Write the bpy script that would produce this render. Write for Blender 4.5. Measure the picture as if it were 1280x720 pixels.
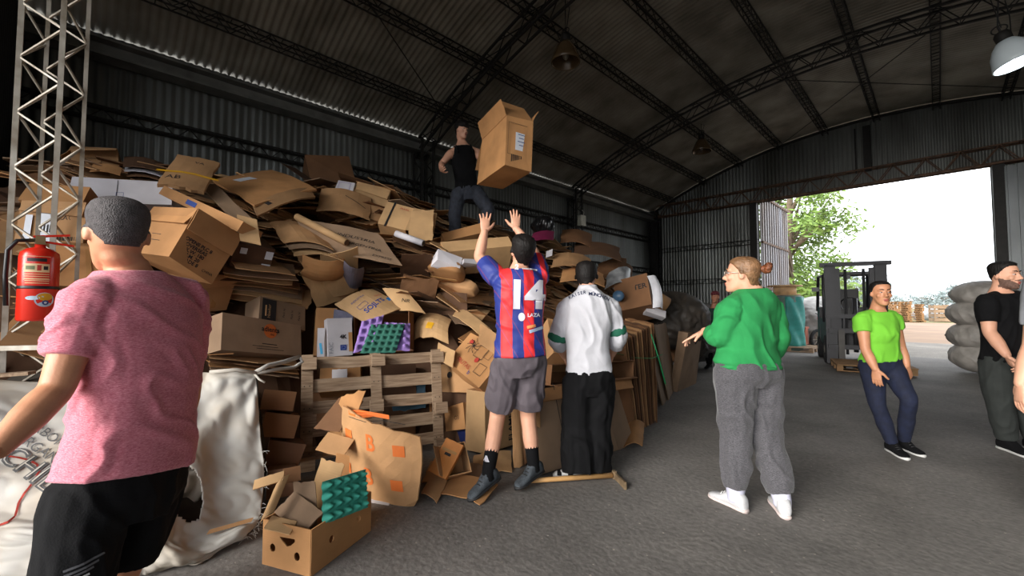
import bpy, bmesh, math, random
import numpy as np
from mathutils import Vector, Matrix, noise
from mathutils.bvhtree import BVHTree

for _o in list(bpy.data.objects):
    bpy.data.objects.remove(_o, do_unlink=True)
SC = bpy.context.scene
COL = SC.collection
rnd = random.Random(7)

# ------------------------------------------------------------------ camera
FPX = 524.0                                   # focal length in pixels of the 1280x720 frame
YAW, PITCH, CAM_H = math.radians(45.5), math.radians(2.5), 1.32
_fh = Vector((-math.sin(YAW), math.cos(YAW), 0)); _zz = Vector((0, 0, 1))
CF = _fh * math.cos(PITCH) + _zz * math.sin(PITCH)
CU = -_fh * math.sin(PITCH) + _zz * math.cos(PITCH)
CR = Vector((math.cos(YAW), math.sin(YAW), 0))
CAM = Vector((0, 0, CAM_H))
cam_data = bpy.data.cameras.new('camera')
cam_data.sensor_width = 36.0
cam_data.lens = FPX / 1280 * 36.0
cam_data.clip_end = 800
cam = bpy.data.objects.new('camera', cam_data)
COL.objects.link(cam)
cam.matrix_world = Matrix(((CR.x, CU.x, -CF.x, 0), (CR.y, CU.y, -CF.y, 0), (CR.z, CU.z, -CF.z, CAM_H), (0, 0, 0, 1)))
SC.camera = cam

# ------------------------------------------------------------------ light: an overcast sky seen through the two open ends of the shed
SC.view_settings.view_transform = 'Standard'
SC.view_settings.look = 'None'
SC.view_settings.gamma = 1.0
SC.view_settings.exposure = 1.0
SC.cycles.use_denoising = True
SC.cycles.max_bounces = 8
SC.cycles.diffuse_bounces = 5
SC.cycles.glossy_bounces = 3
SC.cycles.sample_clamp_indirect = 6.0
world = bpy.data.worlds.new('overcast_sky')
SC.world = world
world.use_nodes = True
_wn = world.node_tree.nodes; _wl = world.node_tree.links
_bg = _wn['Background']
_bg.inputs['Strength'].default_value = 1.9
_tc = _wn.new('ShaderNodeTexCoord'); _sep = _wn.new('ShaderNodeSeparateXYZ'); _rp = _wn.new('ShaderNodeValToRGB')
_wl.new(_tc.outputs['Generated'], _sep.inputs[0]); _wl.new(_sep.outputs['Z'], _rp.inputs[0])
_rp.color_ramp.elements[0].color = (0.86, 0.90, 0.96, 1)
_rp.color_ramp.elements[1].color = (0.95, 0.97, 1.0, 1)
_wl.new(_rp.outputs[0], _bg.inputs['Color'])
sun_data = bpy.data.lights.new('veiled_sun', 'SUN')
sun_data.energy = 3.4
sun_data.angle = math.radians(40)
sun_data.color = (1.0, 0.95, 0.88)
sun = bpy.data.objects.new('veiled_sun', sun_data)
COL.objects.link(sun)
sun.rotation_euler = (math.radians(74), 0, math.radians(-2))
def portal(name, loc, rot, sx, sy):
    d = bpy.data.lights.new(name, 'AREA'); d.shape = 'RECTANGLE'; d.size = sx; d.size_y = sy
    d.cycles.is_portal = True
    o = bpy.data.objects.new(name, d); COL.objects.link(o); o.location = loc; o.rotation_euler = rot
portal('sky_portal_door', (-1.5, 15.1, 2.3), (math.radians(-90), 0, 0), 5.0, 4.7)
portal('sky_portal_front', (0.6, -3.6, 2.4), (math.radians(90), 0, 0), 9.4, 4.8)

# ------------------------------------------------------------------ helpers
def V(*a): return Vector(a)
def ray(px, py): return CF + CR * ((px - 640) / FPX) + CU * ((360 - py) / FPX)
def P(px, py, d): return CAM + ray(px, py) * d                 # a point of the place: image direction and distance along the view axis
def G(px, py, z=0.0):
    r = ray(px, py); return CAM + r * ((z - CAM_H) / r.z)
def onx(px, py, x):
    r = ray(px, py); return CAM + r * (x / r.x)
def ony(px, py, y):
    r = ray(px, py); return CAM + r * (y / r.y)

def lin(c):
    return tuple(((v / 255) / 12.92 if v <= 10 else (((v / 255) + 0.055) / 1.055) ** 2.4) for v in c)

MATS = {}
def mat(name, rgb, rough=0.7, metal=0.0, var=0.12, scale=6.0, bump=0.0, bscale=60.0, emit=0.0, objvar=0.0, spec=0.5, stretch=None, dark=None, trans=0.0):
    """procedural material: base colour (sRGB 0-255) broken up by noise, optional per-object variation and fine bump"""
    if name in MATS: return MATS[name]
    m = bpy.data.materials.new(name); m.use_nodes = True
    n = m.node_tree.nodes; l = m.node_tree.links; b = n['Principled BSDF']
    col = lin(rgb)
    b.inputs['Roughness'].default_value = rough; b.inputs['Metallic'].default_value = metal
    b.inputs['Specular IOR Level'].default_value = spec
    tc = n.new('ShaderNodeTexCoord'); mp = n.new('ShaderNodeMapping'); l.new(tc.outputs['Object'], mp.inputs[0])
    if stretch: mp.inputs['Scale'].default_value = stretch
    nz = n.new('ShaderNodeTexNoise'); nz.inputs['Scale'].default_value = scale; nz.inputs['Detail'].default_value = 5
    l.new(mp.outputs[0], nz.inputs['Vector'])
    mr = n.new('ShaderNodeMapRange'); l.new(nz.outputs[0], mr.inputs[0])
    mr.inputs['From Min'].default_value = .3; mr.inputs['From Max'].default_value = .7
    mx = n.new('ShaderNodeMix'); mx.data_type = 'RGBA'
    dk = lin(dark) if dark else tuple(c * (1 - 2 * var) for c in col)
    lt = col if dark else tuple(min(1, c * (1 + var)) for c in col)
    mx.inputs['A'].default_value = (*dk, 1); mx.inputs['B'].default_value = (*lt, 1)
    l.new(mr.outputs[0], mx.inputs['Factor']); out = mx.outputs['Result']
    if objvar:
        oi = n.new('ShaderNodeObjectInfo'); r2 = n.new('ShaderNodeMapRange')
        r2.inputs['To Min'].default_value = 1 - objvar; r2.inputs['To Max'].default_value = 1 + objvar * .6
        l.new(oi.outputs['Random'], r2.inputs[0])
        hs = n.new('ShaderNodeHueSaturation'); l.new(r2.outputs[0], hs.inputs['Value']); l.new(out, hs.inputs['Color']); out = hs.outputs[0]
    l.new(out, b.inputs['Base Color'])
    if bump:
        n2 = n.new('ShaderNodeTexNoise'); n2.inputs['Scale'].default_value = bscale; n2.inputs['Detail'].default_value = 3
        l.new(mp.outputs[0], n2.inputs['Vector'])
        bp = n.new('ShaderNodeBump'); bp.inputs['Strength'].default_value = bump; bp.inputs['Distance'].default_value = .02
        l.new(n2.outputs[0], bp.inputs['Height']); l.new(bp.outputs[0], b.inputs['Normal'])
    if emit:
        b.inputs['Emission Color'].default_value = (*col, 1); b.inputs['Emission Strength'].default_value = emit
    if trans:
        b.inputs['Transmission Weight'].default_value = trans
    MATS[name] = m
    return m

class MB:
    """collects simple solids, links them as ONE mesh object"""
    def __init__(s): s.v = []; s.f = []; s.mi = []
    def add(s, vs, fs, mi=0):
        k = len(s.v); s.v += [tuple(v) for v in vs]; s.f += [tuple(i + k for i in q) for q in fs]; s.mi += [mi] * len(fs)
    def box(s, c, size, M=None, mi=0):
        x, y, z = size[0] / 2, size[1] / 2, size[2] / 2; c = Vector(c)
        vs = [c + Vector((a * x, b * y, e * z)) for a in (-1, 1) for b in (-1, 1) for e in (-1, 1)]
        if M is not None: vs = [M @ v for v in vs]
        s.add(vs, [(0, 1, 3, 2), (4, 6, 7, 5), (0, 4, 5, 1), (2, 3, 7, 6), (0, 2, 6, 4), (1, 5, 7, 3)], mi)
    def bar(s, a, b, w, h=None, up=None, mi=0):
        a = Vector(a); b = Vector(b); h = h or w; t = (b - a)
        if t.length < 1e-6: return
        t.normalize(); u = Vector(up) if up else (Vector((0, 0, 1)) if abs(t.z) < .9 else Vector((0, 1, 0)))
        x = t.cross(u).normalized(); y = x.cross(t)
        vs = [p + x * (i * w / 2) + y * (j * h / 2) for p in (a, b) for i, j in ((-1, -1), (1, -1), (1, 1), (-1, 1))]
        s.add(vs, [(3, 2, 1, 0), (4, 5, 6, 7), (0, 1, 5, 4), (1, 2, 6, 5), (2, 3, 7, 6), (3, 0, 4, 7)], mi)
    def tube(s, pts, r, n=8, mi=0, cap=True):
        pts = [Vector(p) for p in pts]; rr = r if isinstance(r, (list, tuple)) else [r] * len(pts)
        rings = []; ref = None
        for i, p in enumerate(pts):
            t = (pts[min(i + 1, len(pts) - 1)] - pts[max(i - 1, 0)]).normalized()
            if ref is None: ref = Vector((0, 0, 1)) if abs(t.z) < .9 else Vector((1, 0, 0))
            x = (ref - t * ref.dot(t)).normalized(); ref = x; y = t.cross(x)
            rings.append([p + (x * math.cos(2 * math.pi * k / n) + y * math.sin(2 * math.pi * k / n)) * rr[i] for k in range(n)])
        s.loft(rings, mi, cap)
    def loft(s, rings, mi=0, cap=True):
        n = len(rings[0]); vs = [v for r in rings for v in r]; fs = []
        for i in range(len(rings) - 1):
            for k in range(n):
                a = i * n + k; b = i * n + (k + 1) % n
                fs.append((a, b, b + n, a + n))
        if cap:
            fs.append(tuple(reversed(range(n)))); fs.append(tuple(range((len(rings) - 1) * n, len(rings) * n)))
        s.add(vs, fs, mi)
    def lathe(s, prof, n=24, M=None, mi=0, cap=True):
        rings = []
        for r, z in prof:
            ring = [Vector((r * math.cos(2 * math.pi * k / n), r * math.sin(2 * math.pi * k / n), z)) for k in range(n)]
            rings.append([M @ q for q in ring] if M is not None else ring)
        s.loft(rings, mi, cap)
    def sphere(s, c, r, nu=14, nv=9, M=None, mi=0):
        rx, ry, rz = r if isinstance(r, (tuple, list)) else (r, r, r); c = Vector(c)
        rings = []
        for j in range(nv + 1):
            th = math.pi * (j + .02) / (nv + .04); z = -math.cos(th); q = math.sin(th)
            ring = [c + Vector((rx * q * math.cos(2 * math.pi * k / nu), ry * q * math.sin(2 * math.pi * k / nu), rz * z)) for k in range(nu)]
            rings.append([M @ p for p in ring] if M is not None else ring)
        s.loft(rings, mi)
    def prism(s, outline, z0, z1, M=None, mi=0):
        n = len(outline); vs = [Vector((x, y, z)) for z in (z0, z1) for x, y in outline]
        if M is not None: vs = [M @ v for v in vs]
        s.add(vs, [tuple(reversed(range(n))), tuple(range(n, 2 * n))] + [(i, (i + 1) % n, (i + 1) % n + n, i + n) for i in range(n)], mi)
    def mesh(s, name, mats, smooth=False):
        me = bpy.data.meshes.new(name); me.from_pydata(s.v, [], s.f)
        for m in (mats if isinstance(mats, (list, tuple)) else [mats]): me.materials.append(m)
        me.polygons.foreach_set('material_index', s.mi)
        if smooth: me.polygons.foreach_set('use_smooth', [True] * len(s.f))
        me.update(); return me
    def build(s, name, mats, parent=None, smooth=False, M=None):
        return link(name, s.mesh(name, mats, smooth), parent, M)

def link(name, me, parent=None, M=None):
    o = bpy.data.objects.new(name, me); COL.objects.link(o)
    if parent is not None: o.parent = parent
    if M is not None: o.matrix_local = M
    return o
def tag(o, label=None, cat=None, group=None, kind=None):
    if label: o['label'] = label
    if cat: o['category'] = cat
    if group: o['group'] = group
    if kind: o['kind'] = kind
    return o
def empty(name, label, cat, M=None, group=None):
    o = bpy.data.objects.new(name, None); COL.objects.link(o); o.empty_display_size = .1
    if M is not None: o.matrix_world = M
    return tag(o, label, cat, group)
def frame(A, B, C):
    """matrix with origin A, X towards B, Y towards C (squared up), Z out of the face; plus the two lengths"""
    x = (B - A); w = x.length; x.normalize(); y = C - A; y -= x * y.dot(x); h = y.length; y.normalize(); z = x.cross(y)
    return Matrix(((x.x, y.x, z.x, A.x), (x.y, y.y, z.y, A.y), (x.z, y.z, z.z, A.z), (0, 0, 0, 1))), w, h
def copy_tree(o, parent=None):
    c = o.copy(); COL.objects.link(c)
    if parent is not None: c.parent = parent
    for ch in list(o.children): copy_tree(ch, c)
    return c

_TXT = {}
def text_mesh(s, size, bold=0.0, shear=0.0, spacing=1.0):
    cu = bpy.data.curves.new('writing', 'FONT'); cu.body = s; cu.size = size; cu.align_x = 'CENTER'; cu.align_y = 'CENTER'
    cu.offset = bold; cu.shear = shear; cu.space_character = spacing; cu.resolution_u = 3
    o = bpy.data.objects.new('writing', cu); COL.objects.link(o)
    dg = bpy.context.evaluated_depsgraph_get()
    me = bpy.data.meshes.new_from_object(o.evaluated_get(dg), depsgraph=dg)
    bpy.data.objects.remove(o, do_unlink=True); bpy.data.curves.remove(cu)
    return me
def writing(s, size, m, parent, M, name='print', bold=0.0, shear=0.0, spacing=1.0):
    me = text_mesh(s, size, bold, shear, spacing); me.materials.clear(); me.materials.append(m)
    return link(name, me, parent, M)
def wrap_on(me, target_bvh, M, reach=.3, lift=.002, cut=.02):
    """lay a flat print (in M's XY plane) onto a curved surface along -Z of M; returns a mesh in the target's space"""
    bm = bmesh.new(); bm.from_mesh(me)
    for _ in range(4):
        es = [e for e in bm.edges if e.calc_length() > cut]
        if not es: break
        bmesh.ops.subdivide_edges(bm, edges=es, cuts=1)
        bmesh.ops.triangulate(bm, faces=[f for f in bm.faces if len(f.verts) > 3])
    zd = (M.to_3x3() @ Vector((0, 0, 1))).normalized()
    for v in bm.verts:
        p = M @ v.co; h, nrm, _, _ = target_bvh.ray_cast(p + zd * reach, -zd, reach * 2.5)
        v.co = (h + nrm * lift) if h is not None else p
    out = bpy.data.meshes.new('print'); bm.to_mesh(out); bm.free()
    for m in me.materials: out.materials.append(m)
    return out
# ------------------------------------------------------------------ the shed
M_SHEET = mat('galvanised_wall', (128, 131, 128), .40, .5, .22, 1.3, stretch=(1, 1, .25), dark=(78, 78, 73))
M_ROOF = mat('galvanised_roof', (164, 158, 145), .5, .25, .2, 1.5, dark=(110, 104, 93))
M_STEEL = mat('dark_steel', (30, 28, 26), .7, .1, .2, 8)
M_RUST = mat('rusty_steel', (112, 82, 60), .75, .2, .3, 9, dark=(60, 44, 34))
M_PALE = mat('pale_painted_steel', (196, 190, 178), .5, .35, .15, 7, dark=(130, 118, 100))
M_BEAM = mat('grey_gutter_beam', (120, 120, 116), .5, .4, .18, 4)
XL, XR, YB, YF = -7.6, 5.4, 15.0, -3.8
def zr(x): return 6.55 - 1.65 * ((x + 1.1) / 6.5) ** 2

def asphalt(name, base, stone, rough=.85):
    m = bpy.data.materials.new(name); m.use_nodes = True
    n = m.node_tree.nodes; l = m.node_tree.links; b = n['Principled BSDF']
    tc = n.new('ShaderNodeTexCoord')
    n1 = n.new('ShaderNodeTexNoise'); n1.inputs['Scale'].default_value = .8; n1.inputs['Detail'].default_value = 7; n1.inputs['Roughness'].default_value = .65
    n2 = n.new('ShaderNodeTexNoise'); n2.inputs['Scale'].default_value = 30; n2.inputs['Detail'].default_value = 4
    vo = n.new('ShaderNodeTexVoronoi'); vo.inputs['Scale'].default_value = 26
    for q in (n1, n2, vo): l.new(tc.outputs['Object'], q.inputs['Vector'])
    r1 = n.new('ShaderNodeValToRGB'); e = r1.color_ramp.elements
    e[0].position = .32; e[0].color = (*[c * .62 for c in lin(base)], 1); e[1].position = .68; e[1].color = (*[c * 1.25 for c in lin(base)], 1)
    l.new(n1.outputs[0], r1.inputs[0])
    mx = n.new('ShaderNodeMix'); mx.data_type = 'RGBA'; mx.blend_type = 'OVERLAY'; mx.inputs['Factor'].default_value = .55
    l.new(r1.outputs[0], mx.inputs['A']); l.new(n2.outputs[0], mx.inputs['B'])
    st = n.new('ShaderNodeMath'); st.operation = 'LESS_THAN'; st.inputs[1].default_value = .16; l.new(vo.outputs['Distance'], st.inputs[0])
    sx = n.new('ShaderNodeSeparateXYZ'); l.new(vo.outputs['Color'], sx.inputs[0])
    gt = n.new('ShaderNodeMath'); gt.operation = 'GREATER_THAN'; gt.inputs[1].default_value = .62; l.new(sx.outputs[0], gt.inputs[0])
    mu = n.new('ShaderNodeMath'); mu.operation = 'MULTIPLY'; l.new(st.outputs[0], mu.inputs[0]); l.new(gt.outputs[0], mu.inputs[1])
    sc = n.new('ShaderNodeMix'); sc.data_type = 'RGBA'; sc.inputs['A'].default_value = (*[c * .35 for c in lin(base)], 1); sc.inputs['B'].default_value = (*lin(stone), 1)
    l.new(sx.outputs[1], sc.inputs['Factor'])
    m2 = n.new('ShaderNodeMix'); m2.data_type = 'RGBA'; l.new(mu.outputs[0], m2.inputs['Factor']); l.new(mx.outputs['Result'], m2.inputs['A']); l.new(sc.outputs['Result'], m2.inputs['B'])
    l.new(m2.outputs['Result'], b.inputs['Base Color']); b.inputs['Roughness'].default_value = rough
    bp = n.new('ShaderNodeBump'); bp.inputs['Strength'].default_value = .5; bp.inputs['Distance'].default_value = .01
    l.new(n2.outputs[0], bp.inputs['Height']); l.new(bp.outputs[0], b.inputs['Normal'])
    return m
M_FLOOR = asphalt('worn_asphalt', (112, 108, 104), (160, 152, 142))
M_CONC = asphalt('yard_concrete', (118, 112, 104), (130, 124, 116))
M_DIRT = mat('dry_dirt', (136, 112, 92), .95, 0, .12, .5)
M_GRASS = mat('yard_grass', (112, 116, 72), .95, 0, .25, 1.2, dark=(126, 112, 80))

def slab(name, x0, x1, y0, y1, z, m, t=.2):
    b = MB(); b.box(((x0 + x1) / 2, (y0 + y1) / 2, z - t / 2), (x1 - x0, y1 - y0, t)); return tag(b.build(name, m), kind='structure')
slab('floor', XL - .3, XR + .3, YF - .1, YB + .25, 0, M_FLOOR)
slab('yard_pavement', -40, 45, YB + .25, 21.5, -.01, M_CONC)
slab('yard_ground', -90, 120, 21.5, 48, -.02, M_DIRT)
slab('yard_field', -300, 300, 48, 420, -.03, M_GRASS)
slab('street_pavement', -30, 40, -40, YF - .1, -.01, M_CONC)

def corrugated(name, base, run, up_a, up_b, length, m, pitch=.105, amp=.011, side=Vector((0, 0, 0))):
    """sheet of vertical corrugations: base point, unit run vector, functions of run distance giving lower and upper edge height"""
    b = MB(); nseg = int(length / pitch * 6); vs = []; fs = []
    for i in range(nseg + 1):
        s = length * i / nseg; a = amp * math.sin(2 * math.pi * s / pitch)
        p = base + run * s + side * a
        vs += [p + Vector((0, 0, up_a(s))), p + Vector((0, 0, up_b(s)))]
        if i: fs.append((2 * i - 2, 2 * i, 2 * i + 1, 2 * i - 1))
    b.add(vs, fs); return tag(b.build(name, m, smooth=True), kind='structure')
corrugated('wall_left', V(XL, YF, 0), V(0, 1, 0), lambda s: 0, lambda s: 4.893, YB - YF, M_SHEET, side=V(1, 0, 0))
corrugated('wall_right', V(XR, YF, 0), V(0, 1, 0), lambda s: 0, lambda s: 4.89, YB - YF, M_SHEET, side=V(1, 0, 0))
DX0, DX1, DH = -3.95, .95, 4.62
def gab(x0): return lambda s: zr(x0 + s) - .03
corrugated('wall_back', V(XL, YB, 0), V(1, 0, 0), lambda s: 0, gab(XL), DX0 - XL, M_SHEET, side=V(0, 1, 0))
corrugated('wall_back_gable', V(DX0 - .1, YB, 0), V(1, 0, 0), lambda s: DH, gab(DX0 - .1), DX1 - DX0 + .2, M_SHEET, side=V(0, 1, 0))
corrugated('wall_back_right', V(DX1, YB, 0), V(1, 0, 0), lambda s: 0, gab(DX1), XR - DX1, M_SHEET, side=V(0, 1, 0))
FX0 = -4.0
corrugated('wall_front', V(XL, YF, 0), V(1, 0, 0), lambda s: 0, gab(XL), FX0 - XL, M_SHEET, side=V(0, 1, 0))
corrugated('wall_front_gable', V(FX0, YF, 0), V(1, 0, 0), lambda s: 4.8 if s < XR - FX0 - .4 else 0, gab(FX0), XR - FX0, M_SHEET, side=V(0, 1, 0))

# arched roof of corrugated sheet, ribs running along the arch
b = MB(); NX = 40; pitch = .1; NY = int((YB - YF + .5) / pitch * 4); vs = []; fs = []
for j in range(NY + 1):
    y = YF - .25 + (YB - YF + .5) * j / NY; a = .016 * math.sin(2 * math.pi * j / 4 + .4)
    for i in range(NX + 1):
        x = XL - .25 + (XR - XL + .5) * i / NX
        vs.append((x, y, zr(x) + a + .01))
for j in range(NY):
    for i in range(NX):
        k = j * (NX + 1) + i; fs.append((k, k + 1, k + NX + 2, k + NX + 1))
b.add(vs, fs); tag(b.build('ceiling', M_ROOF, smooth=True), kind='structure')

# lattice roof beams along the shed
def lattice(b, a, c, w, h, step, side, r=.011, mi=0):
    """triangular laced girder from a to c; side = unit vector across; chords are the corners of a w x h section hanging below"""
    a = Vector(a); c = Vector(c); L = (c - a).length; t = (c - a) / L; up = Vector((0, 0, 1))
    off = [side * (w / 2), side * (-w / 2), side * (w / 2) - up * h, side * (-w / 2) - up * h]
    for o in off: b.bar(a + o, c + o, r * 1.8, mi=mi)
    n = max(2, int(L / step))
    for i in range(n):
        p = a + t * (L * i / n); q = a + t * (L * (i + 1) / n)
        for s0, s1 in ((0, 2), (1, 3)):
            b.bar(p + off[s0], q + off[s1], r, mi=mi) if i % 2 == 0 else b.bar(p + off[s1], q + off[s0], r, mi=mi)
        if i % 2 == 0: b.bar(p + off[2], p + off[3], r, mi=mi)
        b.bar(q + off[0], q + off[1], r, mi=mi)
for k, x in enumerate((-6.75, -5.6, -4.45, -3.3, -2.17, -1.03, .11, 1.25, 2.4, 3.55)):
    b = MB(); lattice(b, (x, YF, zr(x) - .03), (x, YB, zr(x) - .03), .13, .15, .16, Vector((1, 0, 0)), .010)
    tag(b.build('roof_beam', M_STEEL), kind='structure')
# arched trusses across
TR_Y = (-.45, 4.7, 9.85, 14.8)
def arch(name, y, depth, m):
    b = MB(); n = 26; X = [XL + .05 + (XR - XL - .1) * i / n for i in range(n + 1)]
    for dy in (-.1, .1):
        top = [V(x, y + dy, zr(x) - .19) for x in X]; bot = [V(x, y + dy, zr(x) - .19 - depth) for x in X]
        for i in range(n):
            b.bar(top[i], top[i + 1], .035); b.bar(bot[i], bot[i + 1], .035)
            mid = (top[i] + top[i + 1]) / 2
            b.bar(bot[i], mid, .014); b.bar(mid, bot[i + 1], .014)
    for i in range(n + 1):
        b.bar(V(X[i], y - .1, zr(X[i]) - .19 - depth), V(X[i], y + .1, zr(X[i]) - .19 - depth), .014)
        if i < n: b.bar(V(X[i], y - .1, zr(X[i]) - .19), V(X[i + 1], y + .1, zr(X[i + 1]) - .19), .014)
    return tag(b.build(name, m), kind='structure')
for y in TR_Y[1:3]: arch('arched_roof_beam', y, .32, M_STEEL)
# wall columns under the trusses
for y in TR_Y[1:]:
    b = MB(); x0, x1 = XL + .06, XL + .36
    for x in (x0, x1):
        for dy in (-.14, .14): b.bar((x, y + dy, 0), (x, y + dy, 4.75), .045)
    for i in range(16):
        z = i * .29
        for dy in (-.14, .14): b.bar((x0, y + dy, z), (x1, y + dy, z + .29), .016) if i % 2 else b.bar((x1, y + dy, z), (x0, y + dy, z + .29), .016)
        b.bar((x1, y - .14, z), (x1, y + .14, z + .29), .016)
    tag(b.build('wall_column', M_STEEL), kind='structure')
# gutter beam high on the left wall and laced girts below it
b = MB(); b.box((XL + .12, (YF + YB) / 2, 4.6), (.16, YB - YF - .1, .16)); b.box((XL + .2, (YF + YB) / 2, 4.5), (.26, YB - YF - .1, .03)); b.box((XL + .2, (YF + YB) / 2, 4.7), (.26, YB - YF - .1, .025))
tag(b.build('wall_beam', M_BEAM), kind='structure')
for z in (3.72, 2.55, 1.3):
    b = MB()
    for dz in (0, .16): b.bar((XL + .07, YF, z + dz), (XL + .07, YB, z + dz), .03); b.bar((XL + .17, YF, z + dz), (XL + .17, YB, z + dz), .018)
    for i in range(int((YB - YF) / .3)):
        y = YF + i * .3; b.bar((XL + .07, y, z), (XL + .07, y + .15, z + .16), .012); b.bar((XL + .07, y + .15, z + .16), (XL + .07, y + .3, z), .012)
    tag(b.build('wall_rail', M_STEEL), kind='structure')
for z in (2.25, 3.45):
    b = MB(); lattice(b, (XL, YB - .1, z), (DX0, YB - .1, z), .1, .14, .2, Vector((0, 1, 0)), .009); tag(b.build('wall_rail', M_STEEL), kind='structure')
# laced door header, rusty
b = MB(); lattice(b, (XL + .1, YB - .16, 5.06), (XR, YB - .16, 5.06), .2, .42, .3, Vector((0, 1, 0)), .02)
b.box(((DX0 + DX1) / 2 - .2, YB - .27, 4.64), (XR - XL - .3, .04, .05))
tag(b.build('door_beam', M_RUST), kind='structure')
# edge angle along the gable
b = MB(); X = [XL + (XR - XL) * i / 30 for i in range(31)]
for i in range(30): b.bar(V(X[i], YB - .06, zr(X[i]) - .07), V(X[i + 1], YB - .06, zr(X[i + 1]) - .07), .05, .07)
tag(b.build('gable_beam', M_STEEL), kind='structure')
# door posts and the corner column
for x in (DX0 - .12, DX1 + .12):
    b = MB(); b.box((x, YB - .12, 2.35), (.2, .22, 4.7)); tag(b.build('door_post', M_STEEL), kind='structure')
b = MB(); b.box((XL + .14, YB - .14, 2.45), (.26, .26, 4.9)); tag(b.build('wall_column', M_STEEL), kind='structure')
b = MB(); b.box((-1.25, YB - .1, 5.65), (.16, .1, 1.25)); b.box((-1.5, YB - .08, 5.65), (.03, .05, 1.25)); tag(b.build('gable_post', M_STEEL), kind='structure')
# sliding door leaf parked beside the opening, ribbed
M_LEAF = mat('grey_door_sheet', (92, 96, 98), .45, .4, .2, 2, stretch=(1, 1, .3))
b = MB()
for i in range(28): b.box((DX1 + .28 + i * .15, YB - .3, 2.28), (.09, .05, 4.5))
b.box((DX1 + 2.3, YB - .27, 2.28), (4.2, .02, 4.5))
o = b.build('door_1', M_LEAF); tag(o, kind='structure')
# the other leaf swung outward, pale with rust streaks
M_OLEAF = mat('weathered_white_sheet', (168, 170, 176), .6, .1, .2, 2.0, stretch=(1, 1, .15), dark=(122, 108, 96))
b = MB()
b.box((DX0 - .03, YB + 1.9, 2.5), (.03, 3.4, 5.0))
for i in range(12): b.box((DX0, YB + .35 + i * .28, 2.5), (.05, .1, 5.0))
o = b.build('door_2', M_OLEAF); tag(o, kind='structure')
b = MB()
for z in (.2, 1.9, 3.4, 4.9): b.box((DX0 + .02, YB + 1.9, z), (.06, 3.4, .07))
b.build('door_rail', M_RUST, o)
# dark sheet added to black out the near corner of the shed
M_CORNER = mat('black_corner_sheet', (34, 33, 32), .8, .1)
corrugated('wall_dark_filler', V(XL, -.78, 0), V(1, 0, 0), lambda s: 0, lambda s: 4.8, 1.9, M_CORNER, side=V(0, 1, 0))
# sag rods under the roof and hanging wires
def rod(name, a, c, r=.009): 
    b = MB(); b.tube([a, c], r, 6); return tag(b.build(name, M_STEEL), kind='structure')
rod('roof_tie_beam', V(-2.2, 9.85, zr(-2.2) - .5), V(2.6, 14.6, zr(2.6) - .3))
rod('roof_tie_beam', V(-3.3, 14.6, zr(-3.3) - .2), V(.1, 9.85, zr(.1) - .5))
rod('roof_tie_beam', V(-6.6, 4.7, zr(-6.6) - .4), V(-4.6, 1.0, zr(-4.6) - .1))
# ------------------------------------------------------------------ people
def resample(pts, rads, sub=4):
    """Catmull-Rom through points with matching radii (each radius a pair)"""
    P_ = [pts[0] * 2 - pts[1]] + list(pts) + [pts[-1] * 2 - pts[-2]]
    out = []; ro = []
    for i in range(len(pts) - 1):
        p0, p1, p2, p3 = P_[i:i + 4]
        for k in range(sub):
            t = k / sub
            out.append(.5 * ((2 * p1) + (p2 - p0) * t + (2 * p0 - 5 * p1 + 4 * p2 - p3) * t * t + (3 * p1 - p0 - 3 * p2 + p3) * t ** 3))
            a, b_ = rads[i], rads[i + 1]; ro.append((a[0] + (b_[0] - a[0]) * t, a[1] + (b_[1] - a[1]) * t))
    out.append(pts[-1]); ro.append(rads[-1])
    return out, ro
def pr(r): return r if isinstance(r, tuple) else (r, r)
def limb(b, pts, rads, n=14, ref=None, sub=4, flat=False):
    pts, rads = resample([Vector(p) for p in pts], [pr(r) for r in rads], sub)
    rings = []; rf = Vector(ref) if ref is not None else None
    for i, p in enumerate(pts):
        t = (pts[min(i + 1, len(pts) - 1)] - pts[max(i - 1, 0)]).normalized()
        if rf is None: rf = Vector((0, 0, 1)) if abs(t.z) < .8 else Vector((1, 0, 0))
        x = rf - t * rf.dot(t)
        x = x.normalized() if x.length > 1e-4 else t.orthogonal().normalized(); rf = x; y = t.cross(x)
        rings.append([p + x * (rads[i][0] * math.cos(2 * math.pi * k / n)) + y * (rads[i][1] * math.sin(2 * math.pi * k / n)) for k in range(n)])
    # rounded ends
    def capring(r, c, t, s): return [c + (q - c) * s + t for q in r]
    t0 = (pts[0] - pts[1]).normalized(); t1 = (pts[-1] - pts[-2]).normalized()
    m0 = min(rads[0]) * .55; m1 = min(rads[-1]) * .55
    rings = [capring(rings[0], pts[0], t0 * m0, .55)] + rings + ([] if flat else [capring(rings[-1], pts[-1], t1 * m1, .55)])
    b.loft(rings)
def blob(b, c, r, X, Y, Z):
    M = Matrix(((X.x, Y.x, Z.x, c.x), (X.y, Y.y, Z.y, c.y), (X.z, Y.z, Z.z, c.z), (0, 0, 0, 1)))
    b.sphere((0, 0, 0), r, 14, 10, M)
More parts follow.
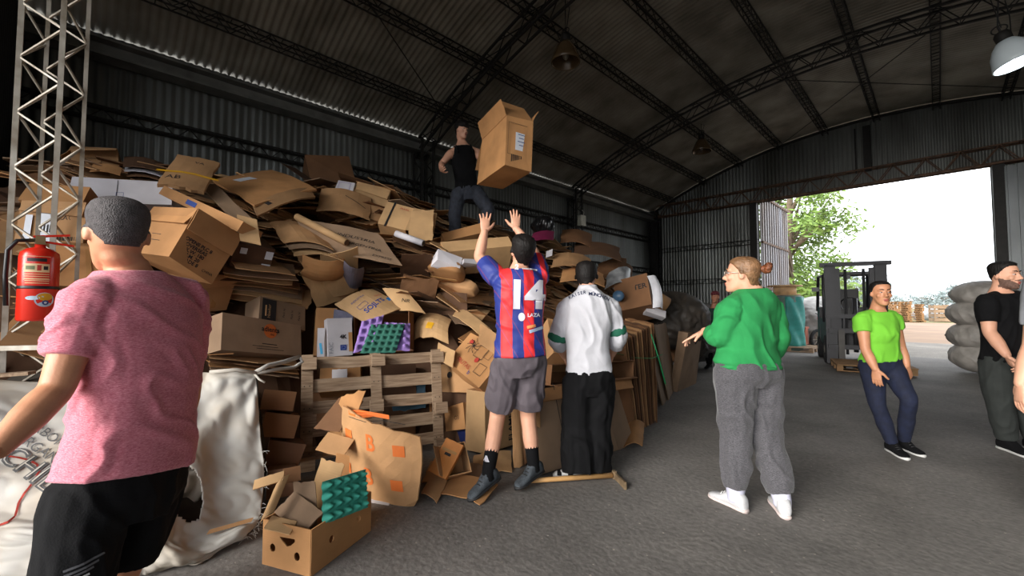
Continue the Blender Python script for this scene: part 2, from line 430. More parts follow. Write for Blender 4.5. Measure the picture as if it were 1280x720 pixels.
def union(b, voxel, smooth=4):
    """merge overlapping closed solids into one continuous surface"""
    me = bpy.data.meshes.new('tmp'); me.from_pydata(b.v, [], b.f); me.update()
    o = bpy.data.objects.new('tmp', me); COL.objects.link(o)
    r = o.modifiers.new('r', 'REMESH'); r.mode = 'VOXEL'; r.voxel_size = voxel; r.use_smooth_shade = True
    if smooth:
        s = o.modifiers.new('s', 'SMOOTH'); s.factor = .5; s.iterations = smooth
    dg = bpy.context.evaluated_depsgraph_get()
    out = bpy.data.meshes.new_from_object(o.evaluated_get(dg), depsgraph=dg)
    bpy.data.objects.remove(o, do_unlink=True); bpy.data.meshes.remove(me)
    out.polygons.foreach_set('use_smooth', [True] * len(out.polygons))
    return out
def wrinkle(me, amp, freq=(9, 9, 4), seed=0, fine=.35):
    """cloth folds: displace along the normal with stretched ridged noise"""
    n = len(me.vertices); co = np.empty(n * 3, np.float32); nr = np.empty(n * 3, np.float32)
    me.vertices.foreach_get('co', co); me.vertices.foreach_get('normal', nr)
    co = co.reshape(-1, 3); nr = nr.reshape(-1, 3); d = np.empty(n, np.float32); s = seed * 7.3; nr = nr.reshape(-1, 3); nzz = np.abs(nr[:, 2])
    for i in range(n):
        x, y, z = co[i]; w = noise.noise(Vector((x * 5 + s, y * 5, z * 5))) * .5
        a = noise.noise(Vector((x * freq[0] + s + w, y * freq[1] + w, z * freq[2] + w + x * 5)))
        c = noise.noise(Vector((x * freq[0] * 2.3 - z * 6, y * freq[1] * 2.3 + s, z * freq[2] * 3)))
        d[i] = (max(-.12, .42 - abs(a) * 2.0) * 2.2 + c * fine) * max(0., 1 - nzz[i] ** 4)
    co += nr.astype(np.float32) * (d * amp)[:, None]
    me.vertices.foreach_set('co', co.ravel()); me.update()

SK_L = mat('skin_fair', (214, 160, 132), .55, 0, .05, 12, bump=.06, bscale=120)
SK_T = mat('skin_tan', (196, 138, 104), .5, 0, .06, 12, bump=.06, bscale=120)
SK_B = mat('skin_brown', (176, 120, 92), .55, 0, .06, 12, bump=.06, bscale=120)
M_EYE = mat('eye_white', (196, 188, 182), .3, var=.02); M_IRIS = mat('eye_iris', (40, 28, 20), .25, var=.02)
M_LIP = mat('lips', (170, 92, 84), .5, var=.05)

TORSO = {  # s along pelvis->neck : half width, front depth, back depth
 'male': [(-.17, .100, .085, .095), (-.08, .158, .105, .118), (0, .168, .110, .122), (.12, .162, .108, .108), (.3, .150, .106, .092), (.45, .152, .108, .094), (.6, .166, .112, .102), (.75, .176, .112, .108), (.86, .168, .098, .104), (.93, .128, .078, .090), (.985, .078, .062, .070), (1.04, .058, .054, .060)],
 'female': [(-.17, .105, .085, .100), (-.08, .172, .105, .130), (0, .182, .112, .130), (.12, .168, .108, .108), (.3, .140, .104, .088), (.45, .140, .108, .088), (.6, .150, .144, .096), (.75, .156, .118, .100), (.86, .150, .092, .096), (.93, .118, .074, .084), (.985, .072, .058, .066), (1.04, .052, .050, .056)]}
ARM_R = [.056, .058, .052, .046, .042, .044, .043, .035, .027]        # shoulder .. elbow(4) .. wrist(8)
LEG_R = [.094, .096, .086, .074, .062, .058, .059, .047, .040]        # hip .. knee(4) .. ankle(8)

class Person:
    def __init__(s, name_label, c, D, J, face, sex='male', k=1.0, fat=1.0, skin=SK_L, voxel=.007, hup=None, seed=1, waist=1.0, armk=1.0, legk=1.0, depthk=1.0, hk=1.0):
        u = (c - 640) / FPX; rd = (_fh + CR * u); rd.z = 0; s.rd = rd.normalized(); s.D = D; s.k = k; s.fat = fat; s.sex = sex; s.skin = skin; s.vx = voxel; s.seed = seed; s.waist = waist; s.armk = armk; s.legk = legk; s.depthk = depthk; s.hk = hk
        s.J = {q: s.pt(v) for q, v in J.items()}
        J = s.J
        s.face = Vector(face[:2] + (0,)).normalized() if len(face) == 2 else Vector(face).normalized()
        s.hup = Vector(hup).normalized() if hup else Vector((0, 0, 1))
        s.sx = (J['sR'] - J['sL']).normalized(); s.hx = (J['hR'] - J['hL']).normalized()
        s.pel = (J['hR'] + J['hL']) / 2; s.nk = J['nk']
        s.up = (s.nk - s.pel).normalized()
        fw = s.up.cross(s.hx + s.sx); fw.z = 0; s.fw = fw.normalized()
        ang = math.atan2(-s.fw.x, s.fw.y)
        loc = Vector((s.pel.x, s.pel.y, min(J['aL'].z, J['aR'].z) - .085))
        s.M = Matrix.Translation(loc) @ Matrix.Rotation(ang, 4, 'Z'); s.Mi = s.M.inverted()
        s.root = empty('person', name_label, 'person', s.M)
    def pt(s, v):
        if isinstance(v, Vector): return v
        px, py, o = v
        r = ray(px, py if not isinstance(py, tuple) else 383)
        h = Vector((r.x, r.y, 0)); t = (s.D + o) / h.dot(s.rd); p = CAM + r * t
        if isinstance(py, tuple): p.z = py[0]
        return p
    def torso_rings(s, s0, s1, e=0.0, n=28, belly=0.0, eb=0.0):
        tab = np.array(TORSO[s.sex]); out = []; L = (s.nk - s.pel)
        mid = s.J.get('mid')
        ss = [q for q in tab[:, 0] if s0 < q < s1]; ss = sorted(set([s0] + ss + [s1]))
        fine = []
        for a, c in zip(ss[:-1], ss[1:]): fine += [a, (a + c) / 2]
        fine.append(ss[-1])
        for q in fine:
            w, df, db = [float(np.interp(q, tab[:, 0], tab[:, i])) for i in (1, 2, 3)]
            qq = min(max(q, 0), 1); ax = (s.hx * (1 - qq) + s.sx * qq).normalized()
            c = s.pel + L * q
            if mid is not None: c += (mid - (s.pel + s.nk) / 2) * max(0, 4 * q * (1 - q))
            ay = s.up.cross(ax).normalized()
            wk = s.waist if .1 < q < .55 else 1.0
            fk = 1 + (s.fat - 1) * max(0.0, min(1, (1.0 - q) * 4))
            w = w * s.k * fk * wk + e; df = (df * fk * (1 + belly * math.exp(-((q - .3) / .22) ** 2))) * s.k * s.depthk + e; db = db * s.k * (1 + (fk - 1) * .6) * s.depthk + e + eb
            ring = []
            for i in range(n):
                a = 2 * math.pi * i / n; ca, sa = math.cos(a), math.sin(a); pw = .86
                x = math.copysign(abs(ca) ** pw, ca) * w; y = math.copysign(abs(sa) ** pw, sa) * (df if sa > 0 else db)
                ring.append(c + ax * x + ay * y)
            out.append(ring)
        return out
    def armpts(s, side, f1):
        J = s.J; S, E, W = J['s' + side], J['e' + side], J['w' + side]
        pts = [S.lerp(E, t) for t in (0, .25, .5, .75)] + [E.lerp(W, t) for t in (0, .25, .5, .75, 1)]
        n = f1 * 4; i = int(n); out = pts[:i + 1]
        if n - i > .02 and i + 1 < len(pts): out.append(pts[i].lerp(pts[i + 1], n - i))
        return out
    def legpts(s, side, f1):
        J = s.J; S, E, W = J['h' + side], J['k' + side], J['a' + side]
        pts = [S.lerp(E, t) for t in (0, .25, .5, .75)] + [E.lerp(W, t) for t in (0, .25, .5, .75, 1)]
        n = f1 * 4; i = int(n); out = pts[:i + 1]
        if n - i > .02 and i + 1 < len(pts): out.append(pts[i].lerp(pts[i + 1], n - i))
        if f1 > 2: out[-1] = W + (W - E).normalized() * (f1 - 2) * .4
        return out
    def local(s, b):
        r = MB(); r.v = [tuple(s.Mi @ Vector(v)) for v in b.v]; r.f = b.f; r.mi = b.mi; return r
    # ---- body with head, arms, legs
    def body(s, hands=None, beard=False, longleg=True):
        J = s.J; k = s.k; b = MB()
        b.loft(s.torso_rings(-.17, 1.04))
        for sd in 'LR':
            limb(b, s.armpts(sd, 2), [r * k * s.armk for r in ARM_R])
            limb(b, s.legpts(sd, 2), [r * k * s.legk for r in LEG_R])
            # deltoid + trapezius
            sh = J['s' + sd]; limb(b, [s.nk.lerp(sh, .15) - s.up * .03 * k, s.nk.lerp(sh, .6) - s.up * .02 * k, sh], [.05 * k, .05 * k, .05 * k * s.armk])
            # foot stub
            td = s.toe(sd); a = J['a' + sd]; limb(b, [a, a - Vector((0, 0, .025)), a - Vector((0, 0, .04)) + td * .03], [.034 * k, .030 * k, .022 * k])
        # head
        hd = J['hd']; hf = s.face; hz = (s.hup - hf * s.hup.dot(hf)).normalized(); hx = hf.cross(hz)
        s.hM = Matrix(((hx.x, hf.x, hz.x, hd.x), (hx.y, hf.y, hz.y, hd.y), (hx.z, hf.z, hz.z, hd.z), (0, 0, 0, 1))) @ Matrix.Scale(k * s.hk, 4)
        H = s.hM
        rows = [(-.128, .018, .084, .050), (-.117, .035, .094, .018), (-.097, .049, .096, -.015), (-.072, .057, .093, -.055), (-.045, .063, .093, -.078), (-.015, .068, .090, -.090), (.015, .072, .088, -.097), (.045, .075, .092, -.101), (.070, .073, .085, -.098), (.090, .063, .069, -.085), (.105, .043, .045, -.060), (.112, .015, .012, -.030)]
        rings = []
        for z, w, f_, bk in rows:
            ring = []
            for i in range(24):
                a = 2 * math.pi * i / 24; ca, sa = math.cos(a), math.sin(a); cy = (f_ + bk) / 2; ry = (f_ - bk) / 2
                nar = 1 - .14 * max(0, sa) ** 2
                ring.append(H @ Vector((math.copysign(abs(ca) ** .9, ca) * w * nar, cy + ry * math.copysign(abs(sa) ** .9, sa), z)))
            rings.append(ring)
        b.loft(rings)
        limb(b, [H @ Vector((0, .090, .018)), H @ Vector((0, .103, -.012)), H @ Vector((0, .116, -.036))], [.008 * k, .010 * k, .013 * k])
        I3 = [H.to_3x3().col[i].normalized() for i in range(3)]
        def hb(c, r): blob(b, H @ Vector(c), tuple(q * k for q in r), *I3)
        for sg in (-1, 1):
            hb((sg * .012, .100, -.038), (.010, .011, .009)); hb((sg * .031, .078, .024), (.026, .015, .008)); hb((sg * .042, .066, -.028), (.022, .022, .022))
            E_ = Vector((sg * .077, -.010, -.008)); blob(b, H @ E_, (.009 * k, .020 * k, .032 * k), (I3[0] + I3[1] * .35 * sg * -1).normalized(), (I3[1] + I3[0] * .35 * sg).normalized(), I3[2])
        hb((0, .092, -.066), (.025, .012, .007)); hb((0, .090, -.080), (.021, .012, .008)); hb((0, .084, -.112), (.020, .014, .014))
        limb(b, [s.nk - s.up * .06, s.nk + s.up * .01, H @ Vector((0, -.018, -.07)), H @ Vector((0, -.015, -.02))], [(.062 * k, .06 * k), (.060 * k, .058 * k), (.058 * k, .056 * k), (.05 * k, .05 * k)], ref=hx)
        me = union(s.local(b), s.vx, 5)
        # hands
        hm = MB()
        for sd in 'LR':
            hs = (hands or {}).get(sd, {})
            W = J['w' + sd]; E = J['e' + sd]; dv = (W - E).normalized()
            if 'dir' in hs: dv = Vector(hs['dir']).normalized() if not callable(hs['dir']) else hs['dir'](s)
            pn = Vector(hs['palm']) if 'palm' in hs else s.sx * (1 if sd == 'L' else -1)
            s.hand(hm, W, dv, pn, hs.get('thumb', None), sd, hs.get('curl', .35), hs.get('spread', .08), k * hs.get('k', 1), hs.get('point', False))
        hme = union(s.local(hm), min(.0045, s.vx * .7) if s.vx < .0095 else .006, 2)
        bm = bmesh.new(); bm.from_mesh(me); bm.from_mesh(hme); out = bpy.data.meshes.new('body'); bm.to_mesh(out); bm.free()
        out.polygons.foreach_set('use_smooth', [True] * len(out.polygons)); out.materials.append(s.skin)
        link('body', out, s.root)
        L = s.Mi @ H
        for sg in (-1, 1):
            e = MB(); e.sphere((sg * .030, .0795, .003), (.0125, .0122, .0055), 12, 8, L); eo = e.build('eye', M_EYE, s.root, True)
            e = MB(); e.sphere((sg * .030, .0905, .003), (.0055, .004, .0052), 10, 6, L); e.build('iris', M_IRIS, eo, True)
        e = MB(); e.sphere((0, .1005, -.0665), (.022, .006, .0045), 14, 8, L); e.sphere((0, .0985, -.0765), (.019, .006, .006), 14, 8, L); e.build('mouth', M_LIP, s.root, True)
        return s
    def brows(s, m, raise_=0.0):
        L = s.Mi @ s.hM
        for sg in (-1, 1):
            e = MB(); e.tube([L @ Vector((sg * x, y, z + raise_)) for x, y, z in ((.012, .0955, .027), (.028, .0945, .033), (.047, .079, .029))], [.0035, .0045, .002], 8); e.build('eyebrow', m, s.root, True)
    def toe(s, sd):
        t = s.J.get('t' + sd)
        if t is None: return s.fw.copy()
        d = t - s.J['a' + sd]; d.z = 0; return d.normalized()
    def hand(s, b, W, x, pn, thumb, sd, curl, spread, k, point=False):
        z = (pn - x * pn.dot(x)).normalized(); y = z.cross(x)
        if thumb is not None:
            if y.dot(Vector(thumb)) < 0: y = -y
        else:
            if sd == 'L': y = -y     # thumb side
            if y.dot(s.fw) < 0 and abs(y.dot(s.fw)) > .5: y = -y
        k *= 1.0
        W = W - x * .02
        limb(b, [W, W + x * .035 * k, W + x * .075 * k, W + x * .108 * k], [(.019 * k, .026 * k), (.016 * k, .035 * k), (.014 * k, .041 * k), (.011 * k, .040 * k)], ref=z, n=16)
        cs = curl if isinstance(curl, (list, tuple)) else [curl] * 4
        for i, (oy, ln) in enumerate(((.030, .076), (.010, .084), (-.0105, .079), (-.030, .062))):
            c = cs[i]
            if point and i: c = 1.0
            bs = W + x * (.104 - abs(oy) * .18) * k + y * oy * k
            d = (x + y * (oy * spread * 26)).normalized(); pts = [bs - d * .012, bs]; p = bs
            for j, q in enumerate((.46, .30, .24)):
                a = c * (.7 + .45 * j); d = (d * math.cos(a) + z * math.sin(a)).normalized(); p = p + d * ln * q * k; pts.append(p)
            limb(b, pts, [.0092 * k, .0092 * k, .0084 * k, .0078 * k, .0066 * k], n=10, sub=3)
        bs = W + x * .030 * k + y * .022 * k; d = (x * .62 + y * .72 + z * .25).normalized(); p1 = bs + d * .042 * k; d2 = (x * .8 + y * .45 + z * .35).normalized(); p2 = p1 + d2 * .032 * k; p3 = p2 + (d2 + z * .2).normalized() * .026 * k
        limb(b, [bs, p1, p2, p3], [.016 * k, .0125 * k, .0105 * k, .008 * k], n=10, sub=3)
    # ---- clothing
    def cloth(s, name, m, b, voxel=None, amp=.004, freq=(9, 9, 4), smooth=4, seed=None):
        me = union(s.local(b), voxel or s.vx * 1.25, smooth)
        if amp: wrinkle(me, amp, freq, s.seed if seed is None else seed)
        me.materials.append(m); return link(name, me, s.root)
    def top(s, m, s0=-.02, s1=.985, e=.014, sleeve=(.8,), sr=None, belly=0.0, name='shirt', amp=.004, hang=.0, freq=(9, 9, 4), eb=0.0, collar=False):
        b = MB(); rings = s.torso_rings(s0, s1, e, belly=belly, eb=eb)
        if hang:
            c0 = s.pel + (s.nk - s.pel) * s0
            for j, r in enumerate(rings):
                q = j / (len(rings) - 1); w = hang * max(0, 1 - q * 2.2); c = sum(r, Vector()) / len(r)
                rings[j] = [p + (p - c).normalized() * w for p in r]
        b.loft(rings)
        for i, sd in enumerate('LR'):
            f1 = sleeve[i % len(sleeve)]
            if f1 <= 0: continue
            pts = s.armpts(sd, f1); base = [r * s.k * s.armk for r in ARM_R]
            add = sr or [.016, .018, .02, .02, .018, .016, .014, .012, .01]
            rad = [base[j] + add[j] for j in range(len(pts) - 1)]; j = min(len(pts) - 1, 8); rad.append(base[j] + add[j])
            limb(b, pts, rad, flat=True)
            sh = s.J['s' + sd]
            limb(b, [s.nk.lerp(sh, .25) - s.up * .03 * s.k, s.nk.lerp(sh, .6) - s.up * .015 * s.k, sh], [.056 * s.k, .06 * s.k, .06 * s.k * s.armk + .006])
        if collar: b.loft(s.torso_rings(.93, 1.045, e * .5))
        return s.cloth(name, m, b, amp=amp, freq=freq)
    def bottom(s, m, f1=(2.0,), rad=None, e=.014, s1=.16, name='trousers', amp=.005, freq=(8, 8, 3.5)):
        b = MB(); b.loft(s.torso_rings(-.19, s1, e))
        for i, sd in enumerate('LR'):
            pts = s.legpts(sd, f1[i % len(f1)]); base = [r * s.k * s.legk for r in LEG_R]; add = rad or [.012, .014, .016, .018, .018, .018, .02, .022, .022]
            r = [base[j] + add[j] for j in range(len(pts) - 1)]; j = min(len(pts) - 1, 8); r.append(base[j] + add[j]); limb(b, pts, r, flat=True)
        return s.cloth(name, m, b, amp=amp, freq=freq)
    def shoe(s, sd, m, msole, up=None, k=1.0, mlace=None, high=0.0, pitch=0.0, accent=None):
        a = s.J['a' + sd]; td = s.toe(sd); zz = Vector((0, 0, 1))
        if pitch: ax = td.cross(zz); R_ = Matrix.Rotation(pitch, 3, ax); td = R_ @ td; zz = R_ @ zz
        xx = td.cross(zz); k *= s.k
        def ring(t, w, top, z0, nn=16):
            o = a - zz * .088 * s.k + td * t * k; r = []
            for i in range(nn):
                an = 2 * math.pi * i / nn; ca, sa = math.cos(an), math.sin(an)
                r.append(o + xx * (w * k * math.copysign(abs(ca) ** .75, ca)) + zz * k * (z0 + (top - z0) * (.5 + .5 * math.copysign(abs(sa) ** .8, sa))))
            return r
        b = MB(); b.loft([ring(t, w, tp, .012) for t, w, tp in ((-.078, .020, .050), (-.068, .034, .096 + high), (-.035, .041, .126 + high), (.012, .042, .130 + high), (.05, .041, .098), (.09, .043, .066), (.13, .046, .055), (.165, .042, .047), (.188, .028, .038), (.198, .012, .028))])
        sh = s.local(b).build('shoe', m, s.root, True)
        b = MB(); b.loft([ring(t, w, .026, 0.0) for t, w in ((-.084, .018), (-.072, .033), (-.03, .039), (.02, .038), (.07, .043), (.13, .050), (.17, .045), (.194, .030), (.206, .012))])
        s.local(b).build('sole', msole, sh, True)
        if accent:
            for t0, t1, w0, w1, h0, h1 in ((-.072, -.035, .035, .043, .09, .125), (.045, .085, .0425, .0445, .09, .067), (.135, .17, .048, .043, .05, .045)):
                b = MB(); b.loft([ring(t0, w0 + .0015, h0 + .002, .02), ring((t0 + t1) / 2, (w0 + w1) / 2 + .003, (h0 + h1) / 2 + .004, .02), ring(t1, w1 + .0015, h1 + .002, .02)]); s.local(b).build('shoe_overlay', accent, sh, True)
        if mlace:
            for j in range(4):
                t = .03 + j * .022; zt = .098 - j * .011
                b = MB(); o = a - zz * .088 * s.k; b.tube([o + td * t * k + xx * .022 * k + zz * (zt - .004) * k, o + td * (t + .006) * k + zz * (zt + .006) * k, o + td * t * k - xx * .022 * k + zz * (zt - .004) * k], .004 * k, 6); s.local(b).build('lace', mlace, sh, True)
        return sh
    def sock(s, sd, m, f0=1.75, r=.006):
        pts = s.legpts(sd, 2); base = [q * s.k * s.legk for q in LEG_R]
        a = s.J['a' + sd]; kn = s.J['k' + sd]; b = MB()
        limb(b, [a - Vector((0, 0, .03)), a, a.lerp(kn, (2 - f0) * .5), a.lerp(kn, 2 - f0)], [.043 * s.k + r, base[8] + r, (base[8] + base[7]) / 2 + r, base[7] + r])
        return s.local(b).build('sock', m, s.root, True)
    def hair(s, m, top=.016, side=.006, front=.066, nape=-.072, ear=-.012, tuft=.004, seed=0, back=None, name='hair', sweep=0.0):
        L = s.Mi @ s.hM; nu, nv = 56, 40; rings = []
        bo = [c for c in s.root.children if c.name.startswith('body')][0].data; Li = L.inverted()
        bv = BVHTree.FromPolygons([Li @ v.co for v in bo.vertices], [tuple(f.vertices) for f in bo.polygons])
        for j in range(nv + 1):
            th = math.pi * (j + .02) / (nv + .04); ring = []
            for i in range(nu):
                a = 2 * math.pi * i / nu; d = Vector((math.sin(a) * math.sin(th), math.cos(a) * math.sin(th), -math.cos(th)))
                az = abs(math.atan2(d.x, d.y))        # 0 front .. pi back
                p = Vector((d.x * .077, -.006 + d.y * .100, .014 + d.z * .100))
                hit_ = bv.ray_cast(Vector((0, -.006, .014)), d, .2)[0]
                if hit_ is not None and (hit_ - Vector((0, -.006, .014))).length < .135: p = hit_
                if az < 1.15: line = front - (front - .035) * (az / 1.15) ** 3
                elif az < 1.6: line = .035 + (ear - .035) * ((az - 1.15) / .45)
                elif az < 1.95: line = ear + (.01) * math.sin((az - 1.6) / .35 * math.pi)
                else: line = ear + (nape - ear) * min(1, (az - 1.95) / .6)
                q = p.z - line
                ng = noise.noise(d * 7 + Vector((seed, 0, 0))) * tuft + noise.noise(d * 19 + Vector((0, seed, 0))) * tuft * .6
                t = side + (top - side) * max(0, min(1, (p.z - .02) / .07))
                if back and az > 2: t += back * max(0, 1 - abs(p.z - .01) / .09)
                if q < 0: t = -.016 - min(.03, -q * 2)
                else: t = .0008 + t * min(1, q / (.03 if top < .01 else .009)) + ng * min(1, q / .012)
                ring.append(L @ (p + d * t))
            rings.append(ring)
        b = MB(); b.loft(rings)
        return b.build(name, m, s.root, True)
    def stubble(s, m, t=.0012):
        L = s.Mi @ s.hM; nu, nv = 48, 40; rings = []; Li = L.inverted()
        bo = [c for c in s.root.children if c.name.startswith('body')][0].data
        bv = BVHTree.FromPolygons([Li @ v.co for v in bo.vertices], [tuple(f.vertices) for f in bo.polygons]); o = Vector((0, .02, -.05))
        for j in range(nv + 1):
            th = math.pi * (j + .02) / (nv + .04); ring = []
            for i in range(nu):
                a = 2 * math.pi * i / nu; d = Vector((math.sin(a) * math.sin(th), math.cos(a) * math.sin(th), -math.cos(th)))
                h = bv.ray_cast(o, d, .2)[0]; p = h if h is not None and (h - o).length < .12 else o + d * .05
                line = -.086 + min(.045, abs(p.x) * .8) if p.y > .03 else -.03
                if abs(p.x) < .028 and -.056 < p.z < -.046: line = -.044
                ok = p.z < line and p.y > -.012 and p.z > -.128
                ring.append(L @ (p + d * (t if ok else -.012)))
            rings.append(ring)
        b = MB(); b.loft(rings); return b.build('beard', m, s.root, True)
    def report(s):
        J = s.J; d = lambda a, c: round((J[a] - J[c]).length, 2)
        print('PERSON', s.root['label'][:28], 'sh', d('sL', 'sR'), 'UA', d('sL', 'eL'), d('sR', 'eR'), 'FA', d('eL', 'wL'), d('eR', 'wR'), 'TH', d('hL', 'kL'), d('hR', 'kR'), 'SH', d('kL', 'aL'), d('kR', 'aR'), 'spine', round((s.nk - s.pel).length, 2), 'nk-hd', d('nk', 'hd'), 'fw', tuple(round(q, 2) for q in s.fw), 'ank', round(J['aL'].z, 2), round(J['aR'].z, 2), 'pelz', round(s.pel.z, 2))
# ------------------------------------------------------------------ the heap of waste cardboard
def cardboard(name, rgb, dark=None, spots=True):
    m = bpy.data.materials.new(name); m.use_nodes = True; n = m.node_tree.nodes; l = m.node_tree.links; b = n['Principled BSDF']
    tc = n.new('ShaderNodeTexCoord'); a = n.new('ShaderNodeTexNoise'); a.inputs['Scale'].default_value = 3.5; a.inputs['Detail'].default_value = 6; l.new(tc.outputs['Object'], a.inputs['Vector'])
    mp = n.new('ShaderNodeMapping'); mp.inputs['Scale'].default_value = (1, 90, 90); l.new(tc.outputs['Object'], mp.inputs[0])
    fl = n.new('ShaderNodeTexNoise'); fl.inputs['Scale'].default_value = 1.5; fl.inputs['Detail'].default_value = 2; l.new(mp.outputs[0], fl.inputs['Vector'])
    r = n.new('ShaderNodeValToRGB'); c = lin(rgb); d = lin(dark) if dark else tuple(q * .72 for q in c)
    r.color_ramp.elements[0].position = .3; r.color_ramp.elements[1].position = .62
    r.color_ramp.elements[0].color = (*d, 1); r.color_ramp.elements[1].color = (*c, 1); l.new(a.outputs[0], r.inputs[0])
    oi = n.new('ShaderNodeObjectInfo'); mr = n.new('ShaderNodeMapRange'); mr.inputs['To Min'].default_value = .78; mr.inputs['To Max'].default_value = 1.12; l.new(oi.outputs['Random'], mr.inputs[0])
    hs = n.new('ShaderNodeHueSaturation'); l.new(r.outputs[0], hs.inputs['Color']); l.new(mr.outputs[0], hs.inputs['Value'])
    l.new(hs.outputs[0], b.inputs['Base Color']); b.inputs['Roughness'].default_value = .82; b.inputs['Specular IOR Level'].default_value = .3
    bp = n.new('ShaderNodeBump'); bp.inputs['Strength'].default_value = .10; bp.inputs['Distance'].default_value = .01; l.new(fl.outputs[0], bp.inputs['Height']); l.new(bp.outputs[0], b.inputs['Normal'])
    return m
K_LIGHT = cardboard('light_kraft_board', (205, 165, 118)); K_MID = cardboard('kraft_board', (184, 141, 98)); K_WARM = cardboard('warm_kraft_board', (186, 136, 88))
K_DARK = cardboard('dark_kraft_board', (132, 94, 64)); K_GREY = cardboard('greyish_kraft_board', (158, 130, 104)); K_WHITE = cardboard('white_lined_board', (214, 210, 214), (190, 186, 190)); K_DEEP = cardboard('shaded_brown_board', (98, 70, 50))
KR = [K_MID, K_MID, K_LIGHT, K_WARM, K_DARK, K_GREY]
INK = mat('black_ink', (34, 30, 30), .8, var=.05); INKB = mat('blue_ink', (44, 66, 132), .8, var=.05); INKR = mat('red_ink', (176, 56, 44), .8, var=.05); INKO = mat('orange_ink', (214, 110, 44), .8, var=.08)
STICK = mat('paper_sticker', (216, 220, 228), .6, var=.03); TAPE = mat('brown_parcel_tape', (176, 132, 84), .25, var=.05); YTAPE = mat('yellow_tape', (214, 160, 30), .4, var=.05); BSTRAP = mat('black_strap', (26, 26, 28), .5); GSTRAP = mat('green_strap', (30, 140, 84), .4)

def H(x, y):
    xf = float(np.interp(y, [-1, .9, 1.5, 2.2, 2.6, 3.7, 5.0, 6.8, 9.5], [-3.75, -3.8, -3.9, -3.65, -2.95, -2.95, -3.1, -3.4, -4.6]))
    zm = float(np.interp(y, [-1.5, -1, 0, 1.4, 2.4, 4, 7, 9, 10.5, 11.5], [1.6, 2.45, 2.7, 2.8, 2.95, 2.8, 2.55, 2.35, 1.6, .3]))
    wd = float(np.interp(y, [-1, 1.5, 3.5, 9], [1.9, 1.9, 2.6, 2.0]))
    return zm * float(np.interp((xf - x) / wd, [0, .1, .5, 1, 1.4], [0, .26, .66, 1, 1.04]))
def hheap(px, py, back=0.0):
    r = ray(px, py); d = 1.6
    while d < 18:
        p = CAM + r * d
        if p.z <= H(p.x, p.y): return p
        d += .03
    return None
# dark packed core under everything seen
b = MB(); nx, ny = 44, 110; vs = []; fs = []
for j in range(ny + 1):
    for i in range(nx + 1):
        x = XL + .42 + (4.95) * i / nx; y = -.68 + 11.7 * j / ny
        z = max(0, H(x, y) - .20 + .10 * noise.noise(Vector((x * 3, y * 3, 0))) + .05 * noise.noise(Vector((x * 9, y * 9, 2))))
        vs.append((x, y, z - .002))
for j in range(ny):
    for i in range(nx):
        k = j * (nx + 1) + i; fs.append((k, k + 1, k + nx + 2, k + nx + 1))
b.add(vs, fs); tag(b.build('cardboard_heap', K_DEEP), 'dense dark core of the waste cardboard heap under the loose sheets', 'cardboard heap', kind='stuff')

def sheet_mb(w, h, t=.006, rr=rnd, flaps=True, bend=.12):
    """a knocked-down carton: centre panel with slotted flaps on both long sides, each at its own small angle"""
    b = MB()
    def slabq(q, mi=0):
        nrm = (q[1] - q[0]).cross(q[3] - q[0]).normalized() * t
        b.add([*q, *[p + nrm for p in q]], [(3, 2, 1, 0), (4, 5, 6, 7), (0, 1, 5, 4), (1, 2, 6, 5), (2, 3, 7, 6), (3, 0, 4, 7)], mi)
    fold = rr.uniform(.3, .7); a0 = rr.uniform(-bend, bend)
    ph = h * (.56 if flaps else 1)
    def col(x): # z of the fold
        return abs(x - (fold - .5) * w) * math.tan(a0)
    xs = [-w / 2, (fold - .5) * w, w / 2]
    for x0, x1 in zip(xs[:-1], xs[1:]):
        slabq([Vector((x0, -ph / 2, col(x0))), Vector((x1, -ph / 2, col(x1))), Vector((x1, ph / 2, col(x1))), Vector((x0, ph / 2, col(x0)))])
        if flaps:
            for sg in (-1, 1):
                if rr.random() < .12: continue
                a = rr.uniform(-.28, .28); fh = h * .22 * rr.uniform(.8, 1.05); g = .006; k0, k1 = rr.uniform(0, .02), rr.uniform(0, .02)
                y0 = sg * ph / 2; y1 = y0 + sg * fh * math.cos(a); dz = fh * math.sin(a)
                q = [Vector((x0 + g, y0, col(x0))), Vector((x1 - g, y0, col(x1))), Vector((x1 - g - k1, y1, col(x1) + dz)), Vector((x0 + g + k0, y1, col(x0) + dz))]
                slabq(q if sg > 0 else [q[1], q[0], q[3], q[2]])
    return b
VARS = [sheet_mb(rnd.uniform(.5, .95), rnd.uniform(.4, .72), rnd.choice([.005, .007, .010]), bend=.2) for _ in range(16)] + [sheet_mb(rnd.uniform(.35, .7), rnd.uniform(.25, .45), .007, flaps=False, bend=.3) for _ in range(8)]
def heap_normal(x, y):
    e = .08; return Vector((-(H(x + e, y) - H(x - e, y)) / (2 * e), -(H(x, y + e) - H(x, y - e)) / (2 * e), 1)).normalized()
def lay(p, nrm, roll):
    z = nrm.normalized(); x = Vector((0, 1, 0)); x = (x - z * x.dot(z)).normalized(); y = z.cross(x)
    x, y = x * math.cos(roll) + y * math.sin(roll), y * math.cos(roll) - x * math.sin(roll)
    return Matrix(((x.x, y.x, z.x, p.x), (x.y, y.y, z.y, p.y), (x.z, y.z, z.z, p.z), (0, 0, 0, 1)))
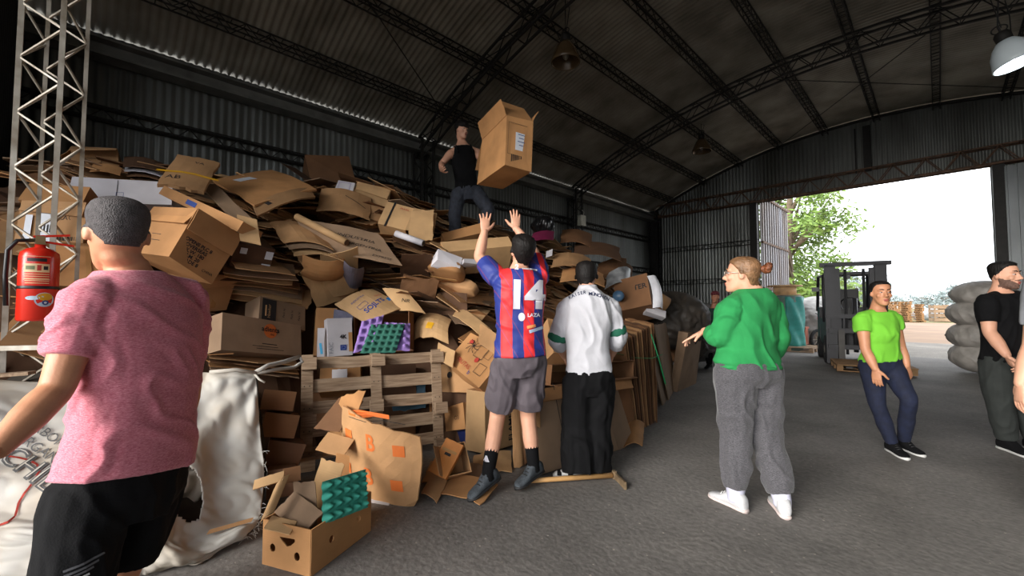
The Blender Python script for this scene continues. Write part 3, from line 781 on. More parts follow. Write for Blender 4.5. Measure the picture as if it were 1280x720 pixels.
# stacks of compressed sheets, edges outward: past counting, one object
core = MB(); rs = random.Random(3)
for i in range(430):
    y = rs.uniform(-.15, 10.3); s_ = rs.uniform(.34 if .6 < y < 2.9 else .06, 1.12)
    xf = float(np.interp(y, [-1, .9, 1.5, 2.2, 2.6, 3.7, 5.0, 6.8, 9.5], [-3.75, -3.8, -3.9, -3.65, -2.95, -2.95, -3.1, -3.4, -4.6])); wd = 2.2
    x = max(XL + 1.0, xf - s_ * wd); z = H(x, y)
    nrm = (Vector((rs.gauss(.10, .14), rs.gauss(.16, .16), 1)))
    M = lay(Vector((x - .16, y, z - .10)), nrm, rs.gauss(0, .35)); mi = rs.choice([0, 0, 1, 2, 3, 3, 4])
    for k in range(rs.randint(4, 9)):
        w, h = rs.uniform(.35, .85), rs.uniform(.3, .6); dx, dy = rs.gauss(0, .05), rs.gauss(0, .06)
        Mk = M @ Matrix.Translation((dx, dy, -.012 * k * rs.uniform(.7, 1.8))) @ Matrix.Rotation(rs.gauss(0, .10), 4, 'Z') @ Matrix.Rotation(rs.gauss(0, .03), 4, 'X')
        core.box((0, 0, 0), (w, h, rs.choice([.004, .006, .008])), Mk, (mi + (1 if rs.random() < .25 else 0)) % 5)
tag(core.build('cardboard_layers', [K_MID, K_DARK, K_WARM, K_GREY, K_DEEP]), 'countless thin compressed cardboard sheets layered through the sloping heap', 'cardboard', kind='stuff')

# loose knocked-down cartons lying over the slope, each its own object
zones = [(-.4, 1.3, 'loose flattened brown carton on the near end of the heap', 'flattened cartons on the near end of the heap'),
         (1.3, 3.4, 'loose flattened brown carton on the middle slope behind the pallet', 'flattened cartons on the middle slope'),
         (3.4, 6.2, 'loose flattened brown carton on the slope behind the two boys', 'flattened cartons behind the two boys'),
         (6.2, 10.6, 'loose flattened brown carton on the far end of the heap', 'flattened cartons on the far end of the heap')]
meshes = {}
def sheet_mesh(v, m):
    k = (v, m.name)
    if k not in meshes: meshes[k] = VARS[v].mesh('flattened_carton', m)
    return meshes[k]
cnt = 0
for (y0, y1, lab, grp), nn in zip(zones, (62, 66, 80, 80)):
    for i in range(nn):
        y = rs.uniform(y0, y1); s_ = rs.uniform(.36 if .6 < y < 2.7 else .12, 1.1) ** .9
        xf = float(np.interp(y, [-1, .9, 1.5, 2.2, 2.6, 3.7, 5.0, 6.8, 9.5], [-3.75, -3.8, -3.9, -3.65, -2.95, -2.95, -3.1, -3.4, -4.6])); wd = float(np.interp(y, [-1, 1.5, 3.5, 9], [1.9, 1.9, 2.6, 2.0]))
        x = xf - s_ * wd - .05; z = H(x, y)
        hn = heap_normal(x, y); q = rs.uniform(.1, .75)
        nrm = hn * q + Vector((rs.gauss(0, .14), rs.gauss(.10, .14), 1)) * (1 - q)
        v = rs.randrange(len(VARS)); m = rs.choice(KR)
        o = link('flattened_carton', sheet_mesh(v, m), None, lay(Vector((x, y, z + rs.uniform(-.08, .03))), nrm, rs.gauss(0, .5)))
        tn = {K_MID: 'mid brown', K_LIGHT: 'light tan', K_WARM: 'warm brown', K_DARK: 'dark brown', K_GREY: 'greyish brown'}[m]
        tag(o, lab.replace('brown', tn), 'cardboard', grp.replace('flattened', tn + ' flattened')); cnt += 1

# ---- cartons that can be told apart
HEAP_ON = [1.0]
def hoff(px, py):
    """the middle of the heap stands a little farther off, behind the pallet"""
    return HEAP_ON[0] * float(np.interp(px, [0, 200, 270, 330, 400, 450, 540, 600, 650], [.1, .2, .5, .75, .8, .95, 1.0, .65, .0])) * max(0, min(1, (py - 325) / 45))
def PH(px, py, d): return P(px, py, d + hoff(px, py))
def tri(p0, d0, p1, p2, p3, g=(0, 0, 0)):
    """corner of a box from four image points: finds the depths that make its three edges square"""
    d0 += hoff(*p0) if not isinstance(p0, Vector) else 0
    A0 = P(*p0, d0) if not isinstance(p0, Vector) else p0; px = [p1, p2, p3]; d = [d0 + q for q in g]
    def E(dd): return [P(*px[i], dd[i]) - A0 for i in range(3)]
    def res(dd):
        e = [q.normalized() for q in E(dd)]; return np.array([e[0].dot(e[1]), e[0].dot(e[2]), e[1].dot(e[2])])
    for _ in range(60):
        r = res(d); Jm = np.zeros((3, 3))
        for i in range(3):
            q = list(d); q[i] += 1e-3; Jm[:, i] = (res(q) - r) / 1e-3
        st = np.linalg.lstsq(Jm.T @ Jm + 3e-3 * np.eye(3), -Jm.T @ r, rcond=None)[0]; st = np.clip(st, -.08, .08); d = [d[i] + st[i] for i in range(3)]
    e = E(d); print('TRI', [round(v, 2) for v in res(d)], 'dims', [round(q.length, 2) for q in e], 'd', [round(v, 2) for v in d])
    return A0, square(e)
def square(e):
    L = [q.length for q in e]; z = e[2].normalized(); x = e[0] - z * e[0].dot(z); x.normalize(); y = e[1] - z * e[1].dot(z) - x * e[1].dot(x); y.normalize()
    return [x * L[0], y * L[1], z * L[2]]
def from_quad(A, B, C, depth):
    """front face lower-left, lower-right, upper-left as (px, py, depth); the box runs back by depth.  edges: 1 right, 2 back, 3 up"""
    A, B, C = [PH(*q) if not isinstance(q, Vector) else q for q in (A, B, C)]
    x = B - A; y = C - A; y -= x.normalized() * y.dot(x.normalized()); n_ = x.cross(y).normalized()
    return A, [x, n_ * -depth, y]
class Carton:
    def __init__(s, label, geo, m, open=None, flaps=None, t=.006, name='carton', cat='box', group=None, jit=.006, seed=0, thick_flap=.006):
        p0, e = geo; s.p0 = p0; s.e = e; s.L = [q.length for q in e]; s.u = [q.normalized() for q in e]; s.m = m
        r = random.Random(hash(label) % 9999 if False else sum(map(ord, label)))
        x, y = s.u[0], s.u[1]; z = x.cross(y)
        c0 = p0 + (e[0] + e[1] + e[2]) / 2
        base = c0 - z * (abs((e[0] + e[1] + e[2]).dot(z)) / 2)
        s.M = Matrix(((x.x, y.x, z.x, base.x), (x.y, y.y, z.y, base.y), (x.z, y.z, z.z, base.z), (0, 0, 0, 1))); s.Mi = s.M.inverted()
        s.root = empty(name, label, cat, s.M, group)
        b = MB(); jv = {}
        def cv(i, j, k):
            if (i, j, k) not in jv: jv[(i, j, k)] = Vector((r.gauss(0, jit), r.gauss(0, jit), r.gauss(0, jit)))
            return p0 + e[0] * i + e[1] * j + e[2] * k + jv[(i, j, k)]
        s.cv = cv
        def slabq(bb, q, nrm):
            vs = [s.Mi @ v for v in q] + [s.Mi @ (v + nrm * t) for v in q]
            bb.add(vs, [(3, 2, 1, 0), (4, 5, 6, 7), (0, 1, 5, 4), (1, 2, 6, 5), (2, 3, 7, 6), (3, 0, 4, 7)])
        sides = {'1-': ((0, 0, 0), (0, 1, 0), (0, 1, 1), (0, 0, 1)), '1+': ((1, 0, 0), (1, 1, 0), (1, 1, 1), (1, 0, 1)), '2-': ((0, 0, 0), (1, 0, 0), (1, 0, 1), (0, 0, 1)), '2+': ((0, 1, 0), (1, 1, 0), (1, 1, 1), (0, 1, 1)), '3-': ((0, 0, 0), (1, 0, 0), (1, 1, 0), (0, 1, 0)), '3+': ((0, 0, 1), (1, 0, 1), (1, 1, 1), (0, 1, 1))}
        for nm, cs in sides.items():
            if nm == open: continue
            ax = int(nm[0]) - 1; inward = s.u[ax] * (1 if nm[1] == '-' else -1)
            slabq(b, [cv(*c) for c in cs], inward)
        s.body = b.build('carton_body', m, s.root)
        for side, (ang, frac) in (flaps or {}).items():
            oa = int(open[0]) - 1; on = s.u[oa] * (1 if open[1] == '+' else -1); sa = int(side[0]) - 1; ha = 3 - oa - sa
            inn = s.u[sa] * (1 if side[1] == '-' else -1)          # towards the middle of the opening
            idx = [0, 0, 0]; idx[oa] = 1 if open[1] == '+' else 0; idx[sa] = 1 if side[1] == '+' else 0
            i0 = list(idx); i0[ha] = 0; i1 = list(idx); i1[ha] = 1; a_, c_ = cv(*i0), cv(*i1); hv = (c_ - a_).normalized()
            an = math.radians(ang); dv = inn * math.cos(an) + on * math.sin(an); ln = s.L[sa] * frac
            nn = dv.cross(hv).normalized() * thick_flap
            k0, k1 = r.uniform(.002, .02), r.uniform(.002, .02); tw = on * r.gauss(0, .012)
            mids = dv * ln * .5 + nn * r.uniform(-2.2, 2.2)
            q = [a_ + hv * .004, c_ - hv * .004, c_ - hv * .006 + mids, c_ - hv * k1 + dv * ln + tw, a_ + hv * k0 + dv * ln - tw, a_ + hv * .006 + mids]
            fb = MB(); vs = [s.Mi @ v for v in q] + [s.Mi @ (v + nn) for v in q]
            fb.add(vs, [(0, 1, 2, 5), (5, 2, 3, 4), (11, 8, 7, 6), (10, 9, 8, 11)] + [(i, i + 6, (i + 1) % 6 + 6, (i + 1) % 6) for i in range(6)])
            fb.build('flap', m, s.root)
    def fmat(s, face, u, v, upax='3+', lift=.004):
        """frame on a face: u, v fractions along the two in-face edges (lower index first); upax = which edge direction is up for the print"""
        ax = int(face[0]) - 1; oth = [i for i in range(3) if i != ax]; k = 1 if face[1] == '+' else 0
        o = s.p0 + s.e[ax] * k + s.e[oth[0]] * u + s.e[oth[1]] * v; z = s.u[ax] * (1 if k else -1)
        y = s.u[int(upax[0]) - 1] * (1 if upax[1] == '+' else -1); x = y.cross(z); o = o + z * lift
        return s.Mi @ Matrix(((x.x, y.x, z.x, o.x), (x.y, y.y, z.y, o.y), (x.z, y.z, z.z, o.z), (0, 0, 0, 1)))
    def text(s, face, string, u, v, size, m=INK, upax='3+', rot=0, lift=.004, **kw):
        writing(string, size, m, s.root, s.fmat(face, u, v, upax, lift) @ Matrix.Rotation(rot, 4, 'Z'), **kw); return s
    def patch(s, face, u, v, w, h, m=STICK, upax='3+', name='sticker', rot=0, lift=.004):
        b = MB(); b.box((0, 0, 0), (w, h, .001)); b.build(name, m, s.root, M=s.fmat(face, u, v, upax, lift) @ Matrix.Rotation(rot, 4, 'Z')); return s
    def disc(s, face, u, v, r, m, upax='3+', name='round_mark', lift=.004):
        b = MB(); b.prism([(r * math.cos(a), r * math.sin(a)) for a in [i * math.pi / 14 for i in range(28)]], 0, .0008); b.build(name, m, s.root, M=s.fmat(face, u, v, upax, lift)); return s
    def barcode(s, face, u, v, w, h, m=INK, upax='3+'):
        b = MB(); r = random.Random(5); x = -w / 2
        while x < w / 2:
            q = r.choice([.004, .007, .011]); b.box((x + q / 2, 0, 0), (q, h, .001)); x += q + r.choice([.005, .008])
        b.build('barcode', m, s.root, M=s.fmat(face, u, v, upax)); return s
    def frame_mark(s, face, u, v, w, h, m=INK, t=.004, upax='3+', rot=0):
        b = MB()
        for c, q in (((0, h / 2, 0), (w, t, .001)), ((0, -h / 2, 0), (w, t, .001)), ((w / 2, 0, 0), (t, h, .001)), ((-w / 2, 0, 0), (t, h, .001))): b.box(c, q)
        b.build('printed_frame', m, s.root, M=s.fmat(face, u, v, upax) @ Matrix.Rotation(rot, 4, 'Z')); return s

class Sheet:
    """a single piece of board given by three corners, bent by bend (sagitta) along its width, with torn edges"""
    def __init__(s, label, A, B, C, m, t=.007, bend=0.0, bendy=0.0, tear=.012, nx=8, ny=6, name='cardboard_sheet', cat='cardboard', group=None, cut=None, seed=0, warp=None):
        A, B, C = [PH(*q) if not isinstance(q, Vector) else q for q in (A, B, C)]
        M, w, h = frame(A, B, C); tear = min(tear, .035 * min(w, h)); s.M = M; s.w = w; s.h = h; s.bend = bend; s.bendy = bendy; r = random.Random(sum(map(ord, label)) + seed)
        ex = [[r.gauss(0, tear * .25) + (r.uniform(-1, 1) * tear * 1.6 if r.random() < .14 else 0) for _ in range(max(nx, ny) + 1)] for _ in range(4)]
        sk = (B - A).normalized().dot((C - A)) / 1.0
        b = MB(); top = []; bot = []
        for j in range(ny + 1):
            for i in range(nx + 1):
                u, v = i / nx, j / ny
                x = w * u + sk * v; y = h * v
                if j == 0: y += ex[0][i]
                if j == ny: y += ex[1][i]
                if i == 0: x += ex[2][j]
                if i == nx: x += ex[3][j]
                if warp: x, y = warp(x, y, u, v, w, h)
                p = Vector((x, y, s.z(u, v) + r.gauss(0, .002 * min(1, min(w, h) / .5) ** 2))); top.append(p); bot.append(p - Vector((0, 0, t)))
        nn = len(top); fs = []
        def keep(i, j): return not (cut and cut((i + .5) / nx, (j + .5) / ny))
        from collections import Counter
        ec = {}
        for j in range(ny):
            for i in range(nx):
                if not keep(i, j): continue
                k = j * (nx + 1) + i; q = (k, k + 1, k + nx + 2, k + nx + 1); fs.append(q); fs.append(tuple(x + nn for x in reversed(q)))
                for a_, c_ in zip(q, q[1:] + q[:1]):
                    if (c_, a_) in ec: del ec[(c_, a_)]
                    else: ec[(a_, c_)] = 1
        for a_, c_ in ec: fs.append((a_, a_ + nn, c_ + nn, c_))
        b.add(top + bot, fs); s.root = tag(b.build(name, m, M=M), label, cat, group); s.sk = sk; s.bv = BVHTree.FromPolygons(b.v, b.f)
    def z(s, u, v): return s.bend * 4 * u * (1 - u) + s.bendy * 4 * v * (1 - v)
    def surf(s, u, v, rot=0, lift=.004):
        p = Vector((s.w * u + s.sk * v, s.h * v, s.z(u, v) + lift)); d = (s.z(u + .02, v) - s.z(u - .02, v)) / (.04 * s.w); dv_ = (s.z(u, v + .02) - s.z(u, v - .02)) / (.04 * s.h)
        return Matrix.Translation(p) @ Matrix.Rotation(-math.atan(d), 4, 'Y') @ Matrix.Rotation(math.atan(dv_), 4, 'X') @ Matrix.Rotation(rot, 4, 'Z')
    def text(s, string, u, v, size, m=INK, rot=0, **kw):
        me = text_mesh(string, size, **kw); me.materials.clear(); me.materials.append(m)
        link('print', wrap_on(me, s.bv, Matrix.Translation((s.w * u + s.sk * v, s.h * v, 0)) @ Matrix.Rotation(rot, 4, 'Z'), .3, .003, .04), s.root); return s
    def patch(s, u, v, w, h, m=STICK, rot=0, name='sticker'):
        n = 5; b = MB(); b.add([((i / n - .5) * w, (j / n - .5) * h, 0) for j in range(n + 1) for i in range(n + 1)], [(j * (n + 1) + i, j * (n + 1) + i + 1, j * (n + 1) + i + n + 2, j * (n + 1) + i + n + 1) for j in range(n) for i in range(n)])
        link(name, wrap_on(b.mesh(name, m), s.bv, Matrix.Translation((s.w * u + s.sk * v, s.h * v, 0)) @ Matrix.Rotation(rot, 4, 'Z'), .3, .004, 1), s.root); return s
# ---- the flying box
c = Carton('big open carton flying through the air above the reaching hands', tri((632, 206), 4.5, (599, 231), (664, 214), (635, 143), (.3, .3, .2)), K_WARM, '3+', {'2-': (112, .62), '1-': (50, .5), '2+': (118, .45), '1+': (236, .5)}, jit=.014)
c.patch('1-', .55, .52, .14, .20).barcode('1-', .5, .16, .2, .09).frame_mark('1-', .52, .55, .30, .36, t=.003)
for k, w_ in enumerate((.08, .06, .09, .05)): c.patch('1-', .55, .66 - k * .07, w_, .008, INKB, lift=.006, name='print')
c.text('2-', 'FRAGIL', .45, .80, .07, m=mat('brown_ink', (84, 54, 34), .8), rot=.15).patch('2-', .45, .72, .26, .012, mat('brown_ink', (84, 54, 34), .8), name='print', rot=.2)
c.frame_mark('2-', .7, .32, .14, .2, mat('brown_ink', (84, 54, 34), .8)).patch('2-', .3, .45, .15, .01, mat('brown_ink', (84, 54, 34), .8), name='print')

# ---- near end, left to right
Carton('open dark brown carton at the far top left end of the heap', from_quad((90, 222, 4.0), (150, 224, 4.2), (104, 184, 4.15), .4), K_MID, '3+', {'2-': (225, .5), '1-': (235, .4)}).frame_mark('2-', .45, .5, .12, .1)
Sheet('light brown loose flap lying across the open carton at far top left', (112, 214, 3.8), (150, 219, 3.85), (116, 205, 3.9), K_WARM, bend=.02)
c = Carton('long white lilac flat carton lying under the top left cartons', from_quad((84, 252, 3.45), (214, 256, 3.7), (86, 221, 3.5), .5), K_WHITE)
c.frame_mark('2-', .48, .35, .05, .04, INKB, .002); c.patch('2-', .45, .5, .004, .2, INK, name='crease_line')
for i, y in enumerate((184, 190, 196, 202, 208, 214, 218)):
    Sheet('thin dark printed card fanned out beside the topmost left carton, number %s from the top' % ['one', 'two', 'three', 'four', 'five', 'six', 'seven'][i], (152 + i * 3, y + 24, 3.95 - i * .02), (206 + i * 2, y + 33, 4.05 - i * .02), (156 + i * 3, y + 12, 4.35), [K_DEEP, K_WHITE, K_DARK, K_DEEP, K_WARM, K_DEEP, K_DARK][i], bend=.03, tear=.006, nx=4, ny=2)
c = Carton('closed brown carton behind the truss with paper labels', from_quad((18, 303, 2.95), (103, 304, 3.05), (21, 252, 3.0), .45), K_MID, '3+', {'2-': (262, .22)})
c.patch('2-', .42, .42, .09, .24).patch('2-', .16, .35, .04, .2).barcode('2-', .42, .35, .06, .06).text('2-', 'FRAGIL', .72, .62, .05).barcode('2-', .8, .1, .16, .03)
Carton('upper brown carton behind the truss under the white carton', from_quad((20, 252, 3.1), (100, 254, 3.2), (22, 228, 3.2), .4), K_WARM, jit=.012)
Carton('brown carton showing between the extinguisher and the pink shirt', from_quad((72, 356, 2.85), (150, 360, 2.95), (74, 307, 2.9), .4), K_WARM).patch('2-', .5, .5, .03, .26, TAPE, name='tape')
Carton('low brown carton behind the foot of the truss', from_quad((0, 446, 2.85), (70, 446, 2.9), (2, 400, 2.85), .35), K_DARK)
Carton('dark carton below the extinguisher behind the truss', from_quad((-20, 400, 2.95), (60, 402, 3.0), (-18, 358, 2.95), .35), K_DEEP)
# big box behind the man's head
c = Carton('large open carton with printed lines just behind the head of the man in pink', tri((207, 322), 2.85, (268, 354), (152, 313), (248, 262), (.25, .3, .2)), K_WARM, '3+', {'2-': (262, .36), '1-': (262, .36)}, jit=.008)
for k, s_ in enumerate(('OPENS PLC 8', 'OVERSEAS', 'K.W. 180', 'S.M. 20', 'MADE 8')): c.text('2-', s_,   .36 + .02 * (k > 1), .46 - k * .085, .036, bold=.001)
c.text('2-', 'CHINA',     .76, .10, .028); c.patch('1-', .5, .42, .1, .004, INK, name='print').patch('1-', .45, .3, .1, .004, INK, name='print')
# flattened carton with yellow tape and the long narrow tray below it
s = Sheet('flattened brown carton with a strip of yellow tape near the top left', (194, 230, 3.55), (254, 240, 3.7), (222, 194, 4.0), K_MID, t=.03, bend=.02)
s.patch(.5, .42, .46, .03, YTAPE, name='tape'); s.text('AB', .25, .25, .09, m=INK); s.text('VA', .6, .8, .06)
Sheet('purplish brown flattened board beside the yellow taped carton', (296, 278, 3.6), (316, 274, 3.7), (250, 232, 4.0), K_GREY, t=.02)
c = Carton('long narrow open tray of cardboard sloping down to the light flap', from_quad((199, 243, 3.5), (296, 289, 3.2), (196, 227, 3.55), .2), K_WARM, '3+', jit=.004)
c.patch('2-', .4, .5, .12, .04, INKB, name='print')
Sheet('pale end flap standing up at the lower end of the long tray', (300, 300, 3.2), (326, 306, 3.25), (296, 268, 3.35), K_LIGHT, tear=.004)
# large flattened one with a white label
s = Sheet('largest flattened carton on the crest with a pale blue label', (318, 256, 4.0), (396, 236, 4.7), (262, 226, 4.55), K_WARM, t=.02, bend=.015, bendy=.02); s.patch(.36, .72, .20, .13, STICK, rot=-.1)
Sheet('folded lower lip of the largest flattened carton', (322, 270, 3.95), (394, 246, 4.6), (316, 256, 4.05), K_MID, t=.02, bend=.05, tear=.02).patch(.2, .5, .05, .05, INK, name='mark')
Carton('dark shaded carton on the crest against the corrugated wall', from_quad((391, 238, 6.0), (444, 234, 6.3), (391, 197, 6.1), .5), K_DARK, jit=.03)  # shade put into the colour by using the darker board
Sheet('dark leaning board between the largest flattened carton and the crest carton', (378, 222, 5.6), (396, 228, 5.7), (352, 204, 6.0), K_DEEP)
Sheet('crumpled brown board with string below the crest', (395, 264, 4.75), (462, 276, 4.85), (402, 236, 5.1), K_MID, bend=.06, tear=.03).patch(.7, .55, .3, .01, INK, rot=-.5, name='string')
c = Carton('light brown carton with flaps on the upper slope', from_quad((436, 256, 5.1), (480, 268, 5.2), (438, 224, 5.25), .3), K_LIGHT, '3+', {'2-': (262, .5), '1-': (250, .5)}); c.patch('2-', .1, .3, .05, .04, INKB, name='print')
c = Carton('small carton end with glossy white wrapping on the upper slope', from_quad((417, 240, 5.15), (438, 244, 5.15), (418, 223, 5.2), .2), K_WHITE); c.frame_mark('2-', .5, .5, .14, .12, mat('lilac_print', (140, 120, 170), .6))
Sheet('light board under the carton with flaps on the upper slope', (436, 270, 4.95), (480, 280, 5.0), (440, 252, 5.1), K_MID, bend=.04)
c = Carton('light carton with a black strap round it on the upper slope', from_quad((472, 279, 4.85), (506, 288, 4.85), (481, 251, 5.0), .35), K_LIGHT, '1+', {'2-': (96, .9), '3+': (100, .4)}); c.patch('2-', .28, .5, .022, .36, BSTRAP, name='strap').text('2-', 'FRAGIL', .7, .85, .035, m=INKR)
Sheet('light open flap right of the strapped carton', (510, 302, 4.6), (540, 300, 4.65), (514, 264, 4.85), K_LIGHT, tear=.02)
# tubes
def tube_thing(name, label, a, c_, r, m, caps=None):
    b = MB(); A_, B_ = P(*a), P(*c_); t = (B_ - A_).normalized(); b.tube([A_, B_], r, 16); o = b.build(name, m, None, True); tag(o, label, 'tube')
    e = MB(); e.tube([A_ - t * .003, A_ + t * .004], r * .8, 14); e.tube([B_ - t * .004, B_ + t * .003], r * .8, 14); e.build('tube_end', caps or K_DEEP, o)
    return o
tube_thing('cardboard_tube', 'long kraft cardboard tube lying across the layered boards', (371, 271, 4.25), (433, 303, 4.05), .035, K_LIGHT)
o = tube_thing('cardboard_tube', 'short white printed tube with a dark cap near the strapped carton', (495, 292, 4.6), (529, 304, 4.5), .035, K_WHITE, BSTRAP)
Sheet('long brown board with printed words lying on the layered slope', (392, 316, 3.95), (502, 332, 3.95), (372, 276, 4.3), K_GREY, t=.012, bend=.03, tear=.02).text('INDUSTRIA', .62, .62, .075, rot=-.1).text('ARGENTINA', .66, .38, .06, rot=-.1).text('EXPRESS', .8, .12, .05, rot=-.1)
for i, (x, y) in enumerate(((345, 282), (352, 290), (360, 298), (368, 308))):
    Sheet('curled pale edged board in the layered run left of the tube, %s from the top' % ['first', 'second', 'third', 'fourth'][i], (x + 10, y + 22, 3.85 - i * .05), (x + 72, y + 30, 3.95 - i * .05), (x - 8, y - 4, 4.3), [K_MID, K_GREY, K_LIGHT, K_MID][i], bend=.05)
c = Carton('shaded dark carton with three pale labels below the long tray', from_quad((287, 334, 3.3), (336, 340, 3.4), (289, 303, 3.35), .35), K_DEEP)
c.patch('2-', .22, .75, .05, .05).patch('2-', .88, .7, .06, .07).patch('2-', .86, .18, .07, .06)
c = Carton('brown carton end with a taped corner below the shaded dark one', from_quad((231, 392, 2.95), (282, 388, 3.1), (236, 342, 3.05), .3), K_MID, '3+', {'2-': (262, .35)}); c.patch('2-', .6, .4, .05, .2, TAPE, name='tape')
rb_ = random.Random(12)
for i in range(8):
    Sheet('pale edged board in the bowed stack above the orange dot carton, layer %s' % ['one', 'two', 'three', 'four', 'five', 'six', 'seven', 'eight'][i], (268 + i * 3 + rb_.uniform(-8, 8), 370 - i * 5, 3.15), (384 - i * 3 + rb_.uniform(-10, 6), 386 - i * 6, 3.3), (282 + rb_.uniform(-8, 8), 346 - i * 4.5, 3.6), [K_MID, K_LIGHT, K_GREY, K_MID, K_DARK, K_LIGHT, K_GREY, K_MID][i], bend=rb_.uniform(-.015, .03), tear=.03)
c = Carton('brown and black printed carton tilted above the orange dot carton', from_quad((324, 403, 2.88), (381, 414, 3.2), (328, 371, 2.96), .22), K_GREY, jit=.004)
c.patch('2-', .18, .5, .13, .222, INK, name='black_panel').text('2-', 'Hawker', .18, .5, .04, m=K_LIGHT, rot=1.55, lift=.006).patch('2-', .11, .5, .012, .10, K_LIGHT, name='print', lift=.006)
for u_ in (.5, .68, .85): c.text('2-', 'Pack N', u_, .55, .03, rot=1.5)
c.patch('2-', .68, .12, .2, .003, INK, name='print')
c = Carton('long carton with an orange round mark beside the pink shirt', from_quad((277, 437, 2.60), (377, 446, 3.02), (280, 391, 2.68), .3), K_GREY, jit=.004)
c.disc('2-', .56, .68, .062, INKO).text('2-', 'adients', .56, .72, .06, rot=0, lift=.006, bold=.001).text('2-', 'dits', .58, .58, .028, lift=.006)
c.patch('2-', .55, .28, .14, .006, INK, name='print').patch('2-', .5, .2, .24, .004, INK, name='print').patch('2-', .56, .13, .26, .004, INK, name='print').patch('1-', .5, .7, .05, .07, INKO, name='print')
for i in range(4):
    Sheet('flat board under the orange dot carton, %s layer' % ['top', 'second', 'third', 'lowest'][i], (262, 447 + i * 5, 2.7), (374, 457 + i * 5, 2.85), (262, 434 + i * 5, 3.0), [K_MID, K_DARK, K_WARM, K_GREY][i], tear=.02)
Carton('greyish taped carton under the bag rope', from_quad((262, 500, 2.95), (322, 500, 3.0), (262, 452, 2.95), .3), K_GREY).patch('2-', .85, .5, .1, .2, TAPE, name='tape')
# middle
Sheet('tan board with a torn corner above the printed tan sheet', (396, 384, 3.4), (448, 364, 3.75), (376, 340, 3.65), K_LIGHT, bend=.04, tear=.03)
Sheet('crumpled open kraft carton side in the middle of the heap', (376, 344, 3.6), (427, 348, 3.7), (378, 318, 3.75), K_WARM, bend=.06, tear=.04, bendy=.04)
Sheet('light brown wall of the crumpled carton in the middle', (405, 372, 3.45), (448, 362, 3.6), (400, 318, 3.85), K_LIGHT, bend=.03, tear=.02)
Sheet('grey plastic film caught between the boards in the middle', (428, 352, 3.7), (452, 358, 3.7), (430, 326, 3.85), mat('grey_film', (120, 116, 130), .3, var=.2), t=.004, bend=.05, tear=.03, name='plastic_film', cat='plastic')
c = Carton('open carton holding the purple and green trays', from_quad((442, 440, 3.05), (517, 438, 3.15), (446, 392, 3.15), .4), K_DARK, '2-', {'1+': (70, .3)})
s = Sheet('tan carton lid with blue lettering bent over the tray carton', (462, 407, 2.95), (508, 385, 3.15), (419, 381, 3.15), K_LIGHT, t=.012, bend=.05, tear=.01)
s.text('SOJLTS', .52, .42, .075, m=INKB, rot=.25, bold=.002).text('INDUSTRIA', .4, .78, .03, m=INKB, rot=.2).text('VERDE', .85, .68, .03, m=INKR, rot=.1)
b = MB(); b.prism([(.03 * math.cos(a) * (1 + .25 * math.sin(5 * a)), .03 * math.sin(a)) for a in [i * math.pi / 9 for i in range(18)]], 0, .0008); b.build('blue_mark', mat('blue_splash', (56, 130, 200), .7), s.root, M=s.surf(.95, .45))
b = MB()
for c_, q in (((0, .025, 0), (.1, .003, .001)), ((0, -.025, 0), (.1, .003, .001)), ((.05, 0, 0), (.003, .05, .001)), ((-.05, 0, 0), (.003, .05, .001))): b.box(c_, q)
b.build('printed_frame', INKB, s.root, M=s.surf(.32, .55, .2))
Sheet('second tan lid panel with a dark print right of the blue lettering', (500, 388, 3.1), (532, 392, 3.1), (478, 360, 3.45), K_LIGHT, bend=.02).text('NR', .55, .45, .06)
def tray(label, A, B, C, nx, ny, m, hgt=.022, name='egg_tray', cat='egg tray'):
    A, B, C = P(*A), P(*B), P(*C); M, w, h = frame(A, B, C); q = 6; b = MB(); sk = (B - A).normalized().dot(C - A); NXq, NYq = nx * q, ny * q
    top = []; bot = []
    for j in range(NYq + 1):
        for i in range(NXq + 1):
            u, v = i / q, j / q; z = hgt * (math.sin(math.pi * u) ** 2 * math.sin(math.pi * v) ** 2 * 2 - .5) + hgt * .35 * (math.cos(math.pi * u) ** 2) * (math.cos(math.pi * v) ** 2)
            p = Vector((w * i / NXq + sk * j / NYq, h * j / NYq, z)); top.append(p); bot.append(p - Vector((0, 0, .004)))
    fs = []; n_ = len(top)
    for j in range(NYq):
        for i in range(NXq):
            k = j * (NXq + 1) + i; f_ = (k, k + 1, k + NXq + 2, k + NXq + 1); fs += [f_, tuple(x + n_ for x in reversed(f_))]
    b.add(top + bot, fs); return tag(b.build(name, m, None, True, M), label, cat)
M_PUR = mat('purple_pulp', (136, 108, 170), .9, bump=.1); M_DGR = mat('dark_green_pulp', (36, 92, 78), .9, bump=.1); M_TEAL = mat('teal_pulp', (60, 158, 138), .85, bump=.08, bscale=90)
tray('purple moulded tray leaning at the left in the tray carton', (441, 441, 3.0), (470, 432, 3.05), (452, 401, 3.15), 3, 4, M_PUR, .025, 'fruit_tray', 'fruit tray')
tray('purple moulded tray at the right in the tray carton', (478, 436, 3.05), (512, 438, 3.05), (480, 402, 3.2), 3, 4, M_PUR, .025, 'fruit_tray', 'fruit tray')
tray('dark green moulded tray standing between the two purple trays', (450, 441, 2.97), (494, 440, 3.0), (464, 405, 3.12), 5, 5, M_DGR, .018, 'fruit_tray', 'fruit tray')
c = Carton('white carton marked 4K behind the top slat of the pallet', from_quad((410, 446, 2.98), (441, 444, 3.02), (411, 398, 3.05), .12), K_WHITE, jit=.002)
c.text('2-', '4K', .62, .5, .05, bold=.002).patch('2-', .62, .22, .055, .05, INKB, name='blue_mark').frame_mark('2-', .62, .22, .03, .025, STICK, .003).text('2-', 'FAIC', .14, .22, .05, m=mat('grey_ink', (120, 122, 130), .8), rot=1.57).patch('2-', .92, .36, .035, .18, TAPE, name='tape')
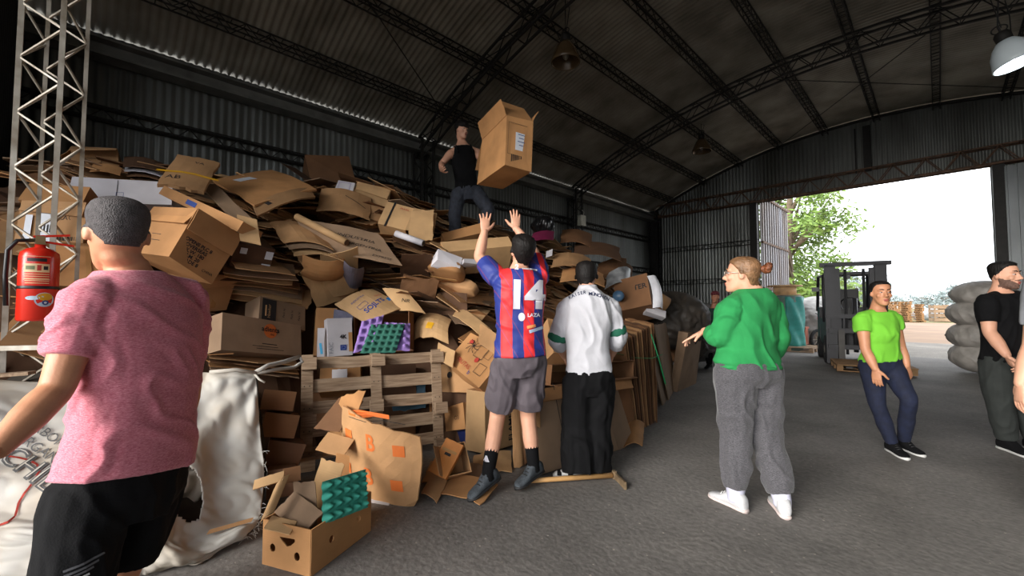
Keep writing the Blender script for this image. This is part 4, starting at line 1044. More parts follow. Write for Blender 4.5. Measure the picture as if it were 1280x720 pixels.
Carton('small brown carton left of the white 4K carton', from_quad((391, 446, 3.1), (418, 446, 3.12), (391, 385, 3.2), .2), K_WARM)
Sheet('white and cyan printed sheet beside the white 4K carton', (396, 447, 3.0), (405, 447, 3.0), (397, 410, 3.05), K_WHITE).patch(.55, .3, .02, .1, mat('cyan_print', (70, 170, 214), .7), rot=.2)
Sheet('grey and white packaging behind the white 4K carton', (416, 402, 3.15), (440, 408, 3.15), (418, 386, 3.2), mat('grey_packaging', (128, 128, 150), .6, var=.3), name='packaging')
s = Sheet('dark brown glossy board leaning in the centre of the heap', (497, 384, 3.65), (540, 392, 3.6), (503, 342, 4.0), K_DARK, t=.012, bend=.03)
Sheet('dark brown curved board above the spider printed carton', (540, 393, 3.6), (584, 396, 3.65), (540, 365, 3.75), K_DEEP, bend=.05)
Sheet('long dark board rising behind the two small parcels', (500, 346, 4.0), (536, 346, 4.1), (502, 318, 4.2), K_DEEP)
def parcel(label, geo, m=K_WARM):
    A_, e = geo; c = A_ + (e[0] + e[1] + e[2]) / 2; x, y, z = [q.normalized() for q in e]; L = [q.length for q in e]
    b = MB(); M = Matrix(((x.x, y.x, z.x, c.x), (x.y, y.y, z.y, c.y), (x.z, y.z, z.z, c.z), (0, 0, 0, 1))); rings = []
    for j in range(9):
        t = -1 + 2 * j / 8; q = (1 - abs(t) ** 5 * .35); rings.append([Vector((t * L[0] / 2, math.copysign(abs(math.cos(a)) ** .3, math.cos(a)) * L[1] / 3 * q, math.copysign(abs(math.sin(a)) ** .3, math.sin(a)) * L[2] / 2.2 * q + .006 * math.sin(3 * t + a))) for a in [2 * math.pi * k / 16 for k in range(16)]])
    b.loft(rings); o = b.build('paper_parcel', m, None, True, M); tag(o, label, 'parcel')
    e_ = MB(); e_.box((0, -L[1] / 2 - .001, 0), (L[0] * .8, .004, .03)); e_.build('tape', TAPE, o); return o
parcel('upper small brown parcel in the centre of the heap', from_quad((539, 354, 3.95), (579, 361, 3.9), (542, 337, 4.05), .2))
parcel('lower brown parcel with a dark end in the centre of the heap', from_quad((544, 370, 3.85), (592, 380, 3.8), (546, 356, 3.95), .22), K_MID)
Sheet('light tan board leaning left of the striped jersey', (566, 394, 3.45), (618, 436, 3.2), (574, 384, 3.7), K_LIGHT, tear=.02, bend=.03)
c = Carton('crumpled carton with red print and a black drawing left of the grey shorts', from_quad((556, 452, 3.1), (600, 482, 2.98), (566, 402, 3.5), .25), K_WARM, jit=.012)
c.frame_mark('2-', .55, .66, .12, .12, t=.004).frame_mark('2-', .78, .3, .1, .1, t=.004).frame_mark('2-', .72, .72, .08, .1, t=.003).text('2-', 'FRUTAS', .38, .22, .06, m=INKR, rot=-.1).disc('2-', .2, .78, .025, INKR).disc('2-', .58, .45, .025, INKR).text('2-', 'b', .62, .1, .06, m=INKB)
b = MB()
for i in range(9):
    a = i * .7 + .2; b.tube([(0, 0, 0), (.05 * math.cos(a), .05 * math.sin(a), .001), (.085 * math.cos(a + .3), .085 * math.sin(a + .3), 0)], .003, 4)
b.build('drawing', INK, c.root, M=c.fmat('2-', .3, .72))
Sheet('pale blank flap of the crumpled red print carton', (545, 448, 3.05), (566, 460, 3.0), (548, 428, 3.15), K_LIGHT)
Sheet('crumpled tan board left of the red print carton with a yellow mark', (517, 425, 3.25), (560, 430, 3.2), (524, 396, 3.5), K_LIGHT, bend=.08, tear=.04, bendy=.05).patch(.55, .35, .07, .07, YTAPE, name='yellow_mark')
Sheet('loose brown board over the right of the red print carton', (598, 428, 3.1), (622, 446, 3.05), (600, 404, 3.3), K_MID, tear=.02)
c = Carton('brown carton wedged under the crumpled red print carton', from_quad((541, 490, 3.2), (592, 490, 3.15), (540, 456, 3.3), .3), K_MID, jit=.01); c.disc('2-', .4, .6, .03, INK)
c = Carton('tall light carton standing behind the bare legs', tri((606, 567, ), 3.05, (650, 552), (582, 561), (606, 490), (.3, .15, 0)), K_LIGHT, jit=.004)
c.text('2-', 'FLAMES', .72, .35, .085, rot=1.57, bold=.002).patch('2-', .45, .86, .2, .006, INK, name='print').patch('2-', .45, .8, .2, .006, INK, name='print')
c = Carton('open brown carton between the pallet and the tall light carton', from_quad((553, 542, 3.2), (585, 542, 3.2), (554, 488, 3.3), .3), K_WARM, '2-', {'1-': (110, .4)}); c.frame_mark('2+', .5, .3, .1, .12)
c = Carton('brown carton with a round print under the open one', from_quad((558, 540, 3.12), (583, 537, 3.1), (560, 508, 3.16), .25), K_WARM); c.text('2-', 'O3', .6, .5, .05)
Carton('navy plastic crate end showing beside the pallet foot', from_quad((556, 560, 3.2), (586, 556, 3.15), (558, 537, 3.2), .25), mat('navy_plastic', (34, 44, 92), .4), name='crate', cat='crate')
for i, x in enumerate((643, 650, 657, 664)):
    Sheet('brown board on edge between the bare legs, %s of four' % ['first', 'second', 'third', 'last'][i], G(x, 585 - i * 4), P(x + 12, 575 - i * 4, 3.5), P(x - 4, 505 - i * 3, 3.35), [K_MID, K_DARK, K_WARM, K_MID][i], bend=.04, tear=.02)
# folded cartons leaning behind the boy in white
c = Carton('wide flattened brown carton leaning upright behind the black trousers', from_quad(G(672, 597), G(771, 563), (677, 500, 3.5), .10), K_GREY, jit=.008); c.patch('2-', .36, .5, .006, .8, INK, name='crease_line')
Carton('narrow flattened brown carton leaning right of the wide one', from_quad(G(772, 562), G(792, 553), (770, 487, 4.2), .10), K_GREY, jit=.008)
Sheet('top flap folded back over the leaning cartons', (678, 502, 3.4), (792, 484, 4.2), (676, 486, 3.55), K_WARM, tear=.02)
Carton('dark brown carton lying above the leaning cartons', from_quad((690, 482, 3.75), (795, 474, 4.4), (690, 455, 3.8), .3), K_DARK, '2-', {'3-': (100, .3)}, jit=.02)
Sheet('light scrap of board on the floor right of the leaning cartons', G(779, 560), G(803, 558), G(784, 543) + V(0, 0, .1), K_WARM, bend=.05, tear=.03)
Carton('brown carton left of the white shirt on the middle slope', from_quad((690, 440, 3.9), (728, 448, 4.0), (696, 398, 4.2), .3), K_MID, jit=.02)
Sheet('light board showing between the two boys', (706, 400, 4.1), (730, 404, 4.2), (708, 378, 4.3), K_LIGHT)
# bound bundle of upright boards
for i in range(13):
    A_ = P(822 - i * 2.2, 514 + i * 0.1, 4.75 - .03 * i); T_ = P(817 - i * 3.0, 404 + i * 1.7, 5.1 - .04 * i); A_.z = .01
    Sheet('upright brown board of the green strapped bundle, %s counted from the pale boards' % ['first', 'second', 'third', 'fourth', 'fifth', 'sixth', 'seventh', 'eighth', 'ninth', 'tenth', 'eleventh', 'twelfth', 'thirteenth'][i], A_, A_ + V(-.55, .35, .05), T_, [K_DARK, K_MID, K_DEEP, K_DARK, K_DEEP, K_MID][i % 6], bend=.004, tear=.015, group='boards in the bound upright bundle')
Sheet('pale greyish board at the front of the bound bundle', G(829, 507), G(842, 487), P(806, 410, 5.0), K_GREY, t=.015, tear=.01)
Sheet('second pale board leaning on the front of the bound bundle', G(836, 500), G(846, 482), P(818, 408, 5.2), K_GREY, t=.015, tear=.01)
c = Carton('pale flattened carton with a white label leaning at the end of the bundle', from_quad(G(846, 490), G(869, 479), P(826, 422, 5.6), .10), K_GREY, jit=.012); c.patch('2-', .45, .62, .14, .24).patch('2-', .5, .2, .05, .05, INKR, name='torn_mark')
def strap(label, pts, m, w=.014):
    b = MB(); 
    for a, c_ in zip(pts[:-1], pts[1:]): b.bar(a, c_, w, .004)
    return tag(b.build('binding_strap', m), label, 'strap')
strap('green binding strap running along the bundle of upright boards', [P(770, 441, 4.6), P(790, 447, 4.7), P(815, 448, 4.72), P(828, 443, 5.0)], GSTRAP)
strap('green strap across the pale front board of the bundle', [P(814, 418, 4.95), P(824, 450, 4.85), P(832, 480, 4.85)], GSTRAP)
# far end
c = Carton('dark brown carton printed PLATER at the far end', from_quad((772, 390, 6.0), (816, 380, 5.8), (775, 350, 6.2), .5), K_DARK); c.text('2-', 'PLATER', .56, .62, .11, bold=.003)
M_FILM = mat('white_plastic_film', (206, 206, 212), .35, var=.08)
Sheet('white plastic film hanging at the end of the PLATER carton', (816, 385, 5.75), (828, 388, 5.8), (809, 345, 6.0), M_FILM, t=.006, bend=.06, tear=.05, bendy=.05, name='plastic_film', cat='plastic')
Sheet('grey striped polythene above the PLATER carton', (756, 362, 6.1), (786, 356, 6.3), (760, 342, 6.4), mat('grey_polythene', (164, 166, 168), .35, var=.3), t=.006, bend=.1, tear=.05, name='plastic_film', cat='plastic')
b = MB(); b.sphere((0, 0, 0), (.09, .06, .08), 14, 8, Matrix.Translation(P(773, 370, 5.95))); tag(b.build('plastic_bottle', mat('grey_blue_plastic', (84, 118, 150), .3), None, True), 'grey blue plastic bottle lying beside the PLATER carton', 'bottle')
Sheet('brown board roof above the grey polythene', (745, 352, 6.3), (782, 344, 6.5), (748, 330, 6.6), K_DARK, bend=.06)
c = Carton('long white boxed tube with a violet end under the PLATER carton', from_quad((808, 390, 5.9), (832, 398, 5.9), (810, 382, 5.95), .12), K_WHITE); c.patch('2-', .75, .55, .08, .07, mat('violet_print', (88, 60, 150), .6), name='print')
tube_thing('cardboard_tube', 'kraft roll lying behind the white boxed tube', (816, 372, 6.3), (832, 382, 6.3), .13, K_MID)
# crest right of the youth
c = Carton('long pale carton lying on the crest behind the raised arms', from_quad((556, 315, 4.55), (642, 307, 4.85), (556, 302, 4.7), .35), K_LIGHT, jit=.006)
Carton('brown carton lying behind the long pale carton', from_quad((556, 302, 5.0), (610, 290, 5.2), (556, 290, 5.1), .35), K_WARM)
Sheet('pale end flap left of the long pale carton', (537, 303, 4.55), (558, 314, 4.5), (540, 300, 4.75), K_LIGHT)
Carton('white oblong carton below the long pale carton', from_quad((546, 323, 4.25), (576, 334, 4.2), (551, 313, 4.35), .12), K_WHITE)
Carton('thin white carton right of the white oblong one', from_quad((580, 329, 4.3), (600, 330, 4.4), (582, 324, 4.4), .1), K_WHITE)
Sheet('magenta printed sheet on the crest right of the dark haired head', (664, 303, 5.6), (692, 300, 5.8), (666, 292, 5.9), mat('magenta_print', (122, 30, 70), .6), bend=.03, name='printed_sheet', cat='paper')
b = MB(); b.sphere((0, 0, 0), (.16, .14, .14), 12, 8, Matrix.Translation(P(677, 282, 6.3))); me = union(b, .02, 1); wrinkle(me, .05, (6, 6, 6)); me.materials.append(mat('black_plastic_bag', (20, 20, 22), .3)); tag(link('rubbish_bag', me), 'black plastic bag on the crest behind the magenta sheet', 'bag')
for i, (x, y, d) in enumerate(((664, 318, 5.3), (682, 317, 5.4), (650, 300, 5.2))):
    Sheet(['white scrap of paper right of the dark haired head', 'torn white paper strip on the boards right of the dark haired head', 'white folded paper left of the dark haired head'][i], (x, y + 5, d), (x + 8, y + 2, d), (x + 1, y - 3, d + .1), K_WHITE, tear=.02, name='paper_scrap', cat='paper', nx=3, ny=2)
for i, (x, y, w_, d) in enumerate(((700, 296, 40, 6.2), (716, 312, 60, 6.0), (690, 326, 50, 5.2), (700, 345, 56, 4.9), (760, 336, 30, 6.6))):
    Sheet(['brown board on the crest against the wall right of the magenta sheet', 'long dark board on the crest above the white shirt', 'curled board on the slope right of the striped jersey', 'wide brown board on the slope behind the dark haired boy in white', 'lone board at the far crest'][i], (x, y + 8, d), (x + w_, y + 14, d + .1), (x + 3, y - 8, d + .5), [K_DARK, K_DEEP, K_MID, K_WARM, K_DARK][i], bend=.06, tear=.03)
# grubby wrapped bales at the far end
M_BALE = mat('dark_dirty_plastic', (74, 66, 58), .6, 0, .35, 5, dark=(40, 36, 32)); M_BALE2 = mat('grey_wrapped_plastic', (116, 114, 110), .5, 0, .35, 5, dark=(60, 58, 54))
def bale(label, px, py, d, r, m, seed, name='wrapped_bale', cat='bale'):
    p = P(px, py, d); b = MB(); b.sphere((0, 0, 0), r, 20, 14); me = union(b, max(r) / 16, 1); wrinkle(me, (.04 if name == 'sack' else .08) * max(r), (4 / max(r) * .5,) * 3, seed); me.materials.append(m)
    o = link(name, me, None, Matrix.Translation(p)); return tag(o, label, cat)
bale('big dark plastic wrapped bale beyond the PLATER carton', 838, 400, 7.2, (.62, .6, .5), M_BALE, 1)
bale('grey wrapped bale far back, upper one of two', 868, 396, 9.4, (.6, .5, .35), M_BALE2, 2)
bale('grey wrapped bale far back, lower one of two', 866, 427, 9.3, (.6, .5, .45), M_BALE2, 3)
bale('dark sack on the floor far behind the bound bundle', 850, 432, 8.4, (.5, .5, .35), M_BALE, 4)
Carton('brown carton below the dark bale at the far end', from_quad((835, 452, 7.4), (858, 450, 7.4), (836, 418, 7.5), .4), K_DARK)

# ---- before the pallet
HEAP_ON[0] = 0.0
b_ = Sheet('big kraft carton panel with orange B prints leaning on the pallet', G(425, 606), G(516, 634) , P(428, 506, 3.0), K_MID, t=.01, bend=.06, tear=.012, nx=12, ny=8, warp=lambda x, y, u, v, w, h: (x + .22 * w * v * (1 - v) * u, y - h * .20 * u * v))
for v_ in (.66, .27):
    b_.text('B', .50, v_, .16, m=INKO, bold=.003)
    b_.patch(.16, v_ + .03, .09, .075, INKO, name='orange_mark').patch(.84, v_ - .03, .09, .075, INKO, name='orange_mark')
b_.patch(.40, .95, .35, .03, INKO, name='orange_mark').patch(.5, .90, .5, .004, INK, name='crease_line')
Sheet('brown side panel folded back left of the orange B panel', G(402, 590) + V(0, 0, .12), G(428, 602) + V(0, 0, .2), P(426, 496, 3.05), K_WARM, tear=.01)
Sheet('dark orange inner flap behind the top of the orange B panel', (392, 536, 3.0), (424, 540, 3.0), (424, 497, 3.1), K_DARK, tear=.01)
Sheet('brown torn flap at the lower left of the orange B panel', (394, 562, 2.85), (428, 572, 2.8), (410, 540, 2.95), K_MID, tear=.02)
Sheet('small upright brown board behind the teal egg tray', (418, 600, 2.6), (436, 604, 2.6), (420, 566, 2.75), K_WARM, tear=.01)
Sheet('white paper lying under the orange B panel', G(462, 628), G(486, 632), G(468, 618) + V(0, 0, .03), M_FILM, t=.004, tear=.02, name='paper_scrap', cat='paper')
# fruit carton with hand holes
def panel_holes(name, w, h, t, holes, m, parent, M):
    cu = bpy.data.curves.new(name, 'CURVE'); cu.dimensions = '2D'; cu.fill_mode = 'BOTH'; cu.extrude = t / 2
    for pts in [[(0, 0), (w, 0), (w, h), (0, h)]] + holes:
        sp = cu.splines.new('POLY'); sp.points.add(len(pts) - 1); sp.use_cyclic_u = True
        for i, q in enumerate(pts): sp.points[i].co = (q[0], q[1], 0, 1)
    o = bpy.data.objects.new(name, cu); COL.objects.link(o); dg = bpy.context.evaluated_depsgraph_get(); me = bpy.data.meshes.new_from_object(o.evaluated_get(dg), depsgraph=dg)
    bpy.data.objects.remove(o, do_unlink=True); me.materials.clear(); me.materials.append(m); return link(name, me, parent, M)
p0 = G(388, 722); p1 = G(318, 712); p2 = G(463, 664)
ex = (p2 - p0); L2 = ex.length; ex.normalize(); ey = Vector((-ex.y, ex.x, 0)); 
if ey.dot(p1 - p0) < 0: ey = -ey
L1 = (p1 - p0).dot(ey); HB = .225
print('fruit box', L1, L2, (p1 - p0).length)
FM = Matrix(((ex.x, ey.x, 0, p0.x), (ex.y, ey.y, 0, p0.y), (0, 0, 1, 0.003), (0, 0, 0, 1)))
fr = empty('fruit_carton', 'open fruit carton with round hand holes full of scraps on the floor in front', 'box', FM)
circ = lambda x, y, r: [(x + r * math.cos(a), y + r * math.sin(a) * 1.15) for a in [i * math.pi / 8 for i in range(16)]]
RX = Matrix.Rotation(math.pi / 2, 4, 'X')
def upright(origin, xdir):
    z = Vector((0, 0, 1)); x = Vector(xdir); n_ = x.cross(z); return Matrix(((x.x, z.x, n_.x, origin[0]), (x.y, z.y, n_.y, origin[1]), (x.z, z.z, n_.z, origin[2]), (0, 0, 0, 1)))
hand = [(L1 * .36, HB * .70), (L1 * .42, HB * .62), (L1 * .52, HB * .52), (L1 * .60, HB * .56), (L1 * .68, HB * .66), (L1 * .68, HB * .72)]
panel_holes('carton_side', L2, HB, .006, [circ(L2 * .30, HB * .5, .016), circ(L2 * .76, HB * .52, .016)], K_WARM, fr, upright((0, 0, 0), (1, 0, 0)))
panel_holes('carton_side', L2, HB, .006, [], K_WARM, fr, upright((0, L1, 0), (1, 0, 0)))
panel_holes('carton_end', L1, HB, .006, [circ(L1 * .27, HB * .36, .018), circ(L1 * .78, HB * .42, .018), [(L1 - q[0], q[1]) for q in hand]], K_WARM, fr, upright((0, 0, 0), (0, 1, 0)))
panel_holes('carton_end', L1, HB, .006, [], K_WARM, fr, upright((L2, 0, 0), (0, 1, 0)))
b = MB(); b.box((L2 / 2, L1 / 2, .004), (L2, L1, .006)); b.build('carton_bottom', K_DARK, fr)
tray('teal moulded egg tray standing in the fruit carton', (405, 656, 2.12), (461, 634, 2.36), (404, 602, 2.2), 5, 4, M_TEAL, .028)
Sheet('brown folded board leaning in the fruit carton', (378, 668, 2.08), (404, 640, 2.15), (342, 640, 2.2), K_GREY, tear=.006)
Sheet('large brown flap rising from the fruit carton', (368, 668, 2.14), (398, 668, 2.14), (366, 602, 2.3), K_GREY, tear=.006)
Sheet('light kraft flap at the back of the fruit carton', (382, 630, 2.32), (412, 640, 2.3), (402, 572, 2.48), K_LIGHT, tear=.006)
Sheet('pale notched flap sticking out at the left of the fruit carton', (316, 612, 2.2), (354, 600, 2.22), (318, 600, 2.24), K_LIGHT, tear=.004)
Sheet('curved pale strip bent down beside the notched flap', (324, 655, 2.1), (342, 640, 2.14), (345, 606, 2.22), K_LIGHT, bend=.02, tear=.004)
Sheet('shaded flap behind the notched flap of the fruit carton', (354, 605, 2.3), (376, 600, 2.35), (354, 586, 2.35), K_DARK, tear=.004)
Sheet('corrugated kraft scrap low in the fruit carton', (330, 660, 2.08), (362, 668, 2.06), (340, 644, 2.15), K_LIGHT, tear=.006)
# scraps on the floor by the pallet foot
s = Sheet('small orange brown carton leaf standing on the scraps', (535, 588, 2.98), (557, 599, 2.92), (558, 547, 3.12), mat('orange_board', (196, 124, 58), .6), t=.03, tear=.003); s.patch(.5, .7, .12, .02, TAPE, name='tape'); s.patch(.5, .6, .05, .02, INK, name='print')
Carton('open brown carton behind the orange brown leaf', from_quad((556, 598, 2.98), (588, 590, 3.05), (560, 556, 3.1), .2), K_MID, '2-', {'1-': (120, .5)})
for lab, q, m in (('reddish brown board flat on the floor under the left shoe', ((545, 620), (602, 634), (568, 603)), K_WARM), ('tan board flat on the floor at the scraps', ((526, 620), (546, 631), (540, 602)), K_MID), ('light board flat on the floor behind the left shoe', ((588, 600), (640, 592), (592, 578)), K_LIGHT), ('folded board flat on the floor at the pallet foot', ((528, 606), (556, 612), (538, 586)), K_MID), ('grey board flat on the floor beneath the scraps', ((560, 606), (600, 606), (570, 590)), K_GREY)):
    Sheet(lab, G(*q[0]) + V(0, 0, .02), G(*q[1]) + V(0, 0, .015), G(*q[2]) + V(0, 0, .06), m, tear=.015, bend=.02)
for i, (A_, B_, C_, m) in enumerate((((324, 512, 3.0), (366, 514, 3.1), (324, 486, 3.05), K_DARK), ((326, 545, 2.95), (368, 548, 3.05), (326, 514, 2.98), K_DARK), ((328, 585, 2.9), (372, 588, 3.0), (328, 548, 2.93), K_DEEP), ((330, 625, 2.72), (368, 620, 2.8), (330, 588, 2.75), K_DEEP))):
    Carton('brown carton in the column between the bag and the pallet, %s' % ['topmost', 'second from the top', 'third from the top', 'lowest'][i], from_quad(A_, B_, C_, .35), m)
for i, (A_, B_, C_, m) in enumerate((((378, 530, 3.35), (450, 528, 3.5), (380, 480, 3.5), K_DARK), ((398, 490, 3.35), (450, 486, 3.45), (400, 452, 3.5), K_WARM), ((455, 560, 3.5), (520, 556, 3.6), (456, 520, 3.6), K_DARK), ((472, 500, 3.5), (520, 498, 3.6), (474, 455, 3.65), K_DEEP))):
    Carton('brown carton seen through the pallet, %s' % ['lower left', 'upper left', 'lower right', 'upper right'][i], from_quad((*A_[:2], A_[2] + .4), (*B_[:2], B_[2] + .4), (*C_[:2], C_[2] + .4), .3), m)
Sheet('dark teal panel seen through the pallet slats', (490, 514, 3.95), (532, 510, 4.0), (490, 476, 4.05), mat('teal_blue_panel', (20, 70, 92), .5), name='plastic_board', cat='board')
Sheet('white card seen through the upper pallet slats', (415, 475, 3.82), (434, 474, 3.82), (415, 462, 3.85), K_WHITE)
def fdir(px, a):
    """horizontal direction: 0 = away from the viewer along the sight line at px, +90 = to the right in the picture, 180 = towards the viewer"""
    r = _fh + CR * ((px - 640) / FPX); r.normalize(); q = Vector((r.y, -r.x, 0)); a = math.radians(a)
    return r * math.cos(a) + q * math.sin(a)
def up(v, z): return tuple(v + Vector((0, 0, z)))
M_HAIRD = mat('dark_hair', (20, 16, 14), .65, 0, .2, 40, spec=.3, bump=.35, bscale=90, stretch=(1, 1, .3))
M_HAIRG = mat('cropped_grey_hair', (72, 67, 68), .7, 0, .25, 50, bump=.5, bscale=200)
M_HAIRB = mat('brown_hair', (138, 102, 70), .5, 0, .25, 30, bump=.5, bscale=70, stretch=(1, .3, 1))
M_BLACKC = mat('black_cloth', (13, 13, 15), .9, 0, .15, 14, spec=.2, bump=.15, bscale=150)
M_WHITER = mat('white_rubber', (196, 196, 194), .5, var=.05)
M_BLACKR = mat('black_rubber', (28, 28, 30), .6, var=.1)

def melange(name, c1, c2):
    m = bpy.data.materials.new(name); m.use_nodes = True; n = m.node_tree.nodes; l = m.node_tree.links; b = n['Principled BSDF']
    tc = n.new('ShaderNodeTexCoord'); mp = n.new('ShaderNodeMapping'); mp.inputs['Scale'].default_value = (22, 22, 90); l.new(tc.outputs['Object'], mp.inputs[0])
    z = n.new('ShaderNodeTexNoise'); z.inputs['Scale'].default_value = 4; z.inputs['Detail'].default_value = 4; z.inputs['Roughness'].default_value = .8; l.new(mp.outputs[0], z.inputs[0])
    r = n.new('ShaderNodeValToRGB'); r.color_ramp.elements[0].position = .36; r.color_ramp.elements[1].position = .66
    r.color_ramp.elements[0].color = (*lin(c1), 1); r.color_ramp.elements[1].color = (*lin(c2), 1); l.new(z.outputs[0], r.inputs[0]); l.new(r.outputs[0], b.inputs['Base Color'])
    b.inputs['Roughness'].default_value = .9; b.inputs['Sheen Weight'].default_value = .2
    bp = n.new('ShaderNodeBump'); bp.inputs['Strength'].default_value = .12; bp.inputs['Distance'].default_value = .004; l.new(z.outputs[0], bp.inputs['Height']); l.new(bp.outputs[0], b.inputs['Normal'])
    return m

# -- man in the pink shirt, seen from behind at the left
p = Person('heavy man in pink melange T-shirt and black shorts walking away', 150, 2.27, dict(
    hd=(147, 292, .0), nk=(160, 335, .02), sL=(113, 372, -.13), sR=(236, 368, .13), mid=(180, 470, -.02),
    eL=(70, 487, -.20), wL=(-8, 566, -.36), eR=(238, 470, .30), wR=(232, 528, .26),
    hL=(114, 606, -.08), hR=(194, 590, .08), kL=(88, 742, -.06), kR=(142, 738, .12), aL=(66, (.09,), .02), aR=(140, (.09,), .30),
    tL=(40, (.09,), .2), tR=(130, (.09,), .6)), fdir(147, -12), k=1.0, fat=1.2, skin=SK_T, voxel=.006, armk=1.12, hk=1.2)
p.body(hands=dict(L=dict(palm=fdir(150, 60)), R=dict(palm=fdir(150, -60))))
PINK = melange('pink_melange_jersey', (176, 76, 98), (226, 150, 162))
o = p.top(PINK, s0=.035, e=.028, sleeve=(.66, .8), belly=.12, amp=.009, freq=(4, 4, 8), hang=.012)
sh = p.bottom(M_BLACKC, f1=(.96, .74), e=.016, rad=[.02, .03, .035, .042, .05, .05, .05, .05, .05], name='shorts', amp=.008, s1=.10)
M_REFL = mat('reflective_print', (190, 190, 192), .4, var=.02); M_REFD = mat('dull_print', (78, 78, 82), .5, var=.02)
def shirt_bvh(o):
    dg = bpy.context.evaluated_depsgraph_get(); return BVHTree.FromPolygons([v.co for v in o.data.vertices], [f.vertices for f in o.data.polygons])
def strip_mesh(w, h, m):
    b = MB(); b.add([(-w / 2, -h / 2, 0), (w / 2, -h / 2, 0), (w / 2, h / 2, 0), (-w / 2, h / 2, 0)], [(0, 1, 2, 3)]); return b.mesh('print', m)
def stick(p, o, me, world_pt, towards_cam_off=0.0, name='print', roll=0.0, lift=.003, reach=.25):
    """print a flat design onto garment o where the line of sight through world_pt meets it"""
    z = (CAM - world_pt); z.z = 0; z.normalize()
    if towards_cam_off: z = Matrix.Rotation(towards_cam_off, 3, 'Z') @ z
    x = Vector((0, 0, 1)).cross(z); R_ = Matrix.Rotation(roll, 3, z); x = R_ @ x; y = z.cross(x)
    M = Matrix(((x.x, y.x, z.x, world_pt.x), (x.y, y.y, z.y, world_pt.y), (x.z, y.z, z.z, world_pt.z), (0, 0, 0, 1)))
    if not hasattr(o, '_b'): pass
    bv = shirt_bvh(o); out = wrap_on(me, bv, p.Mi @ M, reach, lift); return link(name, out, o)
for i, (py, w, m) in enumerate(((683, .10, M_REFD), (690, .085, M_REFD), (696, .07, M_REFD), (703, .06, M_REFL))):
    stick(p, sh, strip_mesh(w, .008, m), p.pt((106 - i * 3 , py, -.05)), name='reflective_stripe', roll=.22)
p.hair(M_HAIRG, top=.007, side=.002, front=.07, nape=-.05, ear=-.005, tuft=.001)
for sd in 'LR': p.shoe(sd, M_BLACKC, M_WHITER)
p.report()

# -- number 14 reaching up for the box
p = Person('boy in red and blue number 14 jersey reaching up with both arms', 648, 3.08, dict(
    hd=(653, 314, -.02), nk=(649, 335, .0), sL=(622, 348, -.01), sR=(675, 348, .05), mid=(650, 390, -.02),
    eL=(599, 321, .14), wL=(606, 288, .16), eR=(668, 316, .26), wR=(645, 285, .28),
    hL=(636, 449, -.02), hR=(664, 447, .02), kL=(622, 519, .10), kR=(660, 518, .12), aL=(610, 592, -.12), aR=(667, 582, .05),
    tL=(578, 605, -.25), tR=(648, 592, -.05)), up(fdir(650, -18), .45), k=.98, voxel=.0065, seed=3)
p.body(hands=dict(L=dict(dir=lambda s: (Vector((0, 0, 1)) + s.fw * .15 + CR * .05), palm=p.fw, thumb=CR, curl=[.12, .18, .3, .12], spread=.30), R=dict(dir=lambda s: (Vector((0, 0, 1)) + s.fw * .15 + CR * .0), palm=p.fw, thumb=-CR, curl=[.1, .08, .1, .35], spread=.2)))
m = bpy.data.materials.new('striped_jersey'); m.use_nodes = True; n = m.node_tree.nodes; l = m.node_tree.links; b_ = n['Principled BSDF']
tc = n.new('ShaderNodeTexCoord'); sx = n.new('ShaderNodeSeparateXYZ'); l.new(tc.outputs['Object'], sx.inputs[0])
nz = n.new('ShaderNodeTexNoise'); nz.inputs['Scale'].default_value = 5; l.new(tc.outputs['Object'], nz.inputs['Vector'])
def math_(op, a, b__=None):
    q = n.new('ShaderNodeMath'); q.operation = op
    for i, v in enumerate((a, b__)):
        if v is None: continue
        if isinstance(v, (int, float)): q.inputs[i].default_value = v
        else: l.new(v, q.inputs[i])
    return q.outputs[0]
xw = math_('ADD', sx.outputs[0], math_('MULTIPLY', math_('SUBTRACT', nz.outputs[0], .5), .02))
st = math_('LESS_THAN', math_('FRACT', math_('ADD', math_('DIVIDE', xw, .155), 10.02)), .5)
inb = math_('LESS_THAN', math_('ABSOLUTE', sx.outputs[0]), .20)
red = math_('MULTIPLY', st, inb)
# thin diagonal pinstripes
dg_ = math_('LESS_THAN', math_('FRACT', math_('DIVIDE', math_('ADD', sx.outputs[0], math_('MULTIPLY', sx.outputs[2], .55)), .11)), .07)
mx = n.new('ShaderNodeMix'); mx.data_type = 'RGBA'; mx.inputs['A'].default_value = (*lin((36, 52, 130)), 1); mx.inputs['B'].default_value = (*lin((216, 44, 48)), 1); l.new(red, mx.inputs['Factor'])
m2 = n.new('ShaderNodeMix'); m2.data_type = 'RGBA'; l.new(mx.outputs['Result'], m2.inputs['A']); m2.inputs['B'].default_value = (*lin((120, 60, 100)), 1); l.new(math_('MULTIPLY', dg_, .6), m2.inputs['Factor'])
l.new(m2.outputs['Result'], b_.inputs['Base Color']); b_.inputs['Roughness'].default_value = .6
o = p.top(m, s0=.03, e=.022, sleeve=(.72, .75), amp=.008, freq=(5, 5, 7), hang=.01, sr=[.02, .022, .026, .028, .028, .02, .02, .02, .02])
M_NUM = mat('white_number_print', (226, 224, 232), .6, var=.02)
def tx(s_, size, m_, **kw):
    me = text_mesh(s_, size, **kw); me.materials.clear(); me.materials.append(m_); return me
stick(p, o, tx('1', .27, M_NUM, bold=.011), p.pt((646, 370, -.1)), name='number', roll=-.03)
stick(p, o, tx('4', .27, M_NUM, bold=.011), p.pt((669, 370, -.1)), name='number', roll=-.03)
stick(p, o, tx('2', .05, M_NUM, bold=.003), p.pt((646, 334, -.1)), name='print', roll=-.1)
stick(p, o, strip_mesh(.11, .012, M_NUM), p.pt((662, 336, -.1)), name='print', roll=-.05)
stick(p, o, tx('LAZA', .035, M_NUM, bold=.001), p.pt((667, 394, -.1)), name='print')
